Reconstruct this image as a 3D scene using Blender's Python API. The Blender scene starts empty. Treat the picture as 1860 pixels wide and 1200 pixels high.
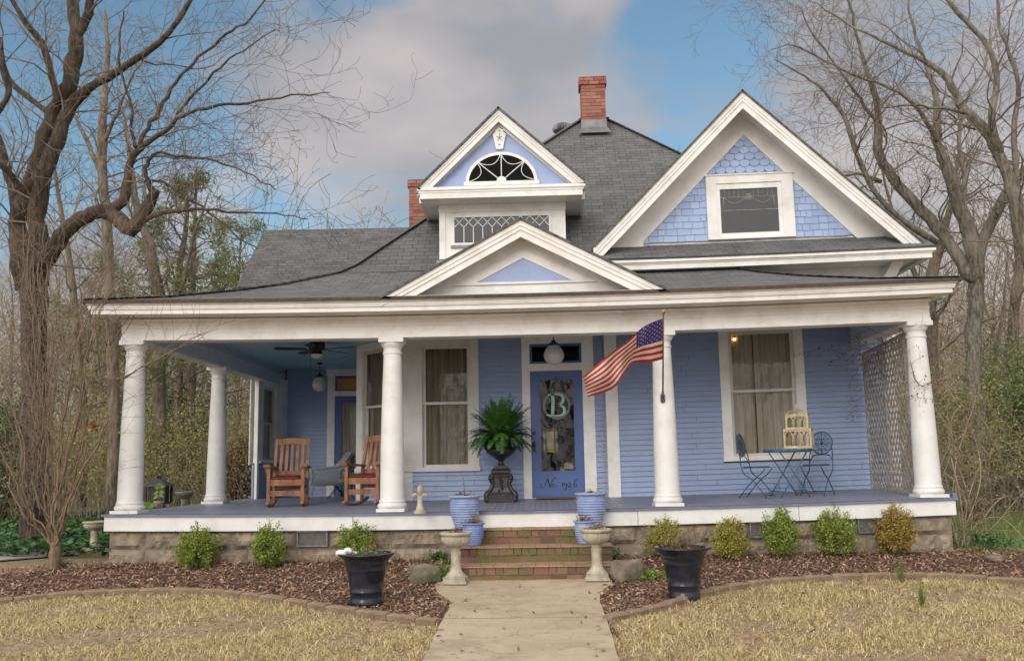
import bpy, math, random
import numpy as np
from mathutils import Vector, Matrix, noise as mnoise
random.seed(7)
PI = math.pi
scn = bpy.context.scene
COL = scn.collection

# ------------------------------------------------------------------ camera
F_PX = 1687.7
PITCH, ROLL, YAW = .1459, -.0176, .0281
CAM = Vector((2.048, -13.186, .5386))
fw = Vector((-math.sin(YAW) * math.cos(PITCH), math.cos(YAW) * math.cos(PITCH), math.sin(PITCH)))
r0 = fw.cross(Vector((0, 0, 1))).normalized()
u0 = r0.cross(fw)
rt = r0 * math.cos(ROLL) + u0 * math.sin(ROLL)
up = -r0 * math.sin(ROLL) + u0 * math.cos(ROLL)
cam_d = bpy.data.cameras.new("camera")
cam = bpy.data.objects.new("camera", cam_d)
COL.objects.link(cam)
m = Matrix((rt, up, -fw)).transposed().to_4x4()
m.translation = CAM
cam.matrix_world = m
cam_d.sensor_width = 36
cam_d.sensor_fit = 'HORIZONTAL'
cam_d.lens = 36 * F_PX / 1860
cam_d.clip_end = 2000
scn.camera = cam
scn.view_settings.view_transform = 'Standard'
scn.view_settings.look = 'None'
scn.view_settings.gamma = 1
scn.view_settings.exposure = 0.62
scn.render.resolution_x = 1024
scn.render.resolution_y = 660


def ray(px, py):
    return fw + rt * ((px - 930) / F_PX) - up * ((py - 600) / F_PX)


# ------------------------------------------------------------------ world
SUN_EL, SUN_AZ = math.radians(24), math.radians(-20)   # azimuth measured from the viewer's side, to the left
sund = Vector((math.sin(SUN_AZ) * math.cos(SUN_EL), -math.cos(SUN_AZ) * math.cos(SUN_EL), math.sin(SUN_EL)))
w = bpy.data.worlds.new("World")
scn.world = w
w.use_nodes = True
nt = w.node_tree
nt.nodes.clear()
N = nt.nodes.new
L = nt.links.new
out = N('ShaderNodeOutputWorld')
bg = N('ShaderNodeBackground')
sky = N('ShaderNodeTexSky')
sky.sky_type = 'NISHITA'
sky.sun_disc = False
sky.sun_elevation = SUN_EL
sky.sun_rotation = math.atan2(sund.x, sund.y)
sky.altitude = 100
sky.air_density = 1.0
sky.dust_density = 1.0
sky.ozone_density = 1.6
tc = N('ShaderNodeTexCoord')
BG_STR = .1
bg.inputs[1].default_value = BG_STR


def wmath(op, a, b=None, c=None):
    n = N('ShaderNodeMath')
    n.operation = op
    for i, v in enumerate((a, b, c)):
        if v is None:
            continue
        if isinstance(v, (int, float)):
            n.inputs[i].default_value = v
        else:
            L(v, n.inputs[i])
    return n.outputs[0]


nz = N('ShaderNodeTexNoise')
nz.inputs['Scale'].default_value = 5
nz.inputs['Detail'].default_value = 6
nz.inputs['Roughness'].default_value = .55
mp = N('ShaderNodeMapping')
mp.inputs['Scale'].default_value = (1, 1, 1.9)
L(tc.outputs['Generated'], mp.inputs[0])
L(mp.outputs[0], nz.inputs['Vector'])
acc = None
# cloud banks: (px, py, spread in radians, weight)
for (px, py, s, wt) in [(540, 190, .075, .8), (690, 190, .085, .8), (850, 150, .075, .75), (1000, 170, .09, .6), (1020, 100, .05, .4),
                        (640, 320, .11, .7), (430, 330, .08, .5), (880, 0, .04, .6), (1070, 25, .04, .65),
                        (1130, 50, .04, .4), (1540, 90, .07, .8), (1660, 40, .10, .7), (1760, 120, .09, .7), (1500, 200, .05, .3),
                        (1650, 400, .14, .5), (300, 520, .10, .6), (100, 600, .10, .6), (1750, 480, .2, .8), (760, 400, .12, .3),
                        (2200, 200, .2, .6), (1245, 360, .07, .25)]:
    d = ray(px, py).normalized()
    dp = N('ShaderNodeVectorMath')
    dp.operation = 'DOT_PRODUCT'
    L(tc.outputs['Generated'], dp.inputs[0])
    dp.inputs[1].default_value = d
    v = wmath('SUBTRACT', dp.outputs['Value'], 1)
    v = wmath('MULTIPLY', v, 1.0 / (s * s))          # -theta^2/2s^2
    v = wmath('MULTIPLY', wmath('EXPONENT', v), wt)
    acc = v if acc is None else wmath('MAXIMUM', acc, v)
# behind the viewer: broken cloud everywhere
sx = N('ShaderNodeSeparateXYZ')
L(tc.outputs['Generated'], sx.inputs[0])
back = wmath('MULTIPLY', wmath('MAXIMUM', wmath('SUBTRACT', .35, sx.outputs[1]), 0), 1.2)
low = wmath('MULTIPLY', wmath('MAXIMUM', wmath('SUBTRACT', .24, sx.outputs[2]), 0), 3.2)
acc = wmath('ADD', wmath('ADD', acc, back), low)
cl = wmath('ADD', acc, wmath('MULTIPLY', wmath('SUBTRACT', nz.outputs[0], .5), 1.5))
mr = N('ShaderNodeMapRange')
mr.interpolation_type = 'SMOOTHSTEP'
L(cl, mr.inputs[0])
mr.inputs[1].default_value = .24
mr.inputs[2].default_value = .70
mr.inputs[3].default_value = 0
mr.inputs[4].default_value = .97
nz2 = N('ShaderNodeTexNoise')
nz2.inputs['Scale'].default_value = 4
nz2.inputs['Detail'].default_value = 4
L(mp.outputs[0], nz2.inputs['Vector'])
cr = N('ShaderNodeValToRGB')
cr.color_ramp.elements[0].position = .35
cr.color_ramp.elements[0].color = (2.35, 2.4, 2.6, 1)
cr.color_ramp.elements[1].position = .68
cr.color_ramp.elements[1].color = (4.3, 3.85, 3.8, 1)
L(nz2.outputs[0], cr.inputs[0])
# the blue of the sky, deepened
tint = N('ShaderNodeMix')
tint.data_type = 'RGBA'
tint.blend_type = 'MULTIPLY'
tint.inputs[0].default_value = 1
L(sky.outputs[0], tint.inputs[6])
tint.inputs[7].default_value = (.86, .96, .88, 1)
mx = N('ShaderNodeMix')
mx.data_type = 'RGBA'
L(mr.outputs[0], mx.inputs[0])
L(tint.outputs[2], mx.inputs[6])
L(cr.outputs[0], mx.inputs[7])
# unseen sky behind the viewer and overhead, brightened to fill porch and lawn
dps = N('ShaderNodeVectorMath')
dps.operation = 'DOT_PRODUCT'
L(tc.outputs['Generated'], dps.inputs[0])
dps.inputs[1].default_value = sund
glow = wmath('MAXIMUM', wmath('POWER', wmath('MAXIMUM', dps.outputs['Value'], 0), 1.3), wmath('MULTIPLY', wmath('MAXIMUM', wmath('SUBTRACT', sx.outputs[2], .5), 0), 1.7))
gm_ = N('ShaderNodeMix')
gm_.data_type = 'RGBA'
gm_.blend_type = 'MIX'
L(glow, gm_.inputs[0])
L(mx.outputs[2], gm_.inputs[6])
gm_.inputs[7].default_value = (13.2, 12.7, 12.2, 1)
L(gm_.outputs[2], bg.inputs[0])
L(bg.outputs[0], out.inputs[0])

sl = bpy.data.lights.new("sun", 'SUN')
sl.energy = .75
sl.angle = math.radians(30)
sl.color = (1, .95, .88)
so = bpy.data.objects.new("sun", sl)
COL.objects.link(so)
so.rotation_euler = (-sund).to_track_quat('-Z', 'Y').to_euler()


# ------------------------------------------------------------------ placing helpers
def sag(x):
    x = max(-6, min(9.5, x))
    return -.064 * (1 - ((x - .9) / 5.95) ** 2)


def rise(x, y):
    return .028 * max(0, min(2.7, y)) * max(0, min(1, (x + 3) / 2.5))


def floor_z(x, y):
    return sag(x) + rise(x, y)


def ground_z(x, y):
    pts = [(-60, -2.2), (-14, -1.36), (-6, -1.12), (-3, -1.0), (-1.4, -.90), (0, -.72), (.6, -.70), (12, -.66), (60, .2), (400, .2)]
    if y <= pts[0][0]:
        return pts[0][1]
    for (a, za), (b, zb) in zip(pts, pts[1:]):
        if y <= b:
            return za + (zb - za) * (y - a) / (b - a)
    return pts[-1][1]


def W(px, py, Y):                    # world point on the vertical plane y=Y
    d = ray(px, py)
    return CAM + d * ((Y - CAM.y) / d.y)


def Pn(px, py, Y):                   # same, before the old house's sag is added
    p = W(px, py, Y)
    return Vector((p.x, Y, p.z - sag(p.x)))


def hit(px, py, zf):
    d = ray(px, py)
    t0, t1 = 3.0, 120.0
    for i in range(60):
        t = (t0 + t1) / 2
        p = CAM + d * t
        if p.z > zf(p.x, p.y):
            t0 = t
        else:
            t1 = t
    return CAM + d * t0


def G(px, py):
    return hit(px, py, ground_z)


def FL(px, py):
    return hit(px, py, floor_z)


def mpp(p):                          # metres per photo pixel at point p
    return (p - CAM).dot(fw) / F_PX


# ------------------------------------------------------------------ mesh builder
class MB:
    def __init__(s):
        s.v, s.f, s.sm, s.mi = [], [], [], []

    def add(s, vs, fs, smooth=False, mi=0):
        b = len(s.v)
        s.v.extend([tuple(q) for q in vs])
        for f in fs:
            s.f.append([b + i for i in f])
            s.sm.append(smooth)
            s.mi.append(mi)

    def box(s, x0, x1, y0, y1, z0, z1, mi=0):
        s.add([(x0, y0, z0), (x1, y0, z0), (x1, y1, z0), (x0, y1, z0), (x0, y0, z1), (x1, y0, z1), (x1, y1, z1), (x0, y1, z1)],
              [(0, 3, 2, 1), (4, 5, 6, 7), (0, 1, 5, 4), (1, 2, 6, 5), (2, 3, 7, 6), (3, 0, 4, 7)], False, mi)
        return s

    def obox(s, c, ax, ay, az, mi=0):   # oriented box, half-axis vectors
        c, ax, ay, az = map(Vector, (c, ax, ay, az))
        vs = [c + ax * i + ay * j + az * k for k in (-1, 1) for (i, j) in ((-1, -1), (1, -1), (1, 1), (-1, 1))]
        s.add(vs, [(0, 3, 2, 1), (4, 5, 6, 7), (0, 1, 5, 4), (1, 2, 6, 5), (2, 3, 7, 6), (3, 0, 4, 7)], False, mi)
        return s

    def bar(s, a, b, w, h, upv=(0, 0, 1), mi=0):   # rectangular bar from a to b, w across, h along up
        a, b = Vector(a), Vector(b)
        d = b - a
        t = d.normalized()
        u = Vector(upv)
        sd = t.cross(u)
        if sd.length < 1e-4:
            sd = t.cross(Vector((0, 1, 0)))
        sd.normalize()
        u = sd.cross(t)
        return s.obox((a + b) / 2, d / 2, sd * (w / 2), u * (h / 2), mi)

    def prism(s, poly, off, mi=0):   # planar polygon extruded by vector off
        poly = [Vector(q) for q in poly]
        off = Vector(off)
        n = len(poly)
        vs = poly + [q + off for q in poly]
        fs = [list(range(n)), list(range(2 * n - 1, n - 1, -1))] + [(i, (i + 1) % n + 0, (i + 1) % n + n, i + n)[::-1] for i in range(n)]
        s.add(vs, fs, False, mi)
        return s

    def tube(s, pts, rad, n=6, cap=True, smooth=True, mi=0):
        pts = [Vector(q) for q in pts]
        if isinstance(rad, (int, float)):
            rad = [rad] * len(pts)
        vs = []
        pu = None
        for i, p in enumerate(pts):
            t = (pts[min(i + 1, len(pts) - 1)] - pts[max(i - 1, 0)])
            if t.length < 1e-9:
                t = Vector((0, 0, 1))
            t.normalize()
            if pu is None:
                pu = t.orthogonal().normalized()
            else:
                pu = pu - t * pu.dot(t)
                if pu.length < 1e-6:
                    pu = t.orthogonal()
                pu.normalize()
            q = t.cross(pu)
            for k in range(n):
                a = 2 * PI * k / n
                vs.append(p + (pu * math.cos(a) + q * math.sin(a)) * rad[i])
        fs = []
        for i in range(len(pts) - 1):
            for k in range(n):
                a, b = i * n + k, i * n + (k + 1) % n
                fs.append((a, b, b + n, a + n))
        s.add(vs, fs, smooth, mi)
        if cap:
            b = len(s.v) - len(vs)
            s.f.append([b + k for k in range(n)][::-1])
            s.sm.append(False)
            s.mi.append(mi)
            s.f.append([b + (len(pts) - 1) * n + k for k in range(n)])
            s.sm.append(False)
            s.mi.append(mi)
        return s

    def lathe(s, prof, n=32, c=(0, 0, 0), smooth=True, flute=0, fd=0, mi=0, square=False):
        vs = []
        for (r, z) in prof:
            for k in range(n):
                a = 2 * PI * k / n + (PI / 4 if square else 0)
                rr = r * (1 + (fd * (math.cos(a * flute)) if flute else 0))
                vs.append((c[0] + rr * math.cos(a), c[1] + rr * math.sin(a), c[2] + z))
        fs = []
        m = len(prof)
        for i in range(m - 1):
            for k in range(n):
                a, b = i * n + k, i * n + (k + 1) % n
                fs.append((a, b, b + n, a + n))
        s.add(vs, fs, smooth, mi)
        return s

    def ball(s, c, r, n=10, sc=(1, 1, 1), mi=0):
        prof = [(max(1e-4, math.sin(PI * i / n)), -math.cos(PI * i / n)) for i in range(n + 1)]
        vs, b = [], 0
        k2 = n * 2
        for (q, z) in prof:
            for k in range(k2):
                a = 2 * PI * k / k2
                vs.append((c[0] + r * sc[0] * q * math.cos(a), c[1] + r * sc[1] * q * math.sin(a), c[2] + r * sc[2] * z))
        fs = [(i * k2 + k, i * k2 + (k + 1) % k2, (i + 1) * k2 + (k + 1) % k2, (i + 1) * k2 + k) for i in range(n) for k in range(k2)]
        s.add(vs, fs, True, mi)
        return s

    def build(s, name, mat, parent=None, sagged=False, uv=True, frame=None):
        me = bpy.data.meshes.new(name)
        vs = s.v
        if frame is not None:
            vs = [tuple(frame @ Vector(q)) for q in vs]
        if sagged:
            vs = [(x, y, z + sag(x)) for x, y, z in vs]
        me.from_pydata(vs, [], s.f)
        mats = mat if isinstance(mat, (list, tuple)) else [mat]
        for q in mats:
            me.materials.append(q)
        me.polygons.foreach_set('use_smooth', s.sm)
        if len(mats) > 1:
            me.polygons.foreach_set('material_index', s.mi)
        if uv and len(me.polygons) < 60000:
            autouv(me)
        o = bpy.data.objects.new(name, me)
        COL.objects.link(o)
        if parent is not None:
            o.parent = parent
        return o


def autouv(me):
    lay = me.uv_layers.new(name='uv')
    nl = len(me.loops)
    vi = np.empty(nl, np.int32)
    me.loops.foreach_get('vertex_index', vi)
    co = np.empty(len(me.vertices) * 3, np.float32)
    me.vertices.foreach_get('co', co)
    co = co.reshape(-1, 3)
    npoly = len(me.polygons)
    nr = np.empty(npoly * 3, np.float32)
    me.polygons.foreach_get('normal', nr)
    nr = nr.reshape(-1, 3)
    lt = np.empty(npoly, np.int32)
    me.polygons.foreach_get('loop_total', lt)
    nn = np.repeat(nr, lt, axis=0)
    u = np.stack([-nn[:, 1], nn[:, 0], np.zeros(nl)], 1)
    ln = np.linalg.norm(u, axis=1)
    flat = ln < 1e-3
    u[flat] = (1, 0, 0)
    ln[flat] = 1
    u /= ln[:, None]
    v = np.cross(nn, u)
    c = co[vi]
    r = np.stack([(c * u).sum(1), (c * v).sum(1)], 1).astype(np.float32)
    lay.data.foreach_set('uv', r.ravel())


def raw(name, V, Fq, mat, parent=None, smooth=False):   # fast mesh from numpy arrays; Fq (n,k)
    me = bpy.data.meshes.new(name)
    V = np.asarray(V, np.float32)
    Fq = np.asarray(Fq, np.int32)
    me.vertices.add(len(V))
    me.vertices.foreach_set('co', V.ravel())
    k = Fq.shape[1]
    me.loops.add(Fq.size)
    me.loops.foreach_set('vertex_index', Fq.ravel())
    me.polygons.add(len(Fq))
    me.polygons.foreach_set('loop_start', np.arange(0, Fq.size, k, dtype=np.int32))
    me.polygons.foreach_set('use_smooth', np.full(len(Fq), smooth))
    me.materials.append(mat)
    me.update(calc_edges=True)
    me.validate()
    o = bpy.data.objects.new(name, me)
    COL.objects.link(o)
    if parent is not None:
        o.parent = parent
    return o


def tag(o, label=None, cat=None, group=None, kind=None):
    if label:
        o['label'] = label
    if cat:
        o['category'] = cat
    if group:
        o['group'] = group
    if kind:
        o['kind'] = kind
    return o


def thing(name, label, cat, loc=(0, 0, 0), rz=0, group=None):
    o = bpy.data.objects.new(name, None)
    COL.objects.link(o)
    o.location = loc
    o.rotation_euler = (0, 0, rz)
    o.empty_display_size = .1
    return tag(o, label, cat, group)


def copy_tree(o, parent=None):
    c = o.copy()
    COL.objects.link(c)
    c.parent = parent
    for ch in list(o.children):
        copy_tree(ch, c)
    return c


def dup(o, loc, rz, label, sc=1.0):
    c = copy_tree(o)
    c.location = loc
    c.rotation_euler = (0, 0, rz)
    if isinstance(sc, (int, float)):
        sc = (sc, sc, sc)
    c.scale = sc
    c['label'] = label
    return c


# ------------------------------------------------------------------ materials
def srgb(r, g, b):
    def f(c):
        c /= 255
        return c / 12.92 if c <= .04045 else ((c + .055) / 1.055) ** 2.4
    return (f(r), f(g), f(b), 1)


class NT:
    def __init__(s, name):
        s.m = bpy.data.materials.new(name)
        s.m.use_nodes = True
        s.t = s.m.node_tree
        s.b = s.t.nodes['Principled BSDF']
        s.o = s.t.nodes['Material Output']

    def n(s, typ, **kw):
        q = s.t.nodes.new(typ)
        for k, v in kw.items():
            setattr(q, k, v)
        return q

    def l(s, a, b):
        s.t.links.new(a, b)

    def math(s, op, a, b=None, c=None):
        q = s.n('ShaderNodeMath', operation=op)
        for i, v in enumerate((a, b, c)):
            if v is None:
                continue
            if isinstance(v, (int, float)):
                q.inputs[i].default_value = v
            else:
                s.l(v, q.inputs[i])
        return q.outputs[0]

    def noise(s, scale, detail=3, coord='Object', sc=None, rough=.5):
        q = s.n('ShaderNodeTexNoise')
        q.inputs['Scale'].default_value = scale
        q.inputs['Detail'].default_value = detail
        q.inputs['Roughness'].default_value = rough
        c = s.n('ShaderNodeTexCoord')
        if sc:
            mpn = s.n('ShaderNodeMapping')
            mpn.inputs['Scale'].default_value = sc
            s.l(c.outputs[coord], mpn.inputs[0])
            s.l(mpn.outputs[0], q.inputs['Vector'])
        else:
            s.l(c.outputs[coord], q.inputs['Vector'])
        return q.outputs[0]

    def ramp(s, fac, stops):
        q = s.n('ShaderNodeValToRGB')
        e = q.color_ramp.elements
        while len(e) > 1:
            e.remove(e[-1])
        e[0].position, e[0].color = stops[0][0], stops[0][1]
        for p, c in stops[1:]:
            x = e.new(p)
            x.color = c
        s.l(fac, q.inputs[0])
        return q.outputs[0]

    def mix(s, fac, a, b, mode='MIX'):
        q = s.n('ShaderNodeMix', data_type='RGBA', blend_type=mode)
        for i, v in ((0, fac), (6, a), (7, b)):
            if isinstance(v, (int, float)):
                q.inputs[i].default_value = v
            elif isinstance(v, tuple):
                q.inputs[i].default_value = v
            else:
                s.l(v, q.inputs[i])
        return q.outputs[2]

    def bump(s, h, strength=.3, dist=.01, prev=None):
        q = s.n('ShaderNodeBump')
        q.inputs['Strength'].default_value = strength
        q.inputs['Distance'].default_value = dist
        s.l(h, q.inputs['Height'])
        if prev is not None:
            s.l(prev, q.inputs['Normal'])
        return q.outputs[0]

    def fin(s, col=None, rough=.6, normal=None, metal=0, spec=None):
        if col is not None:
            if isinstance(col, tuple):
                s.b.inputs['Base Color'].default_value = col
            else:
                s.l(col, s.b.inputs['Base Color'])
        if isinstance(rough, (int, float)):
            s.b.inputs['Roughness'].default_value = rough
        else:
            s.l(rough, s.b.inputs['Roughness'])
        s.b.inputs['Metallic'].default_value = metal
        if spec is not None:
            s.b.inputs['Specular IOR Level'].default_value = spec
        if normal is not None:
            s.l(normal, s.b.inputs['Normal'])
        return s.m


def simple(name, c1, c2=None, scale=6, rough=.6, bump=0, bscale=40, metal=0, sc=None, lo=.35, hi=.65, dist=.01):
    t = NT(name)
    if c2 is None:
        c2 = tuple(min(1, v * .75) for v in c1[:3]) + (1,)
    col = t.ramp(t.noise(scale, 5, sc=sc), [(lo, c1), (hi, c2)])
    nrm = t.bump(t.noise(bscale, 4, sc=sc), bump, dist) if bump else None
    return t.fin(col, rough, nrm, metal)


def island(name, cols, rough=.7, bump=0, transl=0, bscale=60):
    t = NT(name)
    g = t.n('ShaderNodeNewGeometry')
    k = len(cols)
    q = t.n('ShaderNodeValToRGB')
    q.color_ramp.interpolation = 'LINEAR'
    col = t.ramp(g.outputs['Random Per Island'], [(i / max(1, k - 1), c) for i, c in enumerate(cols)])
    nrm = t.bump(t.noise(bscale, 3), bump, .01) if bump else None
    t.t.nodes.remove(q)
    if transl:
        t.fin(col, rough, nrm)
        tr = t.n('ShaderNodeBsdfTranslucent')
        t.l(col, tr.inputs[0])
        ms = t.n('ShaderNodeMixShader')
        ms.inputs[0].default_value = transl
        t.l(t.b.outputs[0], ms.inputs[1])
        t.l(tr.outputs[0], ms.inputs[2])
        t.l(ms.outputs[0], t.o.inputs[0])
        return t.m
    return t.fin(col, rough, nrm)


def boards(name, c1, c2, width, axis, rough=.55, groove=.05, gdark=.35, coord='Object', depth=.006):
    t = NT(name)
    c = t.n('ShaderNodeTexCoord')
    sp = t.n('ShaderNodeSeparateXYZ')
    t.l(c.outputs[coord], sp.inputs[0])
    v = t.math('DIVIDE', sp.outputs[axis], width)
    fr = t.math('FRACT', v)
    ed = t.math('MINIMUM', fr, t.math('SUBTRACT', 1, fr))
    g = t.n('ShaderNodeMapRange')
    t.l(ed, g.inputs[0])
    g.inputs[1].default_value = 0
    g.inputs[2].default_value = groove
    wn = t.n('ShaderNodeTexWhiteNoise', noise_dimensions='1D')
    t.l(t.math('FLOOR', v), wn.inputs['W'])
    f = t.math('ADD', t.math('MULTIPLY', wn.outputs[0], .6), t.math('MULTIPLY', t.noise(5, 4), .4))
    col = t.ramp(f, [(.1, c1), (.9, c2)])
    col = t.mix(g.outputs[0], tuple(x * gdark for x in c1[:3]) + (1,), col)
    nr = t.bump(g.outputs[0], .8, depth)
    nr = t.bump(t.noise(60, 3), .08, .004, nr)
    return t.fin(col, rough, nr)


def paint(name, c, dirt=.82, rough=.5, streak=True):
    t = NT(name)
    d = tuple(v * k for v, k in zip(c[:3], (dirt, dirt * .97, dirt * .9))) + (1,)
    f = t.noise(3, 6, rough=.65)
    col = t.ramp(f, [(.45, c), (.75, d)])
    f2 = t.noise(30, 5, sc=(1, 1, .12) if streak else None, rough=.7)
    col = t.mix(t.ramp(f2, [(.55, (0, 0, 0, 1)), (.8, (.35, .35, .35, 1))]), col, d)
    nr = t.bump(t.noise(70, 4, sc=(.15, .15, 1)), .12, .003)
    return t.fin(col, rough, nr)


M = {}
M['white'] = paint('white_paint', (.80, .79, .765, 1), .78)
M['white2'] = paint('column_paint', (.76, .76, .755, 1), .84)
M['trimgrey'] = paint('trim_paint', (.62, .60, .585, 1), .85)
M["siding"] = paint("blue_siding_paint", (.29, .365, .555, 1), .9, .5)
M['gableblue'] = paint('gable_blue_paint', (.33, .415, .66, 1), .9, .6)
M['shing_wall'] = island('painted_wall_shingle', [(.29, .38, .60, 1), (.37, .47, .69, 1), (.33, .425, .65, 1)], .6, .15)
M['dampblue'] = paint('pale_blue_beam_paint', (.50, .58, .64, 1), .9)
M['doorblue'] = paint('door_blue_paint', (.075, .13, .345, 1), .85, .4)
M['doordeep'] = paint('deep_blue_paint', (.05, .09, .30, 1), .85, .4)
M['ceil'] = boards('ceiling_boards', (.32, .55, .64, 1), (.38, .62, .70, 1), .085, 1, .5, .06, .4)
M['floor'] = boards('porch_floor_boards', (.22, .235, .315, 1), (.27, .285, .36, 1), .085, 0, .45, .05, .5)
M['nosing'] = paint('porch_nosing', (.17, .185, .30, 1), .7)


def roof_mat():
    t = NT('asphalt_shingles')
    uv = t.n('ShaderNodeTexCoord')
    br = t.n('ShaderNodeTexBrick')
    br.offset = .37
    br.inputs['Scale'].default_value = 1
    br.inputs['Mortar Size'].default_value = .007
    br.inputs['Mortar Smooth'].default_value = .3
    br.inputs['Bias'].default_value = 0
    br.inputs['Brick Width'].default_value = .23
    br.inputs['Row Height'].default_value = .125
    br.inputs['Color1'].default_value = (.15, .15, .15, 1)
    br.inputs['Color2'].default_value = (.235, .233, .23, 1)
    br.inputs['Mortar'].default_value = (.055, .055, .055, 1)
    no = t.n('ShaderNodeTexNoise')
    no.inputs['Scale'].default_value = 3
    t.l(uv.outputs['UV'], no.inputs['Vector'])
    va = t.n('ShaderNodeVectorMath', operation='SCALE')
    va.inputs['Scale'].default_value = .03
    t.l(no.outputs['Color'], va.inputs[0])
    ad = t.n('ShaderNodeVectorMath', operation='ADD')
    t.l(uv.outputs['UV'], ad.inputs[0])
    t.l(va.outputs[0], ad.inputs[1])
    t.l(ad.outputs[0], br.inputs['Vector'])
    # shadow line of each course is real relief: saw-tooth height
    sp = t.n('ShaderNodeSeparateXYZ')
    t.l(ad.outputs[0], sp.inputs[0])
    fr = t.math('FRACT', t.math('DIVIDE', sp.outputs[1], .125))
    h = t.math('SUBTRACT', 1, fr)
    n2 = t.noise(2.0, 5, 'UV')
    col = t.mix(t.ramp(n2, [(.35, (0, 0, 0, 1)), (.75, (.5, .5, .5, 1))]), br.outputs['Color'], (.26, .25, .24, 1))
    gr = t.noise(160, 2, 'UV')
    col = t.mix(.5, col, t.mix(gr, (.04, .04, .045, 1), (.22, .22, .22, 1)), 'OVERLAY')
    nr = t.bump(h, .9, .014)
    nr = t.bump(br.outputs['Fac'], .5, -.006, nr)
    nr = t.bump(gr, .35, .004, nr)
    return t.fin(col, .92, nr, spec=.3)


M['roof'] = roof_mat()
M['roofedge'] = simple('roof_edge', (.05, .045, .04, 1), (.10, .07, .05, 1), 20, .9)
M['brick'] = island('brick', [(.27, .085, .06, 1), (.34, .13, .095, 1), (.22, .07, .055, 1), (.37, .17, .125, 1), (.29, .11, .085, 1)], .85, .4)
M['mortar'] = simple('mortar', (.30, .26, .22, 1), (.20, .17, .14, 1), 8, .95, .3)


def stepbrick():
    t = NT('mossy_step_brick')
    g = t.n('ShaderNodeNewGeometry')
    col = t.ramp(g.outputs['Random Per Island'], [(0, (.17, .075, .05, 1)), (.25, (.25, .13, .09, 1)), (.45, (.11, .075, .045, 1)), (.65, (.20, .08, .065, 1)), (.85, (.15, .12, .06, 1)), (1, (.26, .14, .095, 1))])
    mo = t.noise(2.6, 6, rough=.65)
    moss = t.ramp(mo, [(.45, (0, 0, 0, 1)), (.62, (.85, .85, .85, 1))])
    col = t.mix(moss, col, t.mix(t.noise(30, 3), (.09, .10, .03, 1), (.20, .17, .06, 1)))
    nr = t.bump(t.noise(45, 5), .6, .01)
    return t.fin(col, .9, nr)


M['stepbrick'] = stepbrick()
M['tread'] = simple('worn_tread', (.42, .23, .165, 1), (.24, .20, .11, 1), 3.5, .9, .5, 40)


def stone(name, cols, moss=None):
    t = NT(name)
    g = t.n('ShaderNodeNewGeometry')
    k = len(cols)
    c1 = t.ramp(g.outputs['Random Per Island'], [(i / (k - 1), c) for i, c in enumerate(cols)])
    n1 = t.noise(5, 7, rough=.65)
    col = t.mix(t.ramp(n1, [(.35, (0, 0, 0, 1)), (.7, (1, 1, 1, 1))]), c1, tuple(v * .5 for v in cols[0][:3]) + (1,))
    if moss:
        n3 = t.noise(2.2, 5)
        col = t.mix(t.ramp(n3, [(.5, (0, 0, 0, 1)), (.68, (.8, .8, .8, 1))]), col, moss)
    nr = t.bump(t.noise(14, 7, rough=.7), .8, .04)
    return t.fin(col, .92, nr)


M['stone'] = stone('foundation_stone', [(.36, .29, .21, 1), (.46, .38, .28, 1), (.28, .22, .16, 1), (.42, .34, .25, 1)])
M['rock'] = stone('mossy_rock', [(.24, .19, .14, 1), (.28, .24, .18, 1)], (.11, .12, .04, 1))
M['edging'] = stone('edging_stone', [(.36, .25, .17, 1), (.30, .21, .14, 1), (.40, .29, .20, 1)])
M['caststone'] = simple('cast_stone', (.52, .46, .37, 1), (.30, .27, .20, 1), 9, .9, .4, 50)
M['oak'] = simple('oak_wood', (.32, .135, .055, 1), (.15, .055, .022, 1), 14, .45, .15, 60, sc=(1, 1, .25))
M['leather'] = simple('oxblood_leather', (.13, .018, .022, 1), (.09, .012, .016, 1), 10, .4, .1, 30)
M['black'] = simple('black_iron', (.012, .012, .013, 1), (.03, .028, .026, 1), 14, .42, .35, 40)
M['blackglaze'] = simple('black_glaze', (.010, .011, .016, 1), (.022, .026, .045, 1), 6, .16, .05, 10)
M['bluepot'] = simple('blue_glaze', (.23, .30, .50, 1), (.32, .39, .58, 1), 9, .35, .1, 30)
M['bluepot2'] = simple('deep_blue_glaze', (.15, .22, .47, 1), (.22, .30, .55, 1), 9, .35, .1, 30)
M['teal'] = simple('teal_metal', (.035, .12, .19, 1), (.015, .04, .06, 1), 40, .5, .2, 80)
M['teallight'] = simple('light_teal_metal', (.08, .21, .32, 1), (.03, .08, .13, 1), 35, .5, .2, 80)
M['wicker'] = simple('grey_wicker', (.36, .41, .45, 1), (.17, .20, .23, 1), 60, .7, .6, 120)
M['cage'] = simple('birdcage_wood', (.62, .53, .38, 1), (.42, .32, .18, 1), 14, .7, .2, 60)
M['fan'] = simple('fan_black', (.012, .011, .011, 1), (.02, .017, .015, 1), 20, .5)
M['globe'] = simple('frosted_glass', (.62, .62, .58, 1), (.50, .50, .46, 1), 5, .3)
M['soil'] = simple('potting_soil', (.035, .024, .016, 1), (.07, .045, .03, 1), 30, .95, .8, 60)
M['lattice'] = simple('weathered_lattice', (.42, .39, .36, 1), (.26, .235, .21, 1), 12, .85, .3, 50)
M['concrete'] = None
M['mint'] = simple('mint_paint', (.36, .58, .50, 1), (.30, .50, .43, 1), 20, .6)
M['inkblack'] = simple('black_lettering', (.006, .006, .010, 1), (.01, .01, .015, 1), 20, .5)
M['ventgrey'] = simple('vent_metal', (.25, .25, .26, 1), (.14, .14, .15, 1), 20, .5, metal=.3)
M['dark'] = simple('dark_void', (.008, .007, .007, 1), (.012, .011, .010, 1), 4, .9)
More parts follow.
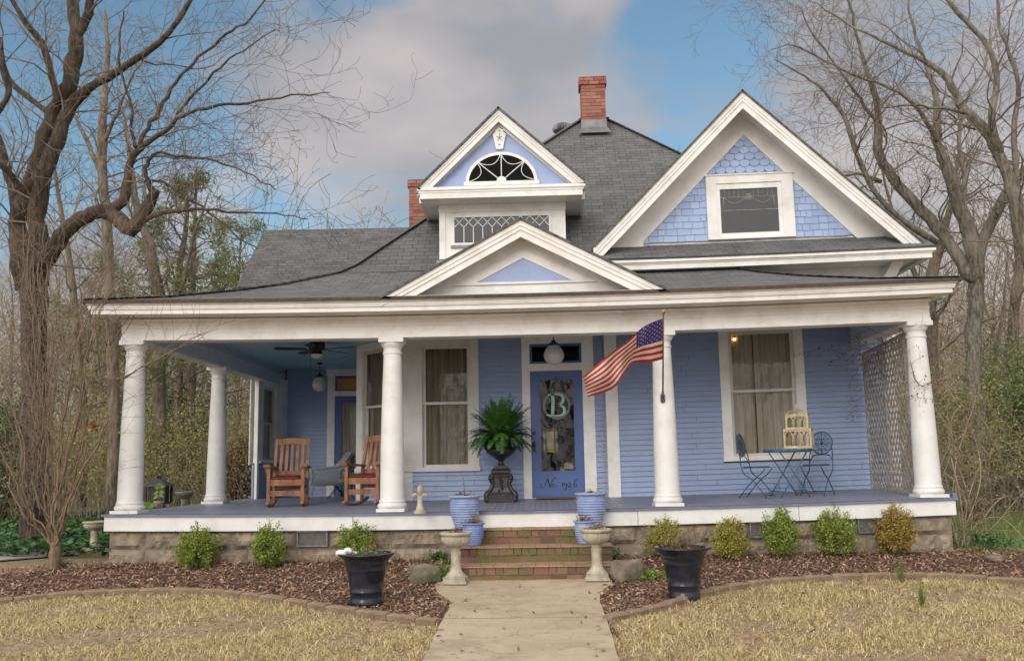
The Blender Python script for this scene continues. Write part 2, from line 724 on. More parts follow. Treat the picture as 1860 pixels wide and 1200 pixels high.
M['room'] = simple('room_wall', (.17, .12, .085, 1), (.10, .07, .05, 1), 3, .8)
M['metal'] = simple('galvanised', (.22, .22, .23, 1), (.15, .15, .16, 1), 8, .5, metal=.6)
M['mat'] = simple('coir_mat', (.20, .12, .06, 1), (.12, .07, .04, 1), 40, .95, .5, 120)
M['amber'] = simple('amber_glass', (.48, .22, .03, 1), (.40, .17, .02, 1), 3, .3)
M['fur'] = simple('white_fur', (.68, .62, .54, 1), (.45, .38, .32, 1), 12, .9, .4, 80)
M['furdark'] = simple('dark_fur', (.03, .025, .02, 1), (.05, .04, .03, 1), 12, .9)
M['brass'] = simple('dull_brass', (.42, .33, .18, 1), (.30, .22, .12, 1), 30, .4, metal=.5)
M['polewood'] = simple('pole_wood', (.20, .11, .06, 1), (.12, .07, .04, 1), 20, .5)


def curtain(name, c, c2, freq):
    t = NT(name)
    co = t.n('ShaderNodeTexCoord')
    col = t.ramp(t.noise(4, 3, 'UV', (freq, .15, 1)), [(.35, c), (.65, c2)])
    t.fin(col, .9)
    t.b.inputs['Alpha'].default_value = .93
    return t.m


M['curtain'] = curtain('lace_curtain', (.74, .67, .59, 1), (.50, .44, .38, 1), 3)
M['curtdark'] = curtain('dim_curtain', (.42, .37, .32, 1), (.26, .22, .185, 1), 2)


def glass(name, refl, tintc=(.85, .85, .82, 1)):
    t = NT(name)
    gl = t.n('ShaderNodeBsdfGlossy')
    gl.inputs['Roughness'].default_value = .02
    gl.inputs['Color'].default_value = (1, 1, 1, 1)
    nr = t.bump(t.noise(2.2, 2), .06, .03)
    t.l(nr, gl.inputs['Normal'])
    tr = t.n('ShaderNodeBsdfTransparent')
    tr.inputs[0].default_value = tintc
    fr = t.n('ShaderNodeFresnel')
    fr.inputs[0].default_value = 1.5
    ms = t.n('ShaderNodeMixShader')
    ge = t.n('ShaderNodeNewGeometry')
    t.l(t.math('MULTIPLY', t.math('ADD', fr.outputs[0], refl), t.math('SUBTRACT', 1, ge.outputs['Backfacing'])), ms.inputs[0])
    t.l(tr.outputs[0], ms.inputs[1])
    t.l(gl.outputs[0], ms.inputs[2])
    t.l(ms.outputs[0], t.o.inputs[0])
    return t.m


M['glass'] = glass('window_glass', -.008)
M['glassdark'] = glass('upper_window_glass', .035, (.35, .35, .35, 1))


def bark(name, c1, c2, sc=1.0, b=.8):
    t = NT(name)
    f = t.noise(11 * sc, 7, sc=(1, 1, .20), rough=.75)
    f3 = t.noise(1.4, 4)
    col = t.ramp(f, [(.42, c1), (.58, c2)])
    col = t.mix(t.ramp(f3, [(.45, (0, 0, 0, 1)), (.7, (.5, .5, .5, 1))]), col, tuple(v * 1.5 for v in c2[:3]) + (1,))
    nr = t.bump(f, b, .06)
    return t.fin(col, .9, nr)


M['bark'] = bark('dark_bark', (.022, .016, .011, 1), (.11, .078, .052, 1), 1.5, 1.0)
M['barkgrey'] = bark('grey_bark', (.075, .062, .047, 1), (.24, .215, .17, 1), 1.8, .7)
M['barkbrown'] = bark('brown_bark', (.08, .06, .043, 1), (.24, .19, .14, 1), 1.6, .8)
M['twig'] = island('twig', [(.17, .13, .10, 1), (.25, .20, .155, 1), (.12, .095, .07, 1)], .9)
M['wtwig'] = island('woodland_twig', [(.30, .235, .17, 1), (.40, .33, .25, 1), (.22, .17, .12, 1)], .9)
M['myrtle'] = bark('tan_bark', (.27, .19, .12, 1), (.15, .105, .07, 1), 1.8, .5)
M['box'] = island('boxwood_leaf', [(.10, .20, .03, 1), (.19, .30, .045, 1), (.32, .38, .06, 1), (.12, .22, .03, 1), (.50, .47, .12, 1), (.16, .27, .04, 1)], .5, transl=.25)
M['boxy'] = island('yellowed_boxwood_leaf', [(.16, .23, .04, 1), (.42, .40, .08, 1), (.52, .38, .09, 1), (.24, .28, .05, 1)], .5, transl=.25)
M['boxo'] = island('orange_boxwood_leaf', [(.46, .27, .06, 1), (.56, .36, .09, 1), (.30, .18, .06, 1), (.42, .35, .08, 1), (.16, .20, .04, 1)], .5, transl=.25)
M['fern'] = island('fern_leaf', [(.025, .085, .015, 1), (.055, .16, .025, 1), (.09, .22, .04, 1)], .5, transl=.2)
M['ivy'] = island('ivy_leaf', [(.02, .065, .015, 1), (.05, .13, .03, 1), (.08, .18, .04, 1)], .45, transl=.15)
M['pine'] = island('pine_needles', [(.11, .14, .05, 1), (.17, .20, .07, 1), (.25, .25, .10, 1)], .7, transl=.2)
M['ever'] = island('evergreen_leaf', [(.08, .14, .045, 1), (.14, .21, .07, 1), (.24, .26, .10, 1)], .6, transl=.2)
M['brush'] = island('brush_leaf', [(.36, .28, .12, 1), (.30, .33, .09, 1), (.46, .38, .14, 1), (.25, .20, .10, 1), (.24, .30, .08, 1), (.38, .25, .13, 1), (.20, .27, .08, 1)], .8, transl=.2)
M['deadleaf'] = island('dead_leaf', [(.24, .12, .05, 1), (.16, .08, .04, 1), (.32, .19, .09, 1)], .8, transl=.2)
M['spring'] = island('bright_leaf', [(.16, .30, .04, 1), (.24, .38, .06, 1)], .5, transl=.3)
M['straw'] = island('dry_grass', [(.70, .55, .27, 1), (.84, .70, .40, 1), (.50, .36, .18, 1), (.92, .82, .55, 1), (.76, .60, .31, 1), (.24, .16, .09, 1), (.58, .54, .24, 1), (.16, .10, .06, 1), (.82, .68, .40, 1)], .8, transl=.3)
M['greengrass'] = island('green_grass', [(.16, .24, .05, 1), (.24, .30, .08, 1), (.11, .18, .04, 1)], .7, transl=.2)
M['chips'] = island('bark_chips', [(.30, .155, .095, 1), (.16, .08, .052, 1), (.45, .27, .17, 1), (.23, .115, .075, 1), (.10, .055, .04, 1), (.58, .42, .29, 1), (.36, .20, .125, 1)], .9)
M['yellow'] = island('forsythia_flower', [(.7, .55, .04, 1), (.6, .5, .05, 1)], .6)

# ================================================================== THE HOUSE
house = thing('house', 'blue clapboard cottage with white trim, steep grey shingle roofs and wraparound porch', 'house', (0, 0, 0))
XL, XR = -4.135, 7.75
YW, YR, YF = 2.70, 2.60, 7.76
HB = 2.49          # beam underside
ZC = 2.85          # porch ceiling


def FR(ox, oy, ang=0.0):
    return Matrix.Translation((ox, oy, 0)) @ Matrix.Rotation(ang, 4, 'Z')


F0 = FR(0, YW)
FRR = FR(0, YR)
FFAR = FR(0, YF)


def siding(mb, u0, u1, z0, z1, holes=(), e=.087, slope_top=None):
    z = z0
    k = 0
    while z < z1 - .01:
        zt = min(z + e, z1)
        zm = (z + zt) / 2
        iv = [(u0, u1)]
        for (a, b, c, d) in holes:
            if c < zm < d:
                nv = []
                for (p, q) in iv:
                    if b <= p or a >= q:
                        nv.append((p, q))
                        continue
                    if a > p:
                        nv.append((p, a))
                    if b < q:
                        nv.append((b, q))
                iv = nv
        iv2 = []
        for (p, q) in iv:
            while q - p > 1.5:
                c_ = p + .5 + (q - p - .9) * ((math.sin(k * 12.9898 + p * 3.1) * 43758.5453) % 1)
                c_ = min(c_, p + 3.2)
                iv2.append((p, c_ - .0025))
                p = c_ + .0025
            iv2.append((p, q))
        for (p, q) in iv2:
            # butt joints at random places, a hair of wobble in each course
            j = .0022 * math.sin(k * 2.1 + p * 7)
            mb.add([(p, -.026 + j, z), (q, -.026 - j, z), (q, -.002, zt), (p, -.002, zt), (q, .004, z), (p, .004, z)],
                   [(0, 1, 2, 3), (5, 4, 1, 0)])
        z = zt
        k += 1


def part(mb, name, mat, frame=None, parent=None, sagged=True):
    return mb.build(name, mat, parent or house, sagged=sagged, frame=frame)


def part_split(mb, name, mat, cut, frame=None, parent=None, sagged=True):
    A_, B_ = MB(), MB()
    for f, sm_, mi_ in zip(mb.f, mb.sm, mb.mi):
        T = A_ if sum(mb.v[i][0] for i in f) / len(f) < cut else B_
        T.add([mb.v[i] for i in f], [tuple(range(len(f)))], sm_, mi_)
    for T in (A_, B_):
        part(T, name, mat, frame, parent, sagged)


# ---- walls
cb = Pn(733, 800, YW).x                       # bay corner
xs0, xs1 = Pn(870, 740, YW).x, Pn(949, 740, YW).x
xd1 = Pn(1080, 740, YW).x
xc0, xc1 = Pn(1101, 750, YR).x, Pn(1123, 750, YR).x
W1 = (Pn(767, 740, YW).x, Pn(855, 740, YW).x, Pn(811, 848, YW).z, Pn(811, 627, YW).z)
D1 = (Pn(964, 760, YW).x, Pn(1060, 780, YW).x)
D1z = Pn(1010, 673, YW).z
T1 = (Pn(961, 640, YW).x, Pn(1057, 640, YW).x, Pn(1005, 660, YW).z, Pn(1005, 624, YW).z)
W2 = (Pn(1326, 710, YR).x, Pn(1446, 710, YR).x, Pn(1390, 827, YR).z, Pn(1390, 600, YR).z)
W2o = (Pn(1309, 715, YR).x, Pn(1463, 715, YR).x, Pn(1390, 836, YR).z, 2.85)
ZW0 = .05

b = MB()
siding(b, cb, xc0 + .02, ZW0, ZC, [(cb, xs0, W1[2] - .08, ZC), (xs1, xd1, ZW0 - 1, ZC)])
part_split(b, 'wall', M['siding'], (xs0 + xd1) / 2, F0)
b = MB()
siding(b, xc0 + .05, 8.0, ZW0, 4.0, [(W2o[0], W2o[1], W2o[2], W2o[3])])
part(b, 'wall', M['siding'], FRR)
# structural backing (blocks light) and dark rooms
b = MB()
for (x0, x1, z0, z1) in [(cb, W1[0], .0, 3.6), (W1[0], W1[1], 0, W1[2]), (W1[0], W1[1], W1[3], 3.6), (W1[1], T1[0], 0, 3.6), (T1[0], T1[1], D1z, T1[2]), (T1[0], T1[1], T1[3], 3.6), (T1[1], xc0, 0, 3.6)]:
    b.box(x0, x1, YW + .005, YW + .10, z0, z1)
for (x0, x1, z0, z1) in [(xc0 + .02, W2[0], 0, 4.0), (W2[0], W2[1], 0, W2[2]), (W2[0], W2[1], W2[3], 4.0), (W2[1], 7.99, 0, 4.0)]:
    b.box(x0, x1, YR + .005, YR + .12, z0, z1)
b.box(7.9, 7.99, YR + .12, 9, -.6, 4.0)
b.box(-3.68, 8.0, 9.0, 9.1, -.6, 4.0)
b.box(-3.6, 8.0, YF + .14, YF + .2, 2.75, 4.0)
part(b, 'interior_wall', M['room'])
b = MB()                                       # rooms behind the windows
b.box(-.9, 7.9, 6.0, 6.05, 0, 3.0)
b.box(-.9, -.85, 3.6, 6.0, 0, 3.0)
b.box(3.3, 3.35, 2.85, 6.0, 0, 3.0)
b.box(1.6, 1.65, 2.85, 6.0, 0, 3.0)
b.box(-1.0, 7.9, 2.85, 6.0, 2.95, 3.0)
b.box(-1.0, 7.9, 2.85, 6.0, -.05, .0)
part(b, 'interior_wall', M['room'])


def window(fr, u0, u1, z0, z1, zm=None, casing=None, cmat='white', gl='glass', cur='curtain', cback=.14, sw=.045, parent=None, split=None):
    """sash window: opening u0..u1, z0..z1 in wall frame; casing = (left,right,top,sill) widths"""
    mb = MB()
    cl, cr_, ct, cs = casing or (.12, .12, .12, .05)
    p = -.035
    if cl:
        mb.box(u0 - cl, u0, p, .10, z0, z1)
    if cr_:
        mb.box(u1, u1 + cr_, p, .10, z0, z1)
    if ct:
        mb.box(u0 - cl, u1 + cr_, p - .003, .10, z1, z1 + ct)
    mb.box(u0 - cl - .015, u1 + cr_ + .015, p - .03, .10, z0 - cs, z0)
    wo = mb.build('window', M[cmat], parent or house, sagged=True, frame=fr)
    s = MB()
    zm = zm if zm is not None else (z0 + z1) / 2

    def sash(a, b_, c, d, y):
        s.box(a, a + sw, y, y + .035, c, d)
        s.box(b_ - sw, b_, y, y + .035, c, d)
        s.box(a + sw, b_ - sw, y + .001, y + .034, d - sw, d)
        s.box(a + sw, b_ - sw, y + .001, y + .034, c, c + sw)
    e = .012
    s.box(u0, u0 + .012, -.01, .09, z0, z1)
    s.box(u1 - .012, u1, -.01, .09, z0, z1)
    s.box(u0 + .012, u1 - .012, -.01, .09, z1 - .012, z1)
    sash(u0 + e, u1 - e, zm - .02, z1 - e, .015)
    sash(u0 + e, u1 - e, z0, zm + .025, .052)
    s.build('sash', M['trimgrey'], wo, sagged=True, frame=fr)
    g = MB()
    g.box(u0 + e + sw, u1 - e - sw, .030, .034, zm, z1 - e - sw)
    g.box(u0 + e + sw, u1 - e - sw, .068, .072, z0 + sw, zm - .015)
    g.build('pane', M[gl], wo, sagged=True, frame=fr)
    if cur:
        c = MB()
        for (a, b_) in ([(u0, u1)] if split is None else [(u0, split - .006), (split + .006, u1)]):
            nn = max(12, int((b_ - a) * 70))
            vs, fs = [], []
            for i in range(nn + 1):
                x = a + (b_ - a) * i / nn
                yy = cback + .022 * math.sin(x * 41) + .012 * math.sin(x * 97 + 1)
                vs += [(x, yy, z0 - .05), (x, yy * 1.02, z1 + .02)]
            for i in range(nn):
                fs.append((2 * i, 2 * i + 2, 2 * i + 3, 2 * i + 1))
            c.add(vs, fs, True)
        c.build('curtain', M[cur], wo, sagged=True, frame=fr)
    return wo


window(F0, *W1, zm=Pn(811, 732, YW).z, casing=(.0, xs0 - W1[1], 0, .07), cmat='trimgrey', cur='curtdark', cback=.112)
b = MB()                                       # flat boards of the bay round the window
b.box(cb, W1[0], -.035, .0, W1[2] - .0, ZC)
b.box(W1[0], xs0, -.036, .0, W1[3], ZC)
b.box(cb, cb + .16, -.034, .0, ZW0 - .05, W1[2] - .071)
b.box(cb - .02, W1[0] - .016, -.065, .0, W1[2] - .07, W1[2])
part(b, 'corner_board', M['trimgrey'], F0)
window(FRR, *W2, zm=Pn(1390, 709, YR).z, casing=(W2[0] - W2o[0], W2o[1] - W2[1], .12, .075), cmat='white', cur='curtain', cback=.108, split=Pn(1371, 650, YR).x)

# corner board of the projecting front room, right corner
b = MB()
b.box(xc0, xc1, -.045, .12, ZW0 - .05, ZC)
b.box(7.88, 8.02, -.045, .02, -.2, 3.6)
part_split(b, 'corner_board', M['white'], 5, FRR)
b = MB()                                       # rain chain in the corner
xg = Pn(1094, 750, YW - .05).x
for i in range(46):
    z = .1 + i * .058
    b.tube([(xg + .018 * math.cos(a), YW - .06 + .012 * math.sin(a), z + .016 * math.sin(a * 1)) for a in (0, 1.3, 2.6, 3.9, 5.2, 6.28)], .006, 4)
part(b, 'rain_chain', M['trimgrey'])

# ---- bay's slanting side
px651 = ray(651, 780)
tt = .80
for k in range(400):                           # find the back corner of the slanting side on that sight line
    tt = k * .01
    X, Y = cb - tt, YW + tt
    q = CAM + px651 * ((Y - CAM.y) / px651.y)
    if q.x >= X:
        break
ba = (cb - tt, YW + tt)
FB = FR(ba[0], ba[1], -PI / 4)
LB = tt * math.sqrt(2)
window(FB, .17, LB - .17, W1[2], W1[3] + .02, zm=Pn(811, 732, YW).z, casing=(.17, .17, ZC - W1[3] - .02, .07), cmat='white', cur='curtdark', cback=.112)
b = MB()
siding(b, .13, LB, ZW0, W1[2] - .07)
part(b, 'wall', M['siding'], FB)
b = MB()
b.box(0, .13, -.03, .02, ZW0 - .05, W1[2] - .071)
b.box(-.02, 0, -.03, 4.0, 0, ZC)
part(b, 'corner_board', M['white'], FB)
b = MB()
siding(b, 0, YF - ba[1], ZW0, ZC)
part(b, 'wall', M['siding'], FR(ba[0], YF, -PI / 2))

# ---- far wall at the back of the side porch
xf0 = Pn(519.6, 800, YF).x
xdl = Pn(608, 790, YF).x
xcl = Pn(594.5, 790, YF).x
zt0, zt1 = Pn(630, 710, YF).z, Pn(630, 684, YF).z
zdt = Pn(630, 719, YF).z
b = MB()
siding(b, xf0, xcl, -.02, ZC)
part(b, 'wall', M['siding'], FFAR)
b = MB()
b.box(xf0 - .1, xcl, .005, .1, -.3, 3.4)
b.box(xcl, ba[0] + .5, .04, .1, zt1, 3.4)
part(b, 'wall_sheathing', M['room'], FFAR)
sd = MB()
xdr = xdl + .80
sd.box(xcl, xdl, -.03, .05, 0, zt1 + .02)
sd.box(xdr, xdr + .16, -.03, .05, 0, zt1 + .02)
sd.box(xcl - .03, xdr + .19, -.045, .05, zt1 + .02, zt1 + .17)
sd.box(xdl, xdr, -.028, .05, zdt, zt0)
sdo = part(sd, 'door_casing', M['white'], FFAR)
sd = MB()
sd.box(xdl, xdl + .15, 0, .04, .01, zdt)
sd.box(xdr - .15, xdr, 0, .04, .01, zdt)
sd.box(xdl + .15, xdr - .15, .001, .039, zdt - .14, zdt)
sd.box(xdl + .15, xdr - .15, .001, .039, .01, .5)
for q in ((xdl, xdl + .04, zt0, zt1), (xdr - .04, xdr, zt0, zt1), (xdl + .04, xdr - .04, zt0, zt0 + .035), (xdl + .04, xdr - .04, zt1 - .035, zt1)):
    sd.box(q[0], q[1], 0, .03, q[2], q[3])
sdd = part(sd, 'side_door', M['doordeep'], FFAR)
b = MB()
b.box(xdl + .04, xdr - .04, .012, .018, zt0 + .035, zt1 - .035)
part(b, 'transom_pane', M['amber'], FFAR, sdd)
b = MB()
b.box(xdl + .15, xdr - .15, .008, .012, .5, zdt - .14)
part(b, 'pane', M['glass'], FFAR, sdd)
b = MB()
vs, fs = [], []
for i in range(41):
    x = xdl + .15 + (xdr - .15 - xdl - .15) * i / 40
    yy = .032 + .008 * math.sin(i * 1.3)
    vs += [(x, yy, .5), (x, yy, zdt - .14)]
b.add(vs, [(2 * i, 2 * i + 2, 2 * i + 3, 2 * i + 1) for i in range(40)], True)
part(b, 'lace_curtain', M['curtain'], FFAR, sdd)

# ---- left wing wall with its window, turned towards the porch
wy = 6.3
wx = Pn(465, 800, wy).x
ang = math.atan2(YF - wy, xf0 - wx)
FW = FR(wx, wy, ang)
LW = math.hypot(YF - wy, xf0 - wx)
window(FW, .26, LW - .62, .80, HB - .12, casing=(.16, .50, .14, .06), cmat='white', cur='curtain', cback=.108)
b = MB()
siding(b, .10, LW - .03, -.25, .74)
part(b, 'wall', M['siding'], FW)
b = MB()
b.box(0, .10, -.035, .02, -.25, HB + .1)
b.box(.10, LW, -.025, .02, HB + .02, HB + .12)
b.box(LW - .12, LW, -.03, .02, -.2, HB)
b.box(0, LW, -.03, .03, -.42, -.251)
part(b, 'corner_board', M['white'], FW)
b = MB()
b.box(.10, .26, .01, .05, -.2, 2.6)
b.box(LW - .62, LW, .01, .05, -.2, 2.6)
b.box(.12, LW - .1, .20, .22, .7, 2.5)  # white plate added behind the glass to brighten the window
part(b, 'wall_sheathing', M['white'], FW)

# ---- front door
dw = MB()
dw.box(xs1, D1[0], -.035, .10, ZW0 - .02, T1[3] + .0)
dw.box(D1[1], xd1, -.035, .10, ZW0 - .02, T1[3] + .0)
dw.box(xs1, xd1, -.038, .10, T1[3] + .0, ZC)
dw.box(D1[0], D1[1], -.034, .10, D1z, T1[2])
dw.box(D1[0], D1[1], -.05, .10, .0, ZW0 + .03)
part(dw, 'door_casing', M['white'], F0)
gx0, gx1 = Pn(982, 770, YW).x, Pn(1043, 770, YW).x
gz0, gz1 = Pn(1010, 855, YW).z, Pn(1010, 689, YW).z
dz0 = ZW0 + .03
d = MB()
d.box(D1[0], gx0 - .035, .012, .055, dz0, D1z)
d.box(gx1 + .035, D1[1], .012, .055, dz0, D1z)
d.box(gx0 - .035, gx1 + .035, .013, .054, gz1 + .035, D1z)
d.box(gx0 - .035, gx1 + .035, .013, .054, dz0, gz0 - .035)
for (a, b_, c, e) in ((gx0 - .035, gx0, gz0 - .035, gz1 + .035), (gx1, gx1 + .035, gz0 - .035, gz1 + .035), (gx0, gx1, gz1, gz1 + .035), (gx0, gx1, gz0 - .035, gz0)):
    d.box(a, b_, .022, .048, c, e)
# thin raised bead round the glass and a lower panel line
for (a, b_, c, e) in ((gx0 - .05, gx0 - .035, gz0 - .05, gz1 + .05), (gx1 + .035, gx1 + .05, gz0 - .05, gz1 + .05), (gx0 - .035, gx1 + .035, gz1 + .035, gz1 + .05), (gx0 - .035, gx1 + .035, gz0 - .05, gz0 - .035)):
    d.box(a, b_, .004, .013, c, e)
for q in ((T1[0], T1[0] + .05, T1[2], T1[3]), (T1[1] - .05, T1[1], T1[2], T1[3]), (T1[0] + .05, T1[1] - .05, T1[2], T1[2] + .04), (T1[0] + .05, T1[1] - .05, T1[3] - .04, T1[3])):
    d.box(q[0], q[1], .01, .05, q[2], q[3])
door = part(d, 'front_door', M['doorblue'], F0)
b = MB()
b.box(gx0, gx1, .032, .036, gz0, gz1)
b.box(T1[0] + .05, T1[1] - .05, .03, .034, T1[2] + .04, T1[3] - .04)
part(b, 'pane', M['glass'], F0, door)
b = MB()
hx = Pn(970, 811, YW).x
hz = Pn(970, 811, YW).z
b.box(hx - .028, hx + .028, .0, .012, hz - .09, hz + .09)
b.tube([(hx, .0, hz + .03), (hx, -.05, hz + .03)], .010, 10)
b.ball((hx, -.06, hz + .03), .027, 8)
hz2 = Pn(970, 786, YW).z
b.tube([(hx, .011, hz2), (hx, -.015, hz2)], .032, 16)
part(b, 'door_handle', M['black'], F0, door)


# painted lettering "No. 1926" in a flowing hand: each stroke a ribbon of varying width
def ribbon(mb, pts, wid, o, sx, sz, y, th=.002, n=5):
    P = [Vector((p[0], 0, p[1])) for p in pts]
    out_, ws = [], []
    for i in range(len(P) - 1):
        p0 = P[max(i - 1, 0)]
        p1, p2 = P[i], P[i + 1]
        p3 = P[min(i + 2, len(P) - 1)]
        for k in range(n):
            t = k / n
            out_.append(.5 * ((2 * p1) + (p2 - p0) * t + (2 * p0 - 5 * p1 + 4 * p2 - p3) * t * t + (-p0 + 3 * p1 - 3 * p2 + p3) * t ** 3))
            ws.append(wid[i] * (1 - t) + wid[i + 1] * t)
    out_.append(P[-1])
    ws.append(wid[-1])
    L_, R_ = [], []
    for i, p in enumerate(out_):
        t = out_[min(i + 1, len(out_) - 1)] - out_[max(i - 1, 0)]
        nrm = Vector((-t.z, 0, t.x))
        if nrm.length > 0:
            nrm.normalize()
        a, b2 = p + nrm * ws[i] / 2, p - nrm * ws[i] / 2
        L_.append((o[0] + a.x * sx, y, o[1] + a.z * sz))
        R_.append((o[0] + b2.x * sx, y, o[1] + b2.z * sz))
    for i in range(len(out_) - 1):
        q = [L_[i], L_[i + 1], R_[i + 1], R_[i]]
        mb.prism(q, (0, th, 0))


lt = MB()
S = mpp(Vector((2.3, YW, .3)))
lo = (Pn(940 + 205 / 5, 660 + 1120 / 5, YW).x, Pn(940 + 205 / 5, 660 + 1120 / 5, YW).z)


def zz(pts, wd):       # zoom coordinates (5x) relative to (205,1120)
    ribbon(lt, [((x - 205) / 5 * S, -(y - 1120) / 5 * S) for x, y in pts], [v / 5 * S for v in wd], lo, 1, 1, .0105)


zz([(222, 1092), (208, 1108), (216, 1126), (236, 1122), (258, 1085), (275, 1042)], [5, 6, 6, 5, 6, 7])
zz([(275, 1045), (284, 1080), (294, 1122)], [8, 12, 6])
zz([(294, 1122), (310, 1085), (328, 1048), (345, 1038), (350, 1048)], [5, 5, 6, 6, 4])
zz([(326, 1096), (312, 1106), (314, 1122), (328, 1122), (336, 1108), (326, 1096)], [6, 7, 6, 6, 6, 6])
zz([(356, 1112), (359, 1119), (361, 1112)], [9, 9, 9])
zz([(402, 1096), (411, 1090), (409, 1126)], [3, 8, 8])
zz([(446, 1098), (430, 1088), (422, 1104), (436, 1114), (448, 1096), (446, 1125), (430, 1150), (416, 1145)], [6, 6, 6, 6, 7, 9, 7, 4])
zz([(462, 1098), (474, 1086), (484, 1096), (474, 1112), (460, 1124), (478, 1122), (496, 1126)], [5, 6, 7, 6, 6, 8, 5])
zz([(556, 1058), (532, 1064), (514, 1092), (514, 1118), (528, 1124), (540, 1110), (530, 1096), (516, 1106)], [6, 6, 8, 8, 6, 7, 5, 4])
part(lt, 'house_number', M['inkblack'], F0, door)

# ---- porch floor, skirt, ceiling, beams
b = MB()


def floorgrid(x0, x1, y0, y1, nx, ny):
    vs, fs = [], []
    for j in range(ny + 1):
        for i in range(nx + 1):
            x, y = x0 + (x1 - x0) * i / nx, y0 + (y1 - y0) * j / ny
            vs.append((x, y, rise(x, y)))
    for j in range(ny):
        for i in range(nx):
            a = j * (nx + 1) + i
            fs.append((a, a + 1, a + nx + 2, a + nx + 1))
    b.add(vs, fs)


floorgrid(XL, XR, .0, YR + .1, 40, 6)
floorgrid(XL, cb + .3, YR + .1, YF + .1, 12, 6)
part(b, 'porch_floor', M['floor'])
b = MB()
n = 36
for i in range(n):
    x0, x1 = XL - .03 + (XR + .03 - XL + .03) * i / n, XL - .03 + (XR + .03 - XL + .03) * (i + 1) / n
    b.box(x0, x1, -.03, .02, -.035, -.004 + .000)
b.box(XL - .03, XL + .02, .02, YF - 1.4, -.035, -.004)
b.box(XR - .02, XR + .03, .02, YR, -.035, .06)
part(b, 'floor_nosing', M['nosing'])
b = MB()
cuts = [XL, -.6, 1.0, 3.38, 5.6, XR]
for a, c in zip(cuts, cuts[1:]):
    k = 8
    for i in range(k):
        x0, x1 = a + (c - a) * i / k, a + (c - a) * (i + 1) / k
        b.box(x0 + (.004 if i == 0 else 0), x1 - (.004 if i == k - 1 else 0), .0, .045, -.235, -.036)
b.box(XL, XL + .04, .046, YF - 1.4, -.235, -.036)
b.box(XR - .04, XR, .046, YR, -.235, -.036)
part(b, 'skirt_board', M['white2'])
b = MB()
b.box(XL + .3, 8.0, .35, YR + .2, ZC, ZC + .04)
b.box(XL + .3, cb + .4, YR + .2, YF + .2, ZC, ZC + .04)
part(b, 'porch_ceiling', M['ceil'])


def lbox(mb, x0, x1, *a, n=24):      # long box, cut up so that it follows the sag
    for i in range(n):
        mb.box(x0 + (x1 - x0) * i / n, x0 + (x1 - x0) * (i + 1) / n, *a)


b = MB()
BX0, BX1 = -4.03, 7.64
lbox(b, BX0, BX1, .10, .40, HB, 2.80)
lbox(b, BX0 - .015, BX1 + .015, .082, .10, HB - .003, HB + .045)
lbox(b, BX0 - .012, BX1 + .012, .086, .10, 2.66, 2.70)
lbox(b, BX0 - .03, BX1 + .03, .065, .10, 2.755, 2.80)
b.box(BX0 - .02, BX0, .12, YF - 1.5, HB, 2.80)
b.box(BX1, BX1 + .02, .12, YR, HB, 2.80)
part(b, 'porch_beam', M['white'])
b = MB()
b.box(BX0, BX0 + .30, .405, YF, HB, ZC)
b.box(BX0 + .30, BX0 + .33, .405, YF, HB + .21, HB + .25)
b.box(BX1 - .30, BX1 - .0, .405, YR - .02, HB, ZC)
lbox(b, BX0 + .33, BX1 - .3, .405, .43, HB + .02, ZC)
part(b, 'side_beam', M['dampblue'])
b = MB()
b.box(BX0 + .02, BX0 + .28, .41, YF - .02, HB - .02, HB)
b.box(BX1 - .28, BX1 - .02, .41, YR - .03, HB - .02, HB)
part_split(b, 'side_beam', M['white'], 2)
EX0, EX1, EY = -4.37, 7.88, -.45
b = MB()
for (z0, z1, o) in ((2.80, 2.865, .085), (2.865, 2.885, .06), (2.885, 2.925, .05), (2.925, 2.945, .03), (2.945, 2.985, .018)):
    lbox(b, EX0 + o, EX1 - o, EY + o, EY + o + .12, z0, z1)
    b.box(EX0 + o, EX0 + o + .12, EY + o + .12, YF - 1.0, z0, z1)
    b.box(EX1 - o - .12, EX1 - o, EY + o + .12, YR, z0, z1)
part(b, 'cornice', M['white'])
b = MB()
lbox(b, EX0 + .2, EX1 - .2, EY + .2, .12, 2.815, 2.83)
b.box(EX0 + .2, BX0, .12, YF - 1.0, 2.815, 2.83)
b.box(BX1, EX1 - .2, .12, YR, 2.815, 2.83)
part(b, 'soffit', M['white'])

# ---- columns
cprof = [(.0, .0), (.0, .05)]


def column(x, y, label=None):
    z0 = rise(x, y) + sag(x)
    h = HB + sag(x) - z0
    mb = MB()
    mb.box(-.20, .20, -.20, .20, 0, .045)
    pr = [(.19, .045), (.207, .06), (.212, .08), (.205, .10), (.19, .115), (.186, .13), (.192, .138), (.186, .150), (.178, .17)]
    for i in range(13):
        t = i / 12
        pr.append((.176 - .046 * t ** 1.6, .18 + (h - .42) * t))
    zt = h - .24
    pr += [(.130, zt), (.142, zt + .008), (.145, zt + .02), (.142, zt + .032), (.131, zt + .038), (.131, zt + .095), (.14, zt + .105), (.16, zt + .135), (.17, zt + .165), (.17, zt + .175)]
    mb.lathe(pr, 40)
    mb.box(-.18, .18, -.18, .18, h - .066, h + .002)
    o = mb.build('column', M['white2'], house)
    o.location = (x, y, z0)
    return o


for (x, y) in ((-3.884, .25), (-3.884, 3.84), (-.083, .25), (3.836, .25), (7.493, .25)):
    column(x, y)

# ---- foundation, vents
random.seed(3)
b = MB()


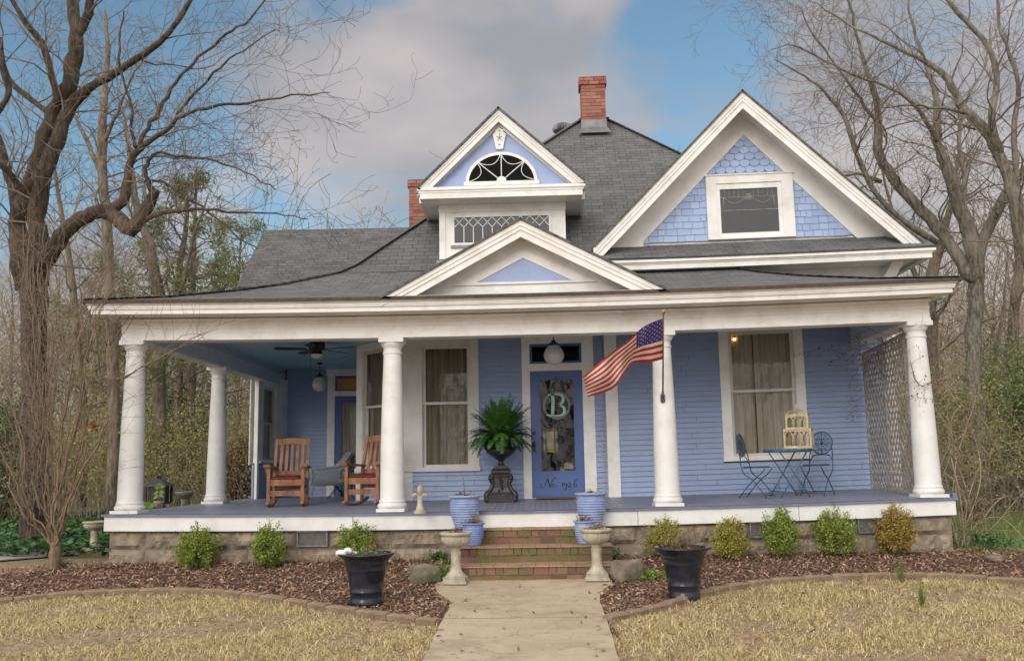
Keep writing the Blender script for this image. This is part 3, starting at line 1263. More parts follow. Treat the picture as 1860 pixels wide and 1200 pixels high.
def rough_block(mb, x0, x1, z0, z1, y, depth=.2, seed=0):
    nx, nz_ = max(3, int((x1 - x0) / .05)), max(3, int((z1 - z0) / .05))
    vs, fs = [], []
    for j in range(nz_ + 1):
        for i in range(nx + 1):
            x, z = x0 + (x1 - x0) * i / nx, z0 + (z1 - z0) * j / nz_
            ex = min(i, nx - i) / nx * 2
            ez = min(j, nz_ - j) / nz_ * 2
            bul = min(1, 3 * ex) * min(1, 2.4 * ez)
            nn = mnoise.noise(Vector((x * 5 + seed, z * 5, seed))) + .5 * mnoise.noise(Vector((x * 14, z * 14, seed)))
            vs.append((x, y - .055 * bul * (1 + nn * .9), z))
    for j in range(nz_):
        for i in range(nx):
            a = j * (nx + 1) + i
            fs.append((a, a + 1, a + nx + 2, a + nx + 1))
    mb.add(vs, fs)


vents = []
for (a, c, d0, e0) in ((540, 596, 965, 992), (1361, 1386, 948, 976), (1557, 1606, 939, 967)):
    p, q = Pn(a, (d0 + e0) / 2, .08), Pn(c, (d0 + e0) / 2, .08)
    vents.append((p.x, q.x, Pn((a + c) / 2, e0, .08).z, -.24))
for (s0, s1) in ((XL + .05, 1.0), (2.95, XR - .03)):
    for (z0, z1) in ((-.50, -.24), (-.80, -.50), (-1.05, -.80)):
        x = s0
        while x < s1 - .05:
            xe = min(s1, x + random.uniform(.42, .85))
            if s1 - xe < .2:
                xe = s1
            hole = [v for v in vents if v[0] < xe and v[1] > x and z1 > v[2] + .05 and z0 < v[3]]
            if hole and z0 > -.6:
                v = hole[0]
                if v[0] - x > .08:
                    rough_block(b, x, v[0] - .02, z0 + .008, z1 - .008, .10, seed=x)
                if v[0] < xe:
                    nxt = v[1] + .02
                    if xe - nxt > .08:
                        rough_block(b, nxt, xe - .01, z0 + .008, z1 - .008, .10, seed=x + 5)
                x = max(xe, nxt)
                continue
            rough_block(b, x, xe - .014, z0 + .008, z1 - .008, .10, seed=x)
            x = xe
for (z0, z1) in ((-.50, -.24), (-.95, -.50)):
    b.box(XL + .05, XL + .25, .2, 6.2, z0 + .008, z1 - .008)
    b.box(XR - .2, XR - .03, .2, 2.6, z0 + .008, z1 - .008)
part_split(b, 'foundation', M['stone'], 2)
b = MB()
for (s0, s1) in ((XL + .07, 1.0), (2.95, XR - .05)):
    b.box(s0, s1, .105, .2, -1.2, -.236)
part_split(b, 'foundation_mortar', M['mortar'], 2)
for (x0, x1, z0, z1) in vents:
    b = MB()
    t_ = .018
    b.box(x0, x0 + t_, .04, .104, z0, z1)
    b.box(x1 - t_, x1, .04, .104, z0, z1)
    b.box(x0 + t_, x1 - t_, .04, .104, z0, z0 + t_)
    b.box(x0 + t_, x1 - t_, .04, .104, z1 - t_, z1)
    k = int((x1 - x0) / .028)
    for i in range(-4, k + 1):
        xa = x0 + i * .028
        for s_ in (1, -1):
            za, zb = (z0 + .01, z1 - .01) if s_ > 0 else (z1 - .01, z0 + .01)
            xb = xa + .11
            ta = max(0, (x0 + .01 - xa) / .11)
            tb = min(1, (x1 - .01 - xa) / .11)
            if tb > ta:
                b.bar((xa + .11 * ta, .055, za + (zb - za) * ta), (xa + .11 * tb, .055, za + (zb - za) * tb), .004, .006)
    part(b, 'foundation_vent', M['ventgrey'])

# ---- roofs
PT = [(0, 2.985), (.81, 3.17), (1.63, 3.42), (2.15, 3.61), (2.95, 3.97), (3.2, 4.15), (3.68, 4.64), (4.37, 5.33), (7.46, 8.34)]


def roofpoly(mb, pts, th=.035):
    pts = [Vector(q) for q in pts]
    nrm = (pts[1] - pts[0]).cross(pts[2] - pts[0]).normalized()
    if nrm.z < 0:
        pts = pts[::-1]
        nrm = -nrm
    mb.prism([q for q in pts][::-1], -nrm * th)
    # prism writes first cap reversed: keep the outer face up


def profile_z(t):
    for (a, za), (c, zc) in zip(PT, PT[1:]):
        if t <= c:
            return za + (zc - za) * (t - a) / (c - a)
    return PT[-1][1]


XH = 8.42   # right foot of the steep hip
b = MB()
for (t0, z0), (t1, z1) in zip(PT[:4], PT[1:5]):
    # front band (sliced along x so the sag curves it), left and right bands; at 45 degrees in plan
    n = 14
    xa0, xa1 = EX0 + t0, EX1 - t0
    xb0, xb1 = EX0 + t1, EX1 - t1
    for i in range(n):
        f0, f1 = i / n, (i + 1) / n
        roofpoly(b, [(xa0 + (xa1 - xa0) * f0, EY + t0, z0), (xa0 + (xa1 - xa0) * f1, EY + t0, z0), (xb0 + (xb1 - xb0) * f1, EY + t1, z1), (xb0 + (xb1 - xb0) * f0, EY + t1, z1)])
    roofpoly(b, [(xa0, EY + t0, z0), (xb0, EY + t1, z1), (xb0, 8.4, z1), (xa0, 8.4, z0)])
    roofpoly(b, [(xa1, EY + t0, z0), (xb1, EY + t1, z1), (xb1, 3.0 + t1, z1), (xa1, 3.0, z0)])
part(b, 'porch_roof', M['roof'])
b = MB()
XA = 3.75 + (7.01 - 2.5)
for (t0, z0), (t1, z1) in zip(PT[4:-1], PT[5:]):
    xa0, xb0 = EX0 + t0, EX0 + t1
    xa1, xb1 = 3.75 + (7.01 - (EY + t0)), 3.75 + (7.01 - (EY + t1))
    roofpoly(b, [(xa0, EY + t0, z0), (xa1, EY + t0, z0), (xb1, EY + t1, z1), (xb0, EY + t1, z1)])
    yb0, yb1 = 14.47 - (EY + t0) + 0, 14.47 - (EY + t1)
    roofpoly(b, [(xa0, EY + t0, z0), (xb0, EY + t1, z1), (xb0, yb1, z1), (xa0, yb0, z0)])
    roofpoly(b, [(xa1, EY + t0, z0), (xb1, EY + t1, z1), (xb1, yb1, z1), (xa1, yb0, z0)])
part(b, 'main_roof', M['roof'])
# hip caps
b = MB()
for pts_ in ([(EX0 + t, EY + t, z + .012) for t, z in PT], [(3.75 + (7.01 - (EY + t)), EY + t, z + .012) for t, z in PT[6:]], [(EX1 - t, EY + t, z + .012) for t, z in PT[:5]], [(3.09, 7.01, 8.35), (3.75, 7.01, 8.35)]):
    for p, q in zip(pts_, pts_[1:]):
        p, q = Vector(p), Vector(q)
        k = max(1, int((q - p).length / .16))
        for i in range(k):
            a, c = p.lerp(q, i / k), p.lerp(q, (i + 1) / k + .02)
            b.bar(a + Vector((0, 0, .006)), c, .20, .007)
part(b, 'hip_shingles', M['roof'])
# drip edge
b = MB()
lbox(b, EX0 - .02, EX1 + .02, EY - .02, EY + .0, 2.945, 2.99, n=30)
b.box(EX0 - .02, EX0, EY, 8.0, 2.945, 2.99)
b.box(EX1, EX1 + .02, EY, YR, 2.945, 2.99)
part(b, 'drip_edge', M['roofedge'])
# left wing roof
yr = 9.6
A_ = Pn(480, 418, yr)
B_ = Pn(705, 428, yr)
for k in range(200):
    yy = 5.0 + k * .02
    if Pn(430, 521, yy).x >= A_.x - .05:
        pass
yE = None
best = 9
for k in range(200):
    yy = 5.5 + k * .02
    dd = abs(Pn(430, 521, yy).x - A_.x)
    if dd < best:
        best, yE = dd, yy
E_ = Pn(430, 521, yE)
zE = E_.z
b = MB()
roofpoly(b, [(A_.x, yE, zE), (3.0, yE, zE), (3.0, yr, A_.z), (A_.x, yr, A_.z)])
roofpoly(b, [(A_.x, yr, A_.z), (3.0, yr, A_.z), (3.0, yr + 3, zE), (A_.x, yr + 3, zE)])
part(b, 'wing_roof', M['roof'])
b = MB()
b.prism([(A_.x + .35, yE + .3, zE), (A_.x + .35, yr, A_.z - .15), (A_.x + .35, yr + 2.7, zE)], (.05, 0, 0))
b.box(A_.x + .35, A_.x + .4, yE + .3, yr + 2.7, -.6, zE)
part(b, 'wall', M['siding'])


def tri_rake(mb, A, E, layers, clip=None):
    """bargeboards along A(pex)->E(nd); layers = (dz0, dz1, y0, y1)"""
    for (d0, d1, y0, y1) in layers:
        xa, xb, za, zb_ = E.x, E.x, E.z - d0, E.z - d1
        if clip is not None:
            m_ = (E.x - A.x) / (E.z - A.z)
            if za < clip:
                xa, za = A.x + (clip - A.z + d0) * m_, clip
            if zb_ < clip:
                xb, zb_ = A.x + (clip - A.z + d1) * m_, clip
        mb.prism([(A.x, y0, A.z - d0), (xa, y0, za), (xb, y0, zb_), (A.x, y0, A.z - d1)], (0, y1 - y0, 0))


# ---- big right gable
YG = 1.95
gA, gL, gR = Pn(1348, 166, YG), Pn(1078, 450, YG), Pn(1684, 448, YG)
b = MB()
yb = 7.4
for E2 in (gL, gR):
    roofpoly(b, [(gA.x, YG - .03, gA.z + .03), (E2.x, YG - .03, E2.z + .03), (E2.x, yb, E2.z + .03), (gA.x, yb, gA.z + .03)], .03)
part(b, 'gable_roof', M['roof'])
b = MB()
for E2 in (gL, gR):
    tri_rake(b, gA, E2, [(.0, .10, YG, YG + .06), (.10, .13, YG + .015, YG + .06), (.13, .17, YG + .008, YG + .06), (.17, .29, YG + .025, YG + .06)], E2.z - .13)
part(b, 'bargeboard', M['white'])
b = MB()
for E2 in (gL, gR):                      # soffit of the gable overhang
    mb_ = [(gA.x, YG + .06, gA.z - .08), (E2.x, YG + .06, E2.z - .08), (E2.x, 2.62, E2.z - .08), (gA.x, 2.62, gA.z - .08)]
    b.prism(mb_, (0, 0, -.02))
part(b, 'soffit', M['white'])
YT = 2.55
sA, sL, sR = Pn(1350, 246, YT), Pn(1168, 440, YT), Pn(1556, 433, YT)
zb = min(sL.z, sR.z) - .02
b = MB()
b.prism([(gA.x, YT + .03, gA.z - .1), (gL.x, YT + .03, gL.z - .15), (gR.x, YT + .03, gR.z - .15)], (0, .05, 0))
part(b, 'gable_wall', M['white'])
b = MB()
# frieze boards between soffit and shingles
for (S2, E2) in ((sL, gL), (sR, gR)):
    b.prism([(sA.x, YT - .03, sA.z), (S2.x, YT - .03, S2.z), (S2.x, YT - .03, E2.z - .1), (E2.x, YT - .03, E2.z - .1), (gA.x, YT - .03, gA.z - .1)], (0, .03, 0))
part(b, 'frieze_board', M['white'])
# gable window opening
gw = (Pn(1283, 376, YT).x, Pn(1441, 376, YT).x, Pn(1360, 434, YT).z, Pn(1360, 319, YT).z)
b = MB()
zsp = Pn(1350, 316, YT).z
row, zz0 = 0, sL.z - .02
eh = .118
while zz0 < sA.z:
    fancy = zz0 > zsp - .05
    ww = .17 if fancy else None
    hw = max(0, (sA.z - zz0)) / (sA.z - sL.z) * ((sR.x - sL.x) / 2) + .12
    cx_ = sA.x + (zz0 - sA.z) / (sA.z - sL.z) * (sA.x - (sL.x + sR.x) / 2)
    x = cx_ - hw + (.085 if (fancy and row % 2) else 0)
    if fancy:
        x = sA.x - round(hw / .17) * .17 + (.085 if row % 2 else 0)
    while x < cx_ + hw:
        wv = ww or random.choice((.10, .13, .16, .2, .24))
        jz = 0 if fancy else random.uniform(-.008, .008)
        x2 = x + wv - .006
        yf_ = YT - .012
        if not (gw[0] < x and x2 < gw[1] and gw[2] < zz0 and zz0 + eh < gw[3]):
            if fancy:
                ns = 6
                pts_ = [(x, yf_ + .016, zz0 + eh + .02)] + [(x + (x2 - x) * (.5 - .5 * math.cos(PI * i / ns)), yf_, zz0 + .05 - .05 * math.sin(PI * i / ns)) for i in range(ns + 1)] + [(x2, yf_ + .016, zz0 + eh + .02)]
                k = len(pts_)
                b.add(pts_ + [(q[0], q[1] + .012, q[2]) for q in pts_], [list(range(k))] + [(i, i + k, (i + 1) % k + k, (i + 1) % k) for i in range(k)])
            else:
                b.add([(x, yf_, zz0 + jz), (x2, yf_, zz0 + jz), (x2, yf_ + .014, zz0 + eh + .01), (x, yf_ + .014, zz0 + eh + .01), (x, yf_ + .014, zz0 + jz), (x2, yf_ + .014, zz0 + jz)],
                      [(0, 1, 2, 3), (4, 5, 1, 0), (0, 3, 4), (1, 5, 2)])
        x += wv
    zz0 += eh
    row += 1
# keep only shingles inside the framed triangle
keep = MB()
part(b, 'wall_shingles', M['shing_wall'])
b = MB()                                         # window frame, stepped
gi = (Pn(1308, 376, YT).x, Pn(1413, 376, YT).x, Pn(1360, 423, YT).z, Pn(1360, 343, YT).z)
gm = (Pn(1301, 376, YT).x, Pn(1420, 376, YT).x, Pn(1360, 430, YT).z, Pn(1360, 333, YT).z)


def frame4(mb, o_, i_, y0, y1):
    mb.box(o_[0], i_[0], y0, y1, o_[2], o_[3])
    mb.box(i_[1], o_[1], y0, y1, o_[2], o_[3])
    mb.box(i_[0], i_[1], y0 + .001, y1, i_[3], o_[3])
    mb.box(i_[0], i_[1], y0 + .001, y1, o_[2], i_[2])


frame4(b, gw, gm, YT - .06, YT + .02)
frame4(b, gm, gi, YT - .035, YT + .02)
b.box(gw[0] - .02, gw[1] + .02, YT - .08, YT - .0, gw[3], gw[3] + .02)
gwo = part(b, 'gable_window', M['white'])
b = MB()
b.box(gi[0], gi[1], YT + .0, YT + .006, gi[2], gi[3])
part(b, 'pane', M['glassdark'], None, gwo)
b = MB()
b.box(gi[0], gi[1], YT + .010, YT + .02, gi[2], gi[3])
part(b, 'blind', simple('frosted_backing', (.30, .28, .26, 1), (.04, .04, .04, 1), 11, .6, .4, 60), None, gwo)
b = MB()                                         # leaded swags and rosette
zm_ = gi[2] + (gi[3] - gi[2]) * .52
xm_ = (gi[0] + gi[1]) / 2
b.bar((gi[0], YT - .004, zm_), (gi[1], YT - .004, zm_), .006, .008)
b.bar((gi[0], YT - .004, gi[3] - .14), (gi[1], YT - .004, gi[3] - .14), .006, .006)
for s_ in (-1, 1):
    pts_ = [(xm_ + s_ * (.06 + i * .04), YT - .004, gi[3] - .15 - .10 * math.sin(PI * i / 9)) for i in range(10)]
    b.tube(pts_, .005, 4)
    b.tube([(xm_ + s_ * .43, YT - .004, gi[3] - .14), (xm_ + s_ * .44, YT - .004, gi[3] - .35)], .006, 4)
    for i in range(5):
        b.bar((xm_ + s_ * (.09 + i * .08), YT - .004, gi[3]), (xm_ + s_ * (.09 + i * .08), YT - .004, gi[3] - .14), .004, .004)
for i in range(8):
    a = i * PI / 4
    b.tube([(xm_, YT - .004, gi[3] - .15), (xm_ + .05 * math.cos(a), YT - .004, gi[3] - .15 + .05 * math.sin(a)), (xm_ + .07 * math.cos(a + .4), YT - .004, gi[3] - .15 + .07 * math.sin(a + .4))], .008, 4)
part(b, 'leading', M['lattice'], None, gwo)
# pent roof and cornice below the gable
pz1, pz0 = Pn(1360, 438, YT - .03).z, Pn(1360, 461, 1.80).z
b = MB()
px0, px1 = gL.x + .10, 8.56
lb = 12
for i in range(lb):
    xa, xb = px0 + (px1 - px0) * i / lb, px0 + (px1 - px0) * (i + 1) / lb
    roofpoly(b, [(xa, 1.78, pz0), (xb, 1.78, pz0), (xb, YT + .02, pz1), (xa, YT + .02, pz1)])
roofpoly(b, [(px1, 1.78, pz0), (px1, 7.0, pz0), (px1 - .4, 7.0, pz1), (px1 - .4, YT, pz1)])
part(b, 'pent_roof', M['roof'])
b = MB()
for (d0, d1, o) in ((.03, .075, 0), (.075, .10, .03), (.10, .185, .05)):
    lbox(b, px0, px1 - o, 1.80 + o, 1.98, pz0 - d1, pz0 - d0, n=14)
    b.box(px1 - o - .1, px1 - o, 1.98, 7.0, pz0 - d1, pz0 - d0)
lbox(b, px0, px1 - .2, 1.98, 2.60, pz0 - .15, pz0 - .13, n=14)
b.box(px1 - .5, px1 - .2, 2.60, 7.0, pz0 - .15, pz0 - .13)
b.prism([(px0, 2.56, 3.3), (8.03, 2.56, 3.3), (8.03, 2.56, pz0 - .15), (px0, 2.56, pz0 - .15)], (0, .04, 0))
b.prism([(8.03, 2.40, 3.45), (8.2, 2.2, pz0 - .15), (8.2, 2.6, pz0 - .15), (8.03, 2.6, 3.45)], (-.2, 0, 0))
part(b, 'gable_cornice', M['white'])
b = MB()
siding(b, 0, 5, -.6, 3.9)
part(b, 'wall', M['siding'], FR(8.005, 2.6, PI / 2))

# ---- dormer
YD, YDW = 2.32, 2.85
dA, dL, dR = Pn(905, 197, YD), Pn(757, 343, YD), Pn(1063, 329, YD)
b = MB()
for E2 in (dL, dR):
    roofpoly(b, [(dA.x, YD - .03, dA.z + .03), (E2.x, YD - .03, E2.z + .03), (E2.x, 5.2, E2.z + .03), (dA.x, 7.4, dA.z + .03)], .035)
part(b, 'dormer_roof', M['roof'])
b = MB()
for E2 in (dL, dR):
    tri_rake(b, dA, E2, [(.0, .07, YD, YD + .05), (.07, .09, YD + .012, YD + .05), (.09, .12, YD + .006, YD + .05), (.12, .23, YD + .022, YD + .05)], E2.z - .02)
    b.prism([(dA.x, YD + .05, dA.z - .1), (E2.x, YD + .05, E2.z - .1), (E2.x, YD + .2, E2.z - .1), (dA.x, YD + .2, dA.z - .1)], (0, 0, -.02))
part(b, 'bargeboard', M['white'])
zc1, zc0 = dL.z + .02, Pn(905, 357, YD).z
zc1 = (dL.z + dR.z) / 2 + .0
b = MB()
b.box(dL.x + .03, dR.x - .03, YD + .02, YD + .3, zc1 - .10, zc1 - .0)
b.box(dL.x + .0, dR.x - .0, YD - .0, YD + .3, zc1 - .06, zc1 - .015)
b.box(dL.x + .05, dR.x - .05, YD + .03, YD + .3, zc0, zc1 - .10)
b.box(dL.x + .05, dR.x - .05, YD + .3, 5.4, zc0 + .02, zc0 + .05)
b.box(dL.x + .0, dL.x + .05, YD + .3, 5.4, zc0 + .0, zc1)
b.box(dR.x - .05, dR.x - .0, YD + .3, 5.4, zc0 + .0, zc1)
part(b, 'dormer_cornice', M['white'])
b = MB()
b.prism([(dA.x, YD + .18, dA.z - .2), (dL.x + .15, YD + .18, zc1), (dR.x - .15, YD + .18, zc1)], (0, .04, 0))
part(b, 'tympanum', M['gableblue'])
# inner white rake trim of the tympanum
iA = Pn(905, 232, YD + .18)
b = MB()
for E2 in (dL, dR):
    b.prism([(dA.x, YD + .13, dA.z - .1), (E2.x, YD + .13, E2.z - .1), (E2.x * .84 + dA.x * .16, YD + .13, zc1), (dA.x, YD + .13, iA.z)], (0, .05, 0))
part(b, 'frieze_board', M['white'])
yw_ = YD + .15
fc = Pn(911, 331, yw_)
frx, frz = (Pn(977, 331, yw_).x - Pn(846, 331, yw_).x) / 2, Pn(911, 276, yw_).z - fc.z
b = MB()


def arc(cx, cz, rx, rz_, a0, a1, n=24, y=yw_):
    return [(cx + rx * math.cos(a0 + (a1 - a0) * i / n), y, cz + rz_ * math.sin(a0 + (a1 - a0) * i / n)) for i in range(n + 1)]


oa = arc(fc.x, fc.z, frx, frz, 0, PI)
ia = arc(fc.x, fc.z, frx - .055, frz - .05, 0, PI)
for i in range(24):
    b.prism([oa[i], oa[i + 1], ia[i + 1], ia[i]], (0, .06, 0))
b.box(fc.x - frx - .03, fc.x + frx + .03, yw_ - .01, yw_ + .06, fc.z - .05, fc.z + .02)
fan_o = part(b, 'fan_window', M['white'])
b = MB()
cz = fc.z + .02
for a in (PI / 4, PI / 2, 3 * PI / 4):
    b.bar((fc.x, yw_ - .004, cz), (fc.x + (frx - .04) * math.cos(a), yw_ - .004, cz + (frz - .05) * math.sin(a)), .014, .018, (0, 1, 0))
for (a0, a1) in ((0, PI / 4), (PI / 4, PI / 2), (PI / 2, 3 * PI / 4), (3 * PI / 4, PI)):
    p, q = [Vector((fc.x + (frx - .05) * math.cos(a), yw_ - .004, cz + (frz - .06) * math.sin(a))) for a in (a0 + .03, a1)]
    am = (a0 + a1) / 2
    mid = Vector((fc.x + (frx - .05) * .68 * math.cos(am), yw_ - .004, cz + (frz - .06) * .68 * math.sin(am)))
    b.tube([p.lerp(q, t) + (mid - (p + q) / 2) * 4 * t * (1 - t) for t in [i / 10 for i in range(11)]], .008, 4)
hub = arc(fc.x, cz, .085, .085, 0, PI, 12, yw_ - .014)
b.prism(hub[::-1], (0, .03, 0))
part(b, 'muntin', M['white'], None, fan_o)
b = MB()
gl_ = arc(fc.x, fc.z, frx - .03, frz - .03, 0, PI, 24, yw_ + .008)
b.prism(gl_[::-1], (0, .004, 0))
part(b, 'pane', M['glassdark'], None, fan_o)
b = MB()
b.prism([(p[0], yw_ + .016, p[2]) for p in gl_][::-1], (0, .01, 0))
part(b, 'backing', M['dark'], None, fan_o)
k0 = Pn(907, 252, yw_)
b = MB()
s_ = mpp(k0)
sh = [(-9, 22), (-5, 22), (5, 22), (7, 22), (10, -2), (12, -6), (7, -10), (5, -18), (0, -20), (-5, -18), (-7, -10), (-12, -6), (-10, -2)]
sh = [(-6, 20), (6, 20), (12, -8), (8, -12), (6, -19), (0, -22), (-6, -19), (-8, -12), (-12, -8)]
b.prism([(k0.x + x * s_, yw_ - .02, k0.z - z * s_) for x, z in sh][::-1], (0, .05, 0))
ko = part(b, 'keystone', M['white'])
b = MB()
for (x, z, r) in ((0, 12, 1.6), (0, -14, 1.6), (-2.6, 3, 1.3), (2.6, 3, 1.3)):
    b.ball((k0.x + x * s_, yw_ - .022, k0.z - z * s_), r * s_, 5)
b.tube([(k0.x, yw_ - .022, k0.z + 9 * s_), (k0.x, yw_ - .022, k0.z - 2 * s_)], 1.1 * s_, 5)
b.tube([(k0.x - 5 * s_, yw_ - .022, k0.z + 3 * s_), (k0.x, yw_ - .022, k0.z + 1 * s_), (k0.x + 5 * s_, yw_ - .022, k0.z + 3 * s_)], 1 * s_, 5)
part(b, 'carving', M['lattice'], None, ko)
# dormer's lower box with lattice window
wl, wr = Pn(799, 400, YDW).x, Pn(1026, 400, YDW).x
zt_ = zc0 + .03
q0, q1 = Pn(822, 420, YDW), Pn(1001, 420, YDW)
qz0, qz1 = Pn(905, 444, YDW).z, Pn(905, 391, YDW).z
b = MB()
b.box(wl, q0.x - .0, YDW, 4.6, 3.9, zt_)
b.box(q1.x, wr, YDW, 4.6, 3.9, zt_)
b.box(q0.x, q1.x, YDW, YDW + .1, 3.9, qz0)
b.box(q0.x, q1.x, YDW, YDW + .1, qz1, zt_)
b.box(wl - .02, wr + .02, YDW - .02, YDW - .0, qz1 + .07, zt_)
b.box(wl - .01, wl + .1, YDW - .015, YDW, 3.9, qz1 + .07)
b.box(wr - .1, wr + .01, YDW - .015, YDW, 3.9, qz1 + .07)
part(b, 'dormer_wall', M['white'])
b = MB()
b.box(q0.x - .03, q1.x + .03, YDW - .03, YDW - .02, qz0 - .05, qz0)
b.box(wl - .05, wr + .02, YDW - .16, YDW - .0, 4.02, 4.2)
part(b, 'flashing', M['metal'])
b = MB()
frame4(b, (q0.x - .005, q1.x + .005, qz0 - .005, qz1 + .005), (q0.x + .035, q1.x - .035, qz0 + .04, qz1 - .03), YDW - .025, YDW + .02)
dwo = part(b, 'dormer_window', M['white'])
b = MB()
u0_, u1_, v0_, v1_ = q0.x + .035, q1.x - .035, qz0 + .04, qz1 - .03
nd = 10
st = (u1_ - u0_) / nd
dzh = st * 1.05
for i in range(nd + 1):
    x = u0_ + i * st
    if 0 < i < nd:
        b.bar((x, YDW - .008, v0_), (x, YDW - .008, v1_ - dzh * 1.0), .013, .012, (0, 1, 0))
    for s_ in (-1, 1):
        xe = x + s_ * st
        if u0_ - .001 <= xe <= u1_ + .001:
            b.bar((x, YDW - .008, v1_ - dzh), (xe, YDW - .008, v1_), .012, .012, (0, 1, 0))
    if i < nd:
        b.bar((x, YDW - .007, v1_ - .0), (x + st, YDW - .007, v1_ - dzh), .012, .010, (0, 1, 0))
part(b, 'muntin', M['white'], None, dwo)
b = MB()
b.box(u0_, u1_, YDW + .004, YDW + .008, v0_, v1_)
part(b, 'pane', M['glassdark'], None, dwo)
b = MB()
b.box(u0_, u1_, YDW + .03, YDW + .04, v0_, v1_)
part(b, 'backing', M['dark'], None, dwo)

# ---- portico pediment
YP = -.47
pA, pL, pR = Pn(945, 399, YP), Pn(690, 540, YP), Pn(1216, 523, YP)
pL.z = pR.z = 2.965
b = MB()
for E2 in (pL, pR):
    roofpoly(b, [(pA.x, YP - .03, pA.z + .03), (E2.x, YP - .03, E2.z + .02), (E2.x, 1.6, E2.z + .02), (pA.x, 3.2, pA.z + .03)], .03)
part(b, 'portico_roof', M['roof'])
b = MB()
for E2 in (pL, pR):
    tri_rake(b, pA, E2, [(.0, .08, YP, YP + .06), (.08, .105, YP + .015, YP + .06), (.105, .14, YP + .007, YP + .06), (.14, .24, YP + .025, YP + .06)], 2.955)
part(b, 'bargeboard', M['white'])
b = MB()
for E2 in (pL, pR):
    b.prism([(pA.x, YP + .06, pA.z - .08), (E2.x, YP + .06, E2.z - .08), (E2.x, YP + .4, E2.z - .08), (pA.x, YP + .4, pA.z - .08)], (0, 0, -.02))
b.prism([(pA.x, YP + .36, pA.z - .05), (pL.x, YP + .36, pL.z - .05), (pR.x, YP + .36, pR.z - .05)], (0, .05, 0))
# inner border around the blue panel
iA2, iL2, iR2 = Pn(948, 452, YP + .33), Pn(820, 519, YP + .33), Pn(1085, 511, YP + .33)
jA2, jL2, jR2 = Pn(950, 468, YP + .33), Pn(866, 513, YP + .33), Pn(1040, 509, YP + .33)
for (a, a2, c, c2) in ((iA2, iL2, jA2, jL2), (iA2, iR2, jA2, jR2), (iL2, iR2, jL2, jR2)):
    b.prism([(q.x, YP + .33, q.z) for q in (a, a2, c2, c)], (0, .03, 0))
lbox(b, pL.x + .1, pR.x - .1, YP + .03, YP + .36, 2.985, 3.0, n=6)
part(b, 'tympanum', M['white'])
b = MB()
b.prism([(q.x, YP + .345, q.z) for q in (jA2, jL2, jR2)], (0, .01, 0))
part(b, 'tympanum_panel', M['gableblue'])


# ---- chimneys and roof vent
def brickstack(x0, x1, y0, y1, z0, z1, bh=.082, bl=.22, cap=3, seed=1):
    random.seed(seed)
    mb = MB()
    z = z0
    r = 0
    while z < z1 - .02:
        zt = min(z1, z + bh) - .012
        top = z > z1 - cap * bh
        o = .035 if top else 0
        for side in range(4):
            if side % 2 == 0:
                a0, a1 = x0 - o, x1 + o
            else:
                a0, a1 = y0 - o, y1 + o
            x = a0 - (bl / 2 if r % 2 else 0)
            while x < a1:
                p, q = max(x, a0), min(x + bl - .012, a1)
                if q - p > .02:
                    dd = .10
                    j = random.uniform(-.003, .003)
                    if side == 0:
                        mb.box(p, q, y0 - o + j, y0 - o + dd, z, zt)
                    elif side == 2:
                        mb.box(p, q, y1 + o - dd, y1 + o + j, z, zt)
                    elif side == 1 and q > y0 + .1 and p < y1 - .1:
                        mb.box(x1 + o - dd, x1 + o + j, max(p, y0 - o + dd), min(q, y1 + o - dd), z, zt)
                    elif side == 3 and q > y0 + .1 and p < y1 - .1:
                        mb.box(x0 - o + j, x0 - o + dd, max(p, y0 - o + dd), min(q, y1 + o - dd), z, zt)
                x += bl
        z += bh
        r += 1
    return mb


yc = 6.45
c0, c1 = Pn(1056, 190, yc).x, Pn(1100, 190, yc).x
ct, cbm = Pn(1075, 139, yc).z, Pn(1075, 218, yc).z
b = brickstack(c0, c1, yc, yc + .45, cbm, ct, seed=4)
cho = part(b, 'chimney', M['brick'])
b = MB()
b.box(c0 + .012, c1 - .012, yc + .012, yc + .44, 7.0, ct - .015)
part(b, 'mortar', M['mortar'], None, cho)
b = MB()
b.box(c0 - .015, c1 + .015, yc - .015, yc + .5, cbm - .4, cbm)
b.prism([(c0 - .1, yc - .14, cbm - .34), (c1 + .1, yc - .14, cbm - .34), (c1 + .02, yc - .02, cbm - .18), (c0 - .02, yc - .02, cbm - .18)], (0, .03, 0))
part(b, 'flashing', M['metal'], None, cho)
yc = 8.6
c0, c1 = Pn(743, 360, yc).x, Pn(795, 360, yc).x
ct = Pn(757, 326, yc).z
b = brickstack(c0, c1, yc, yc + .6, ct - 2.4, ct, seed=5)
ch2 = part(b, 'chimney', M['brick'])
b = MB()
b.box(c0 + .012, c1 - .012, yc + .012, yc + .59, ct - 2.4, ct - .015)
part(b, 'mortar', M['mortar'], None, ch2)
tv = Pn(1022, 234, 8.2)
b = MB()
rr = 18 * mpp(tv)
pr = []
b.lathe([(rr * .55, -1.2), (rr * .55, -rr * .5)], 20, c=tv)
b.lathe([(rr * .6, -rr * .5), (rr * .95, -rr * .25), (rr, .0), (rr * .85, rr * .35), (rr * .4, rr * .55), (.001, rr * .6)], 48, c=tv, flute=24, fd=.06, smooth=False)
part(b, 'roof_vent', M['metal'])

# ================================================================== GROUND
rng = np.random.default_rng(5)
gz_v = np.vectorize(ground_z)


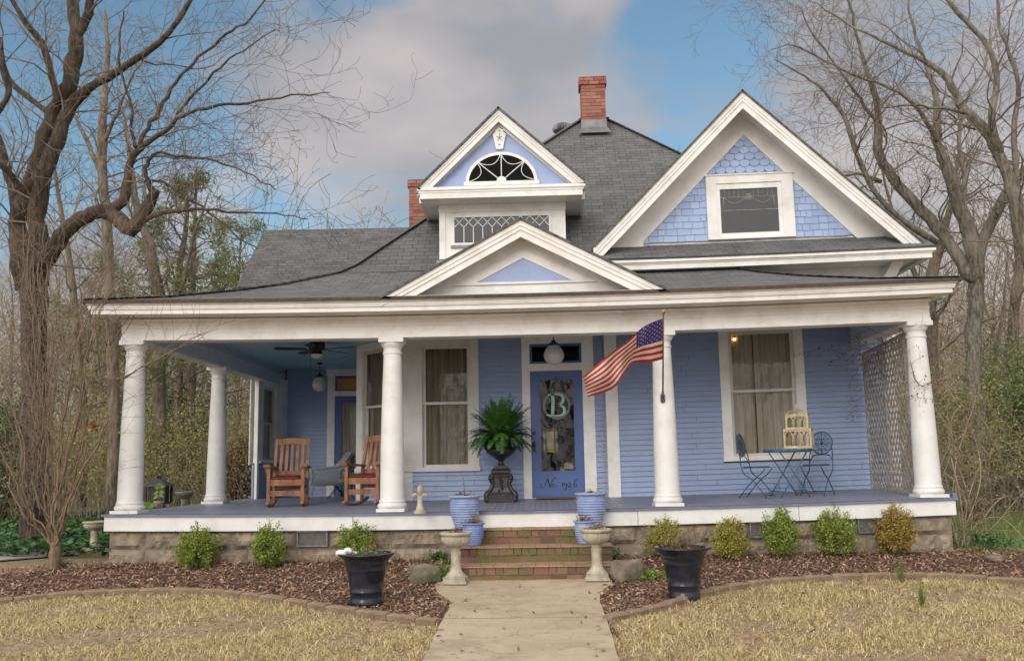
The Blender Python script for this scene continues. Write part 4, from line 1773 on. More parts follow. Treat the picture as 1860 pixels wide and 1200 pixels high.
def ground_mat():
    t = NT('lawn_soil')
    n1 = t.noise(.35, 6)
    soil = t.mix(t.ramp(t.noise(14, 9, rough=.8), [(.38, (0, 0, 0, 1)), (.62, (1, 1, 1, 1))]), (.17, .105, .065, 1), (.42, .30, .18, 1))
    leafy = t.mix(t.noise(6, 6), (.07, .10, .025, 1), (.19, .16, .07, 1))
    c = t.n('ShaderNodeTexCoord')
    sp = t.n('ShaderNodeSeparateXYZ')
    t.l(c.outputs['Object'], sp.inputs[0])
    f = t.n('ShaderNodeMapRange')
    t.l(t.math('ADD', sp.outputs[1], t.math('MULTIPLY', n1, 3)), f.inputs[0])
    f.inputs[1].default_value = 1.2
    f.inputs[2].default_value = 4.5
    col = t.mix(f.outputs[0], soil, leafy)
    nr = t.bump(t.noise(25, 7, rough=.7), .7, .03)
    return t.fin(col, .95, nr)


M['ground'] = ground_mat()
M['mulchbase'] = simple('mulch_base', (.075, .042, .028, 1), (.13, .075, .05, 1), 25, .95, .8, 60, dist=.02)


def concrete_mat(name, c1, c2):
    t = NT(name)
    col = t.ramp(t.noise(1.6, 8, rough=.7), [(.35, c1), (.65, c2)])
    st = t.noise(2.2, 6, sc=(.8, 1.1, 1), rough=.7)
    col = t.mix(t.ramp(st, [(.52, (0, 0, 0, 1)), (.62, (.3, .3, .3, 1)), (.72, (0, 0, 0, 1))]), col, (.17, .115, .075, 1))
    sp_ = t.noise(90, 3)
    col = t.mix(t.ramp(sp_, [(.62, (0, 0, 0, 1)), (.75, (.4, .4, .4, 1))]), col, (.13, .10, .075, 1))
    c = t.n('ShaderNodeTexCoord')
    sp = t.n('ShaderNodeSeparateXYZ')
    t.l(c.outputs['Object'], sp.inputs[0])
    yv = t.math('ADD', sp.outputs[1], t.math('MULTIPLY', t.noise(7, 3), .035))
    g = None
    for yj in (-3.3, -5.35, -7.9):
        q = t.math('LESS_THAN', t.math('ABSOLUTE', t.math('SUBTRACT', yv, yj)), .007)
        g = q if g is None else t.math('MAXIMUM', g, q)
    cr_ = t.math('ABSOLUTE', t.math('SUBTRACT', t.noise(.9, 5, rough=.6), .5))
    g = t.math('MAXIMUM', g, t.math('MULTIPLY', t.math('LESS_THAN', cr_, .0016), .7))
    col = t.mix(g, col, (.10, .075, .05, 1))
    nr = t.bump(t.noise(50, 6, rough=.7), .35, .008)
    nr = t.bump(g, .6, -.01, nr)
    return t.fin(col, .9, nr)


M['concrete'] = concrete_mat('path_concrete', (.37, .285, .195, 1), (.48, .39, .28, 1))
M['concrete2'] = concrete_mat('side_path_concrete', (.30, .27, .24, 1), (.40, .37, .33, 1))

ys = [-60, -40, -25, -14, -10, -8, -7, -6, -5, -4, -3, -2.2, -1.4, -.7, 0, .6, 2, 5, 9, 14, 20, 30, 45, 60, 100, 200, 400]
xs_ = [-300, -150, -80, -50, -30, -20, -14, -10, -7, -5, -3, -1, 1, 3, 5, 7, 9, 12, 16, 22, 30, 50, 80, 150, 300]
b = MB()
for yv in ys:
    for xv in xs_:
        b.v.append((xv, yv, ground_z(xv, yv) - .012))
for j in range(len(ys) - 1):
    for i in range(len(xs_) - 1):
        a = j * len(xs_) + i
        b.f.append([a, a + 1, a + len(xs_) + 1, a + len(xs_)])
        b.sm.append(True)
        b.mi.append(0)
tag(b.build('ground', M['ground']), kind='structure')

cL = [G(*q) for q in ((-260, 1118), (-120, 1105), (0, 1096), (90, 1085), (180, 1079), (300, 1076), (400, 1078), (480, 1088), (560, 1101), (640, 1113), (700, 1122), (760, 1130), (796, 1134))]
cR = [G(*q) for q in ((1100, 1128), (1150, 1118), (1210, 1102), (1260, 1085), (1330, 1068), (1400, 1059), (1480, 1053), (1560, 1049), (1640, 1048), (1740, 1050), (1860, 1060), (2000, 1078), (2150, 1105))]
curL = (np.array([p.x for p in cL]), np.array([p.y for p in cL]))
curR = (np.array([p.x for p in cR]), np.array([p.y for p in cR]))
pl = [G(*q) for q in ((790, 1068), (796, 1080), (822, 1096), (799, 1137), (770, 1200), (700, 1330))]
pr_ = [G(*q) for q in ((1113, 1060), (1092, 1078), (1089, 1092), (1101, 1124), (1124, 1200), (1172, 1330))]
ply, plx = np.array([p.y for p in pl][::-1]), np.array([p.x for p in pl][::-1])
pry, prx = np.array([p.y for p in pr_][::-1]), np.array([p.x for p in pr_][::-1])


def path_l(y):
    return np.interp(y, ply, plx)


def path_r(y):
    return np.interp(y, pry, prx)


# front path
b = MB()
pys = list(np.arange(-13, -.3, .15))
vs, fs = [], []
nx = 8
for y in pys:
    a, c = float(path_l(y)), float(path_r(y))
    for i in range(nx + 1):
        e = (.012 * mnoise.noise(Vector((y * 4, i, 0)))) if i in (0, nx) else 0
        vs.append((a + (c - a) * i / nx + e, y, ground_z(0, y) + .022))
for j in range(len(pys) - 1):
    for i in range(nx):
        k = j * (nx + 1) + i
        fs.append((k, k + 1, k + nx + 2, k + nx + 1))
b.add(vs, fs)
for y in (-3.7, -5.35, -7.0, -8.6):
    pass
tag(b.build('path', M['concrete']), kind='structure')
b = MB()
for j in range(len(pys) - 1):
    for fn in (path_l, path_r):
        p = [float(fn(pys[j])), float(fn(pys[j + 1]))]
        b.add([(p[0], pys[j], ground_z(0, pys[j]) + .02), (p[1], pys[j + 1], ground_z(0, pys[j + 1]) + .02), (p[1], pys[j + 1], ground_z(0, pys[j + 1]) - .1), (p[0], pys[j], ground_z(0, pys[j]) - .1)], [(0, 1, 2, 3)])
tag(b.build('path_edge', M['concrete']), kind='structure')
# side path at the left
sp0, sp1, sp2, sp3 = G(-200, 1010), G(-200, 1026), G(160, 995), G(185, 1003)
b = MB()
q = [sp1, G(0, 1019), G(80, 1012), G(165, 1004), sp3, sp2, G(120, 997), G(60, 1001), G(0, 1004), sp0]
b.prism([(p.x, p.y, ground_z(p.x, p.y) + .01) for p in q], (0, 0, .015))
tag(b.build('path', M['concrete2']), kind='structure')

# mulch beds (base sheet), then loose chips
def bed(name, x0, x1, cur, yback):
    mb = MB()
    nxx = int((x1 - x0) / .12)
    ny = 14
    vs, fs = [], []
    for i in range(nxx + 1):
        x = x0 + (x1 - x0) * i / nxx
        ya = float(np.interp(x, *cur))
        for j in range(ny + 1):
            y = ya + (yback(x) - ya) * j / ny
            vs.append((x, y, ground_z(x, y) + .004 + .015 * mnoise.noise(Vector((x * 2, y * 2, 1)))))
    for i in range(nxx):
        for j in range(ny):
            a = i * (ny + 1) + j
            fs.append((a, a + ny + 1, a + ny + 2, a + 1))
    mb.add(vs, fs, True)
    return tag(mb.build(name, M['mulchbase']), kind='structure')


bxl = float(path_l(-4.3)) - .03


def backL(x):
    return .1 if x > -4.1 else max(-1.2, .1 + (x + 4.1) * .5)


def backR(x):
    return .1 if x < 7.7 else .1 + (x - 7.7) * -.25


bed('mulch_bed', cL[0].x, cL[-1].x, curL, backL)
bed('mulch_bed', 1.08, 2.75, (np.array([1.08, 1.35, 2.45, 2.75]), np.array([-4.6, -2.5, -2.5, -4.3])), lambda x: .1)
bed('mulch_bed', cR[0].x, cR[-1].x, curR, backR)


def mask_path(x, y, pad=0.0):
    return (x > path_l(y) + pad) & (x < path_r(y) - pad) & (y < -1.0)


def scatter(n, x0, x1, y0, y1):
    return rng.uniform(x0, x1, n), rng.uniform(y0, y1, n)


def quads_at(x, y, z, L_, W_, tilt, bend=0):
    n = len(x)
    a = rng.uniform(0, 2 * PI, n)
    el = rng.normal(0, tilt, n)
    d = np.stack([np.cos(a) * np.cos(el), np.sin(a) * np.cos(el), np.sin(el)], 1)
    ro = rng.normal(0, tilt, n)
    s = np.stack([-np.sin(a) * np.cos(ro), np.cos(a) * np.cos(ro), np.sin(ro)], 1)
    c = np.stack([x, y, z], 1)
    hl, hw = (L_ / 2)[:, None], (W_ / 2)[:, None]
    V = np.stack([c - d * hl - s * hw, c + d * hl - s * hw * .7, c + d * hl + s * hw * .6, c - d * hl + s * hw], 1).reshape(-1, 3)
    return V, np.arange(n * 4).reshape(-1, 4)


x, y = scatter(90000, -5.4, 10.5, -5.2, .15)
inL = (x < cL[-1].x) & (y > np.interp(x, *curL) + .04)
inR = (x > cR[0].x) & (y > np.interp(x, *curR) + .04)
inC = (x >= 1.0) & (x <= 2.8) & (y > -4.4) & (~mask_path(x, y, -.01)) & ((x < path_l(y)) & (y > np.interp(x, *curL)) | (x > path_r(y)) & (y > np.interp(x, *curR)))
ok = (inL | inR | inC) & ~mask_path(x, y, -.01) & (y < np.where(x < -4.1, .1 + (x + 4.1) * .5 + .3, .1))
ok &= ~((x > .85) & (x < 3.05) & (y > -1.35))
x, y = x[ok], y[ok]
n = len(x)
z = gz_v(x, y) + .012 + np.abs(rng.normal(0, .012, n))
V, Fq = quads_at(x, y, z, rng.uniform(.015, .06, n) * rng.choice([.6, 1, 1, 1.7], n), rng.uniform(.007, .022, n) * rng.choice([.7, 1, 1.5], n), .45)
tag(raw('wood_chips', V, Fq, M['chips']), 'loose brown bark mulch covering the planting beds before the porch', 'mulch', kind='stuff')

# ---- dry lawn
def blades(x, y, z, ln, wd, lean_mu, curl=.5):
    n = len(x)
    a = rng.uniform(0, 2 * PI, n)
    le = np.clip(rng.normal(lean_mu, .35, n), .05, 1.45)
    d = np.stack([np.cos(a) * np.sin(le), np.sin(a) * np.sin(le), np.cos(le)], 1)
    le2 = np.clip(le + curl * rng.uniform(.2, 1, n), 0, 1.75)
    a2 = a + rng.normal(0, .4, n)
    d2 = np.stack([np.cos(a2) * np.sin(le2), np.sin(a2) * np.sin(le2), np.cos(le2)], 1)
    b_ = a + PI / 2 + rng.normal(0, .6, n)
    s = np.stack([np.cos(b_), np.sin(b_), np.zeros(n)], 1) * (wd / 2)[:, None]
    c = np.stack([x, y, z], 1)
    m1 = c + d * (ln * .5)[:, None]
    tp = m1 + d2 * (ln * .5)[:, None]
    tp[:, 2] = np.maximum(tp[:, 2], z + .004)
    V = np.stack([c - s, c + s, m1 + s * .8, m1 - s * .8, tp], 1).reshape(-1, 3)
    k = np.arange(n)[:, None] * 5
    F4 = np.concatenate([k + np.array([0, 1, 2]), k + np.array([0, 2, 3]), k + np.array([3, 2, 4])], 0)
    return V, F4


def vnoise(x, y, s, seed=0):
    return np.array([mnoise.noise(Vector((a * s, b_ * s, seed))) for a, b_ in zip(x, y)])


x, y = scatter(700000, -6.0, 11.0, -8.6, -1.0)
okL = (x < np.maximum(cL[-1].x, 0)) & (y < np.interp(x, *curL) - .0)
okR = (x > cR[0].x - .02) & (y < np.interp(x, *curR) - .0)
okP = (y < -4.3)
ok = (okL | okR | (okP & (x > 0) & (x < 3.4))) & ~mask_path(x, y, rng.normal(0, .03, len(x)))
ok &= (np.abs(x - 2) < (y + 13.2) * .60 + 1.2)
x, y = x[ok], y[ok]
dn = vnoise(x, y, 1.1, 3) + .5 * vnoise(x, y, 3.2, 8)
soilp = np.exp(-(((x + 1.7) / 1.1) ** 2 + ((y + 3.7) / .38) ** 2))      # worn earth in front of the left bed
soilp += .8 * np.exp(-(((x + 3.4) / 1.0) ** 2 + ((y + 4.0) / .6) ** 2)) + .5 * np.exp(-(((x - 5.3) / .8) ** 2 + ((y + 5.4) / .4) ** 2))
keepp = np.clip(.62 + 1.0 * dn - .9 * soilp, .08, 1)
ok = rng.uniform(0, 1, len(x)) < keepp
x, y, dn = x[ok], y[ok], dn[ok]
n = len(x)
z = gz_v(x, y) - .012
V, Fq = blades(x, y, z, rng.uniform(.03, .09, n) * (1 + .35 * dn) * rng.choice([.7, 1, 1, 1.3], n), rng.uniform(.004, .0095, n), 1.0, .8)
tag(raw('dry_grass', V, Fq, M['straw']), 'straw coloured dormant lawn in front of the curved stone edging', 'grass', kind='stuff')
x, y = scatter(70000, -5.5, 9.5, -8, -1.2)
ok = ((x < 1) & (y < np.interp(x, *curL) - .05)) | ((x > cR[0].x) & (y < np.interp(x, *curR) - .05))
ok &= ~mask_path(x, y)
x, y = x[ok], y[ok]
g_ = vnoise(x, y, 1.6, 21)
extra = np.exp(-(((x - 7.0) / .9) ** 2 + ((y + 3.1) / .35) ** 2)) + .8 * np.exp(-(((x - 6.5) / .3) ** 2 + ((y + 5.0) / .2) ** 2)) + .35 * np.exp(-(((x + 1) / 1.2) ** 2 + ((y + 4.1) / .5) ** 2))
ok = rng.uniform(0, 1, len(x)) < np.clip((g_ - .22) * 1.0, 0, 1) + extra * .6
x, y = x[ok], y[ok]
n = len(x)
V, Fq = blades(x, y, gz_v(x, y) - .012, rng.uniform(.03, .07, n), rng.uniform(.003, .006, n), .7, .6)
tag(raw('green_grass', V, Fq, M['greengrass']), 'scattered fresh green grass growing through the dry lawn', 'grass', kind='stuff')

x, y = scatter(1500, -5, 9.5, -7.5, .0)
ok = ~mask_path(x, y, .25) | (rng.uniform(0, 1, 1500) < .25)
ok &= ~((x > .9) & (x < 3.0) & (y > -1.35))
x, y = x[ok], y[ok]
n = len(x)
V, Fq = quads_at(x, y, gz_v(x, y) + .034, rng.uniform(.025, .07, n), rng.uniform(.015, .035, n), .35)
tag(raw('fallen_leaves', V, Fq, M['deadleaf']), 'brown fallen leaves scattered over the lawn, mulch and path', 'leaves', kind='stuff')

# ---- edging stones, each one a stone
def edge_stone(p, q, seed):
    d = Vector((q.x - p.x, q.y - p.y, 0))
    L_ = d.length
    ang_ = math.atan2(d.y, d.x)
    nx_, vs, fs = max(4, int(L_ / .04)), [], []
    prof = [(-.06, -.06), (-.065, .045), (-.045, .062), (.03, .064), (.05, .045), (.05, -.06)]
    for i in range(nx_ + 1):
        x_ = (L_ - .008) * i / nx_ + .004
        e = 1 - .10 * (1 if i in (0, nx_) else 0)
        for (yy, zz_) in prof:
            nn = mnoise.noise(Vector((x_ * 9 + seed * 7, yy * 14, zz_ * 14)))
            vs.append((x_ - L_ / 2, yy * e + .008 * nn, zz_ * e + .008 * nn))
    k = len(prof)
    for i in range(nx_):
        for j in range(k):
            a, c = i * k + j, i * k + (j + 1) % k
            fs.append((a, c, c + k, a + k))
    fs.append(list(range(k))[::-1])
    fs.append([nx_ * k + j for j in range(k)])
    mb = MB()
    mb.add(vs, fs)
    o = mb.build('edging_stone', M['edging'])
    mid = (p + q) / 2
    o.location = (mid.x, mid.y, ground_z(mid.x, mid.y) - .0)
    o.rotation_euler = (0, 0, ang_)
    return o


random.seed(11)
for side, cur in (('left', cL), ('right', cR)):
    pts = [p.copy() for p in cur]
    dist = [0]
    for p, q in zip(pts, pts[1:]):
        dist.append(dist[-1] + (q - p).length)
    s = 0
    kk = 0
    while s < dist[-1] - .15:
        e = min(dist[-1], s + random.uniform(.28, .46))
        pp = []
        for t in (s, e):
            x_ = float(np.interp(t, dist, [p.x for p in pts]))
            y_ = float(np.interp(t, dist, [p.y for p in pts]))
            pp.append(Vector((x_, y_, 0)))
        o = edge_stone(pp[0], pp[1], kk + (50 if side == 'right' else 0))
        tag(o, 'tan edging stone laid in the curve between lawn and mulch bed %s of the path' % side, 'edging stone', 'edging stones %s of the path' % side)
        s = e
        kk += 1

# ---- brick steps
SX0, SX1 = Pn(838, 1010, -.85).x, Pn(1108, 1010, -.85).x
steps = thing('brick_steps', 'mossy red brick steps leading from the path up to the porch', 'steps', (0, 0, 0))
sgm = sag(1.95)
treads = [(-.36, -.245), (-.80, -.445), (-1.24, -.645)]       # (front y, top z)
gz0_ = ground_z(0, -1.3)
random.seed(21)
bot = [-.445, -.645, gz0_ - sgm - .02]
for k, ((yf_, zt), zb_) in enumerate(zip(treads, bot)):
    b = MB()
    yb_ = .04 if k == 0 else treads[k - 1][0]
    ex = .04 * k
    x0, x1 = SX0 - ex, SX1 + ex
    # tread: one deep course of bricks on edge, front face = rowlock course
    x = x0
    hh = .085
    while x < x1 - .02:
        w_ = min(random.choice((.19, .10, .19, .10, .14)), x1 - x)
        j = random.uniform(-.006, .006)
        b.box(x + .004, x + w_ - .006, yf_ + j, yf_ + .20, zt - hh + sgm, zt + sgm + random.uniform(-.004, .003))
        x += w_
    y_ = yf_ + .21
    while y_ < yb_ - .02:
        x = x0
        while x < x1 - .02:
            w_ = min(.205, x1 - x)
            b.box(x + .004, x + w_ - .006, y_, min(y_ + .095, yb_ - .003), zt - .08 + sgm, zt + sgm + random.uniform(-.004, .002))
            x += w_
        y_ += .10
    x = x0 + .0
    zz1 = zt - hh - .010
    rows = max(1, round((zz1 - zb_) / .11))
    for r in range(rows):
        za, zc_ = zb_ + (zz1 - zb_) * r / rows, zb_ + (zz1 - zb_) * (r + 1) / rows
        x = x0 - (.1 if r % 2 else 0)
        while x < x1 - .02:
            w_ = .205
            a_, c_ = max(x, x0), min(x + w_, x1)
            if c_ - a_ > .02:
                b.box(a_ + .004, c_ - .006, yf_ + .012 + random.uniform(-.006, .006), yf_ + .20, za + .004 + sgm, zc_ - .005 + sgm)
            x += w_
    st_o = b.build('step', M['stepbrick'], steps)
    b = MB()
    nn_ = 12
    for i in range(nn_):
        xa, xb = x0 + (x1 - x0) * i / nn_, x0 + (x1 - x0) * (i + 1) / nn_
        b.box(xa + .002, xb - .002, yf_ - .018 + random.uniform(-.004, .004), yb_ - .004, zt + sgm + .005, zt + sgm + .022 + random.uniform(-.002, .002))
    b.build('tread', M['tread'], st_o)
    b = MB()
    b.box(x0 + .006, x1 - .006, yf_ + .022, yb_ + (.0 if k == 0 else .15), zb_ + sgm, zt - .012 + sgm)
    b.build('mortar', M['mortar'], st_o)

# ================================================================== THINGS ON THE PORCH
def cr_pts(pts, n=6):
    P = [Vector(p) for p in pts]
    o = []
    for i in range(len(P) - 1):
        p0, p1, p2, p3 = P[max(i - 1, 0)], P[i], P[i + 1], P[min(i + 2, len(P) - 1)]
        for k in range(n):
            t = k / n
            o.append(.5 * ((2 * p1) + (p2 - p0) * t + (2 * p0 - 5 * p1 + 4 * p2 - p3) * t * t + (-p0 + 3 * p1 - 3 * p2 + p3) * t ** 3))
    o.append(P[-1])
    return o


def soft_box(mb, x0, x1, y0, y1, z0, z1, r=.03, puff=.0, n=8):
    """cushion: rounded slab with a puffed top"""
    vs, fs = [], []
    for layer in range(2):
        for j in range(n + 1):
            for i in range(n + 1):
                u, v = i / n, j / n
                e = (1 - abs(2 * u - 1) ** 4) * (1 - abs(2 * v - 1) ** 4)
                e = e ** .5
                zc_ = (z0 + z1) / 2
                hh = (z1 - z0) / 2
                z = zc_ + hh * (.25 + .75 * e + puff * e) * (1 if layer else -1 * 1.0 / (1 + puff))
                vs.append((x0 + (x1 - x0) * u, y0 + (y1 - y0) * v, z))
    m_ = (n + 1) ** 2
    for j in range(n):
        for i in range(n):
            a = j * (n + 1) + i
            fs.append((a, a + n + 1, a + n + 2, a + 1))
            fs.append((m_ + a, m_ + a + 1, m_ + a + n + 2, m_ + a + n + 1))
    for i in range(n):
        fs.append((i, i + 1, m_ + i + 1, m_ + i))
        a = n * (n + 1) + i
        fs.append((a + 1, a, m_ + a, m_ + a + 1))
        a = i * (n + 1)
        fs.append((a + n + 1, a, m_ + a, m_ + a + n + 1))
        a = i * (n + 1) + n
        fs.append((a, a + n + 1, m_ + a + n + 1, m_ + a))
    mb.add(vs, fs, True)


def rocking_chair(loc, rz, label):
    t = thing('rocking_chair', label, 'rocking chair', loc, rz, 'oak rocking chairs on the porch')
    w_ = .27
    fy, ry = -.26, .24
    for s in (-1, 1):
        b = MB()
        b.bar((s * w_, fy, .035), (s * (w_ + .0), fy, .63), .055, .05, (0, 1, 0))
        b.build('front_leg', M['oak'], t)
        b = MB()      # rear post: leg and raked back upright in one
        b.bar((s * w_, ry, .045), (s * w_, ry - .01, .45), .045, .045, (0, 1, 0))
        b.bar((s * w_, ry - .01, .44), (s * (w_ - .01), ry + .17, 1.10), .045, .04, (0, 1, 0))
        b.build('rear_post', M['oak'], t)
        b = MB()      # rocker
        pts = [(s * w_, -.36 + .80 * i / 16, .012 + .30 * ((i / 16 - .42) ** 2)) for i in range(17)]
        for p, q in zip(pts, pts[1:]):
            b.bar(p, (q[0], q[1] + .004, q[2]), .045, .035)
        b.build('rocker', M['oak'], t)
        b = MB()      # arm with rolled front and its little corbel
        b.bar((s * (w_ + .02), fy - .06, .655), (s * (w_ + .01), ry + .09, .62), .095, .028)
        b.bar((s * (w_ + .02), fy - .075, .652), (s * (w_ + .02), fy - .045, .652), .11, .05)
        b.prism([(s * (w_ + .03), fy, .64), (s * (w_ + .07), fy, .64), (s * (w_ + .03), fy, .50)], (0, .02, 0))
        b.build('arm', M['oak'], t)
        b = MB()
        b.bar((s * w_, fy, .22), (s * w_, ry, .22), .022, .05)
        b.bar((s * w_, fy, .38), (s * w_, ry, .38), .022, .09)
        b.build('side_rail', M['oak'], t)
    b = MB()
    b.bar((-w_, fy, .385), (w_, fy, .385), .025, .10)
    b.bar((-w_, fy + .0, .215), (w_, fy + .0, .215), .022, .085)
    b.bar((-w_, ry, .30), (w_, ry, .30), .02, .06)
    b.build('seat_rail', M['oak'], t)
    b = MB()
    pts = [(-w_ + .02 + (2 * w_ - .04) * i / 8, ry + .165 - .02 * math.sin(PI * i / 8) * 0, 1.045 + .02 * math.sin(PI * i / 8)) for i in range(9)]
    for p, q in zip(pts, pts[1:]):
        b.bar(p, q, .025, .10)
    b.build('crest_rail', M['oak'], t)
    b = MB()
    b.bar((-w_ + .02, ry + .022, .53), (w_ - .02, ry + .022, .53), .022, .08)
    b.build('back_rail', M['oak'], t)
    for i in range(5):
        x = -.176 + .088 * i
        b = MB()
        b.bar((x, ry + .035, .565), (x * .98, ry + .155, 1.0), .05, .014, (0, 1, 0))
        b.build('slat', M['oak'], t)
    b = MB()
    soft_box(b, -.25, .25, -.27, .22, .42, .49, puff=.3)
    b.build('seat_cushion', M['leather'], t)
    return t


p = FL(523, 919)
rocking_chair(p, math.radians(6), 'oak rocking chair with dark red seat in full view between the left columns')
p = FL(672, 917)
rocking_chair(p, math.radians(-17), 'oak rocking chair half hidden behind the white column left of the bay window')

# wicker armchair seen from its side
p = FL(600, 909)
t = thing('wicker_armchair', 'grey-blue wicker armchair seen from the side beside the oak rocking chairs', 'armchair', p, math.radians(-68))
# local: faces -y
b = MB()
n = 36
vs, fs = [], []
for i in range(n + 1):
    a = -PI * .02 + (PI * 1.04) * i / n     # from right arm round the back to left arm
    x, y = .30 * math.cos(a), .02 + .30 * math.sin(a)
    if i < 4:
        y -= .10 * (4 - i)
        x = .30
    if i > n - 4:
        y -= .10 * (i - n + 4)
        x = -.30
    hgt = .58 + .30 * max(0, math.sin(a)) ** 1.6
    for k, z in enumerate((.28, .42, .52, hgt)):
        o = .0 if k < 2 else .05 * max(0, math.sin(a)) * (z - .3) * 3
        vs.append((x * (1 + o), y + o * .8 * max(0, math.sin(a)), z))
for i in range(n):
    for k in range(3):
        if k == 1 and (5 <= i <= 9 or n - 10 <= i <= n - 6):
            continue
        a = i * 4 + k
        fs.append((a, a + 4, a + 5, a + 1))
b.add(vs, fs, True)
ob = b.build('shell', M['wicker'], t)
md = ob.modifiers.new('s', 'SOLIDIFY')
md.thickness = .022
rim = [Vector(vs[i * 4 + 3]) for i in range(n + 1)]
b = MB()
b.tube(rim, .017, 8)
b.tube([rim[0], (.30, -.38, .50), (.30, -.38, .30)], .016, 8)
b.tube([rim[-1], (-.30, -.38, .50), (-.30, -.38, .30)], .016, 8)
b.build('rim', M['wicker'], t)
b = MB()
b.box(-.29, .29, -.37, .25, .34, .37)
b.box(-.29, .29, -.385, -.37, .27, .37)
b.build('seat', M['wicker'], t)
for (x, y, xx, yy) in ((-.29, -.36, -.31, -.40), (.29, -.36, .31, -.40), (-.26, .22, -.33, .36), (.26, .22, .33, .36)):
    b = MB()
    b.tube([(x, y, .5), (x, y, .30), (xx, yy, .0)], [.020, .019, .014], 8)
    b.build('leg', M['wicker'], t)
flor = NT('floral_cloth')
flor.fin(flor.ramp(flor.noise(22, 3), [(.38, (.06, .035, .03, 1)), (.48, (.42, .30, .22, 1)), (.56, (.50, .42, .34, 1)), (.66, (.13, .07, .06, 1))]), .9)
b = MB()
soft_box(b, -.23, .23, -.20, .22, .38, .50, puff=.2)
co_ = b.build('seat_cushion', flor.m)
co_.location = p
co_.rotation_euler = (0, 0, math.radians(-68))
tag(co_, 'beige floral seat cushion lying in the grey wicker armchair', 'cushion')
b = MB()
soft_box(b, -.17, .17, -.06, .06, -.18, .18, puff=.3)
pc = b.build('throw_pillow', flor.m)
pz = W(634, 842, p.y + .35)
pc.location = pz
pc.rotation_euler = (math.radians(-15), 0, math.radians(-25))
tag(pc, 'dark patterned pillow propped on the teal chair behind the wicker armchair', 'pillow')
# teal chair, mostly hidden behind
p = FL(646, 902)
t = thing('teal_chair', 'teal painted chair standing against the slanting bay wall behind the wicker armchair', 'chair', p, math.radians(-50))
b = MB()
b.box(-.25, .25, -.25, .22, .40, .44)
b.build('seat', M['teallight'], t)
b = MB()
for i in range(5):
    x = -.20 + i * .10
    b.bar((x, .22, .44), (x * 1.05, .34, .90 + .02 * (2 - abs(i - 2))), .075, .014, (0, 1, 0))
b.bar((-.24, .26, .60), (.24, .26, .60), .015, .05)
b.build('backrest', M['teallight'], t)
for (x, y) in ((-.22, -.22), (.22, -.22), (-.22, .2), (.22, .2)):
    b = MB()
    b.bar((x, y, 0), (x, y, .40), .035, .035)
    b.build('leg', M['teal'], t)
# small black folding stand
p = FL(612, 905)
t = thing('folding_table', 'small black metal folding table between the wicker armchair and the side door', 'table', p, math.radians(20))
b = MB()
b.lathe([(.001, .40), (.20, .40), (.205, .41), (.20, .42), (.001, .42)], 24)
b.build('table_top', M['black'], t)
for s in (-1, 1):
    b = MB()
    b.tube([(-.18, s * .12, 0), (.15, s * .12, .40)], .009, 6)
    b.tube([(.18, s * .10, 0), (-.15, s * .10, .40)], .009, 6)
    b.build('crossed_legs', M['black'], t)

# fleur finial of pale stone
p = FL(763, 932)
s = mpp(p)
t = thing('stone_finial', 'pale stone fleur-de-lis finial standing on the porch edge right of a column', 'ornament', p)
b = MB()
b.lathe([(11 * s, 0), (11 * s, 4 * s), (8 * s, 6 * s), (6 * s, 14 * s), (4.5 * s, 21 * s), (5.5 * s, 23 * s), (4 * s, 26 * s), (5 * s, 29 * s), (.001, 30 * s)], 20)
b.build('base', M['caststone'], t)
for q in (-1, 1):
    b = MB()
    b.tube(cr_pts([(q * 1.5 * s, 0, 28 * s), (q * 6 * s, 0, 33 * s), (q * 10.5 * s, 0, 33 * s), (q * 11 * s, 0, 29 * s)], 4), [2 * s] * 4 + [3 * s] * 4 + [3.6 * s] * 4 + [2.5 * s], 8)
    b.ball((q * 9 * s, 0, 33 * s), 4.3 * s, 6)
    b.build('petal', M['caststone'], t)
b = MB()
b.lathe([(1.5 * s, 28 * s), (3 * s, 34 * s), (5 * s, 42 * s), (4.5 * s, 47 * s), (.001, 52 * s)], 16, flute=4, fd=.12)
b.build('petal', M['caststone'], t)

# black iron urn on its pedestal
p = FL(911, 911)
s = mpp(p)
urnp = p
t = thing('urn_planter', 'tall black cast iron urn on a scrolled pedestal left of the front door', 'urn', p)
b = MB()
b.box(-27 * s, 27 * s, -22 * s, 22 * s, 0, 9 * s)
b.box(-24 * s, 24 * s, -20 * s, 20 * s, 9 * s, 13 * s)
r2 = 1.414
b.lathe([(r2 * 20 * s, 13 * s), (r2 * 17 * s, 18 * s), (r2 * 14.5 * s, 26 * s), (r2 * 14 * s, 42 * s), (r2 * 15 * s, 50 * s), (r2 * 18 * s, 52 * s), (r2 * 18 * s, 56 * s), (r2 * 14 * s, 60 * s), (r2 * 12 * s, 65 * s), (.001, 66 * s)], 4, square=True, smooth=False)
b.build('pedestal', M['black'], t)
for qx in (-1, 1):
    b = MB()
    b.tube(cr_pts([(qx * 25 * s, -17 * s, 5 * s), (qx * 26 * s, -17 * s, 13 * s), (qx * 19 * s, -15 * s, 22 * s), (qx * 15 * s, -14 * s, 32 * s), (qx * 18 * s, -14 * s, 42 * s), (qx * 16 * s, -14 * s, 50 * s)], 5), [5 * s] * 8 + [3.8 * s] * 9 + [4.4 * s] * 8 + [3.5 * s], 8)
    b.ball((qx * 25 * s, -18 * s, 5 * s), 6 * s, 6)
    b.ball((qx * 18 * s, -15 * s, 43 * s), 5 * s, 6)
    b.build('scroll', M['black'], t)
b = MB()
for i in range(9):
    b.ball((random.uniform(-4, 4) * s, -15.5 * s, (20 + i * 3.4) * s), 2.6 * s, 4)
b.build('relief', M['black'], t)
b = MB()
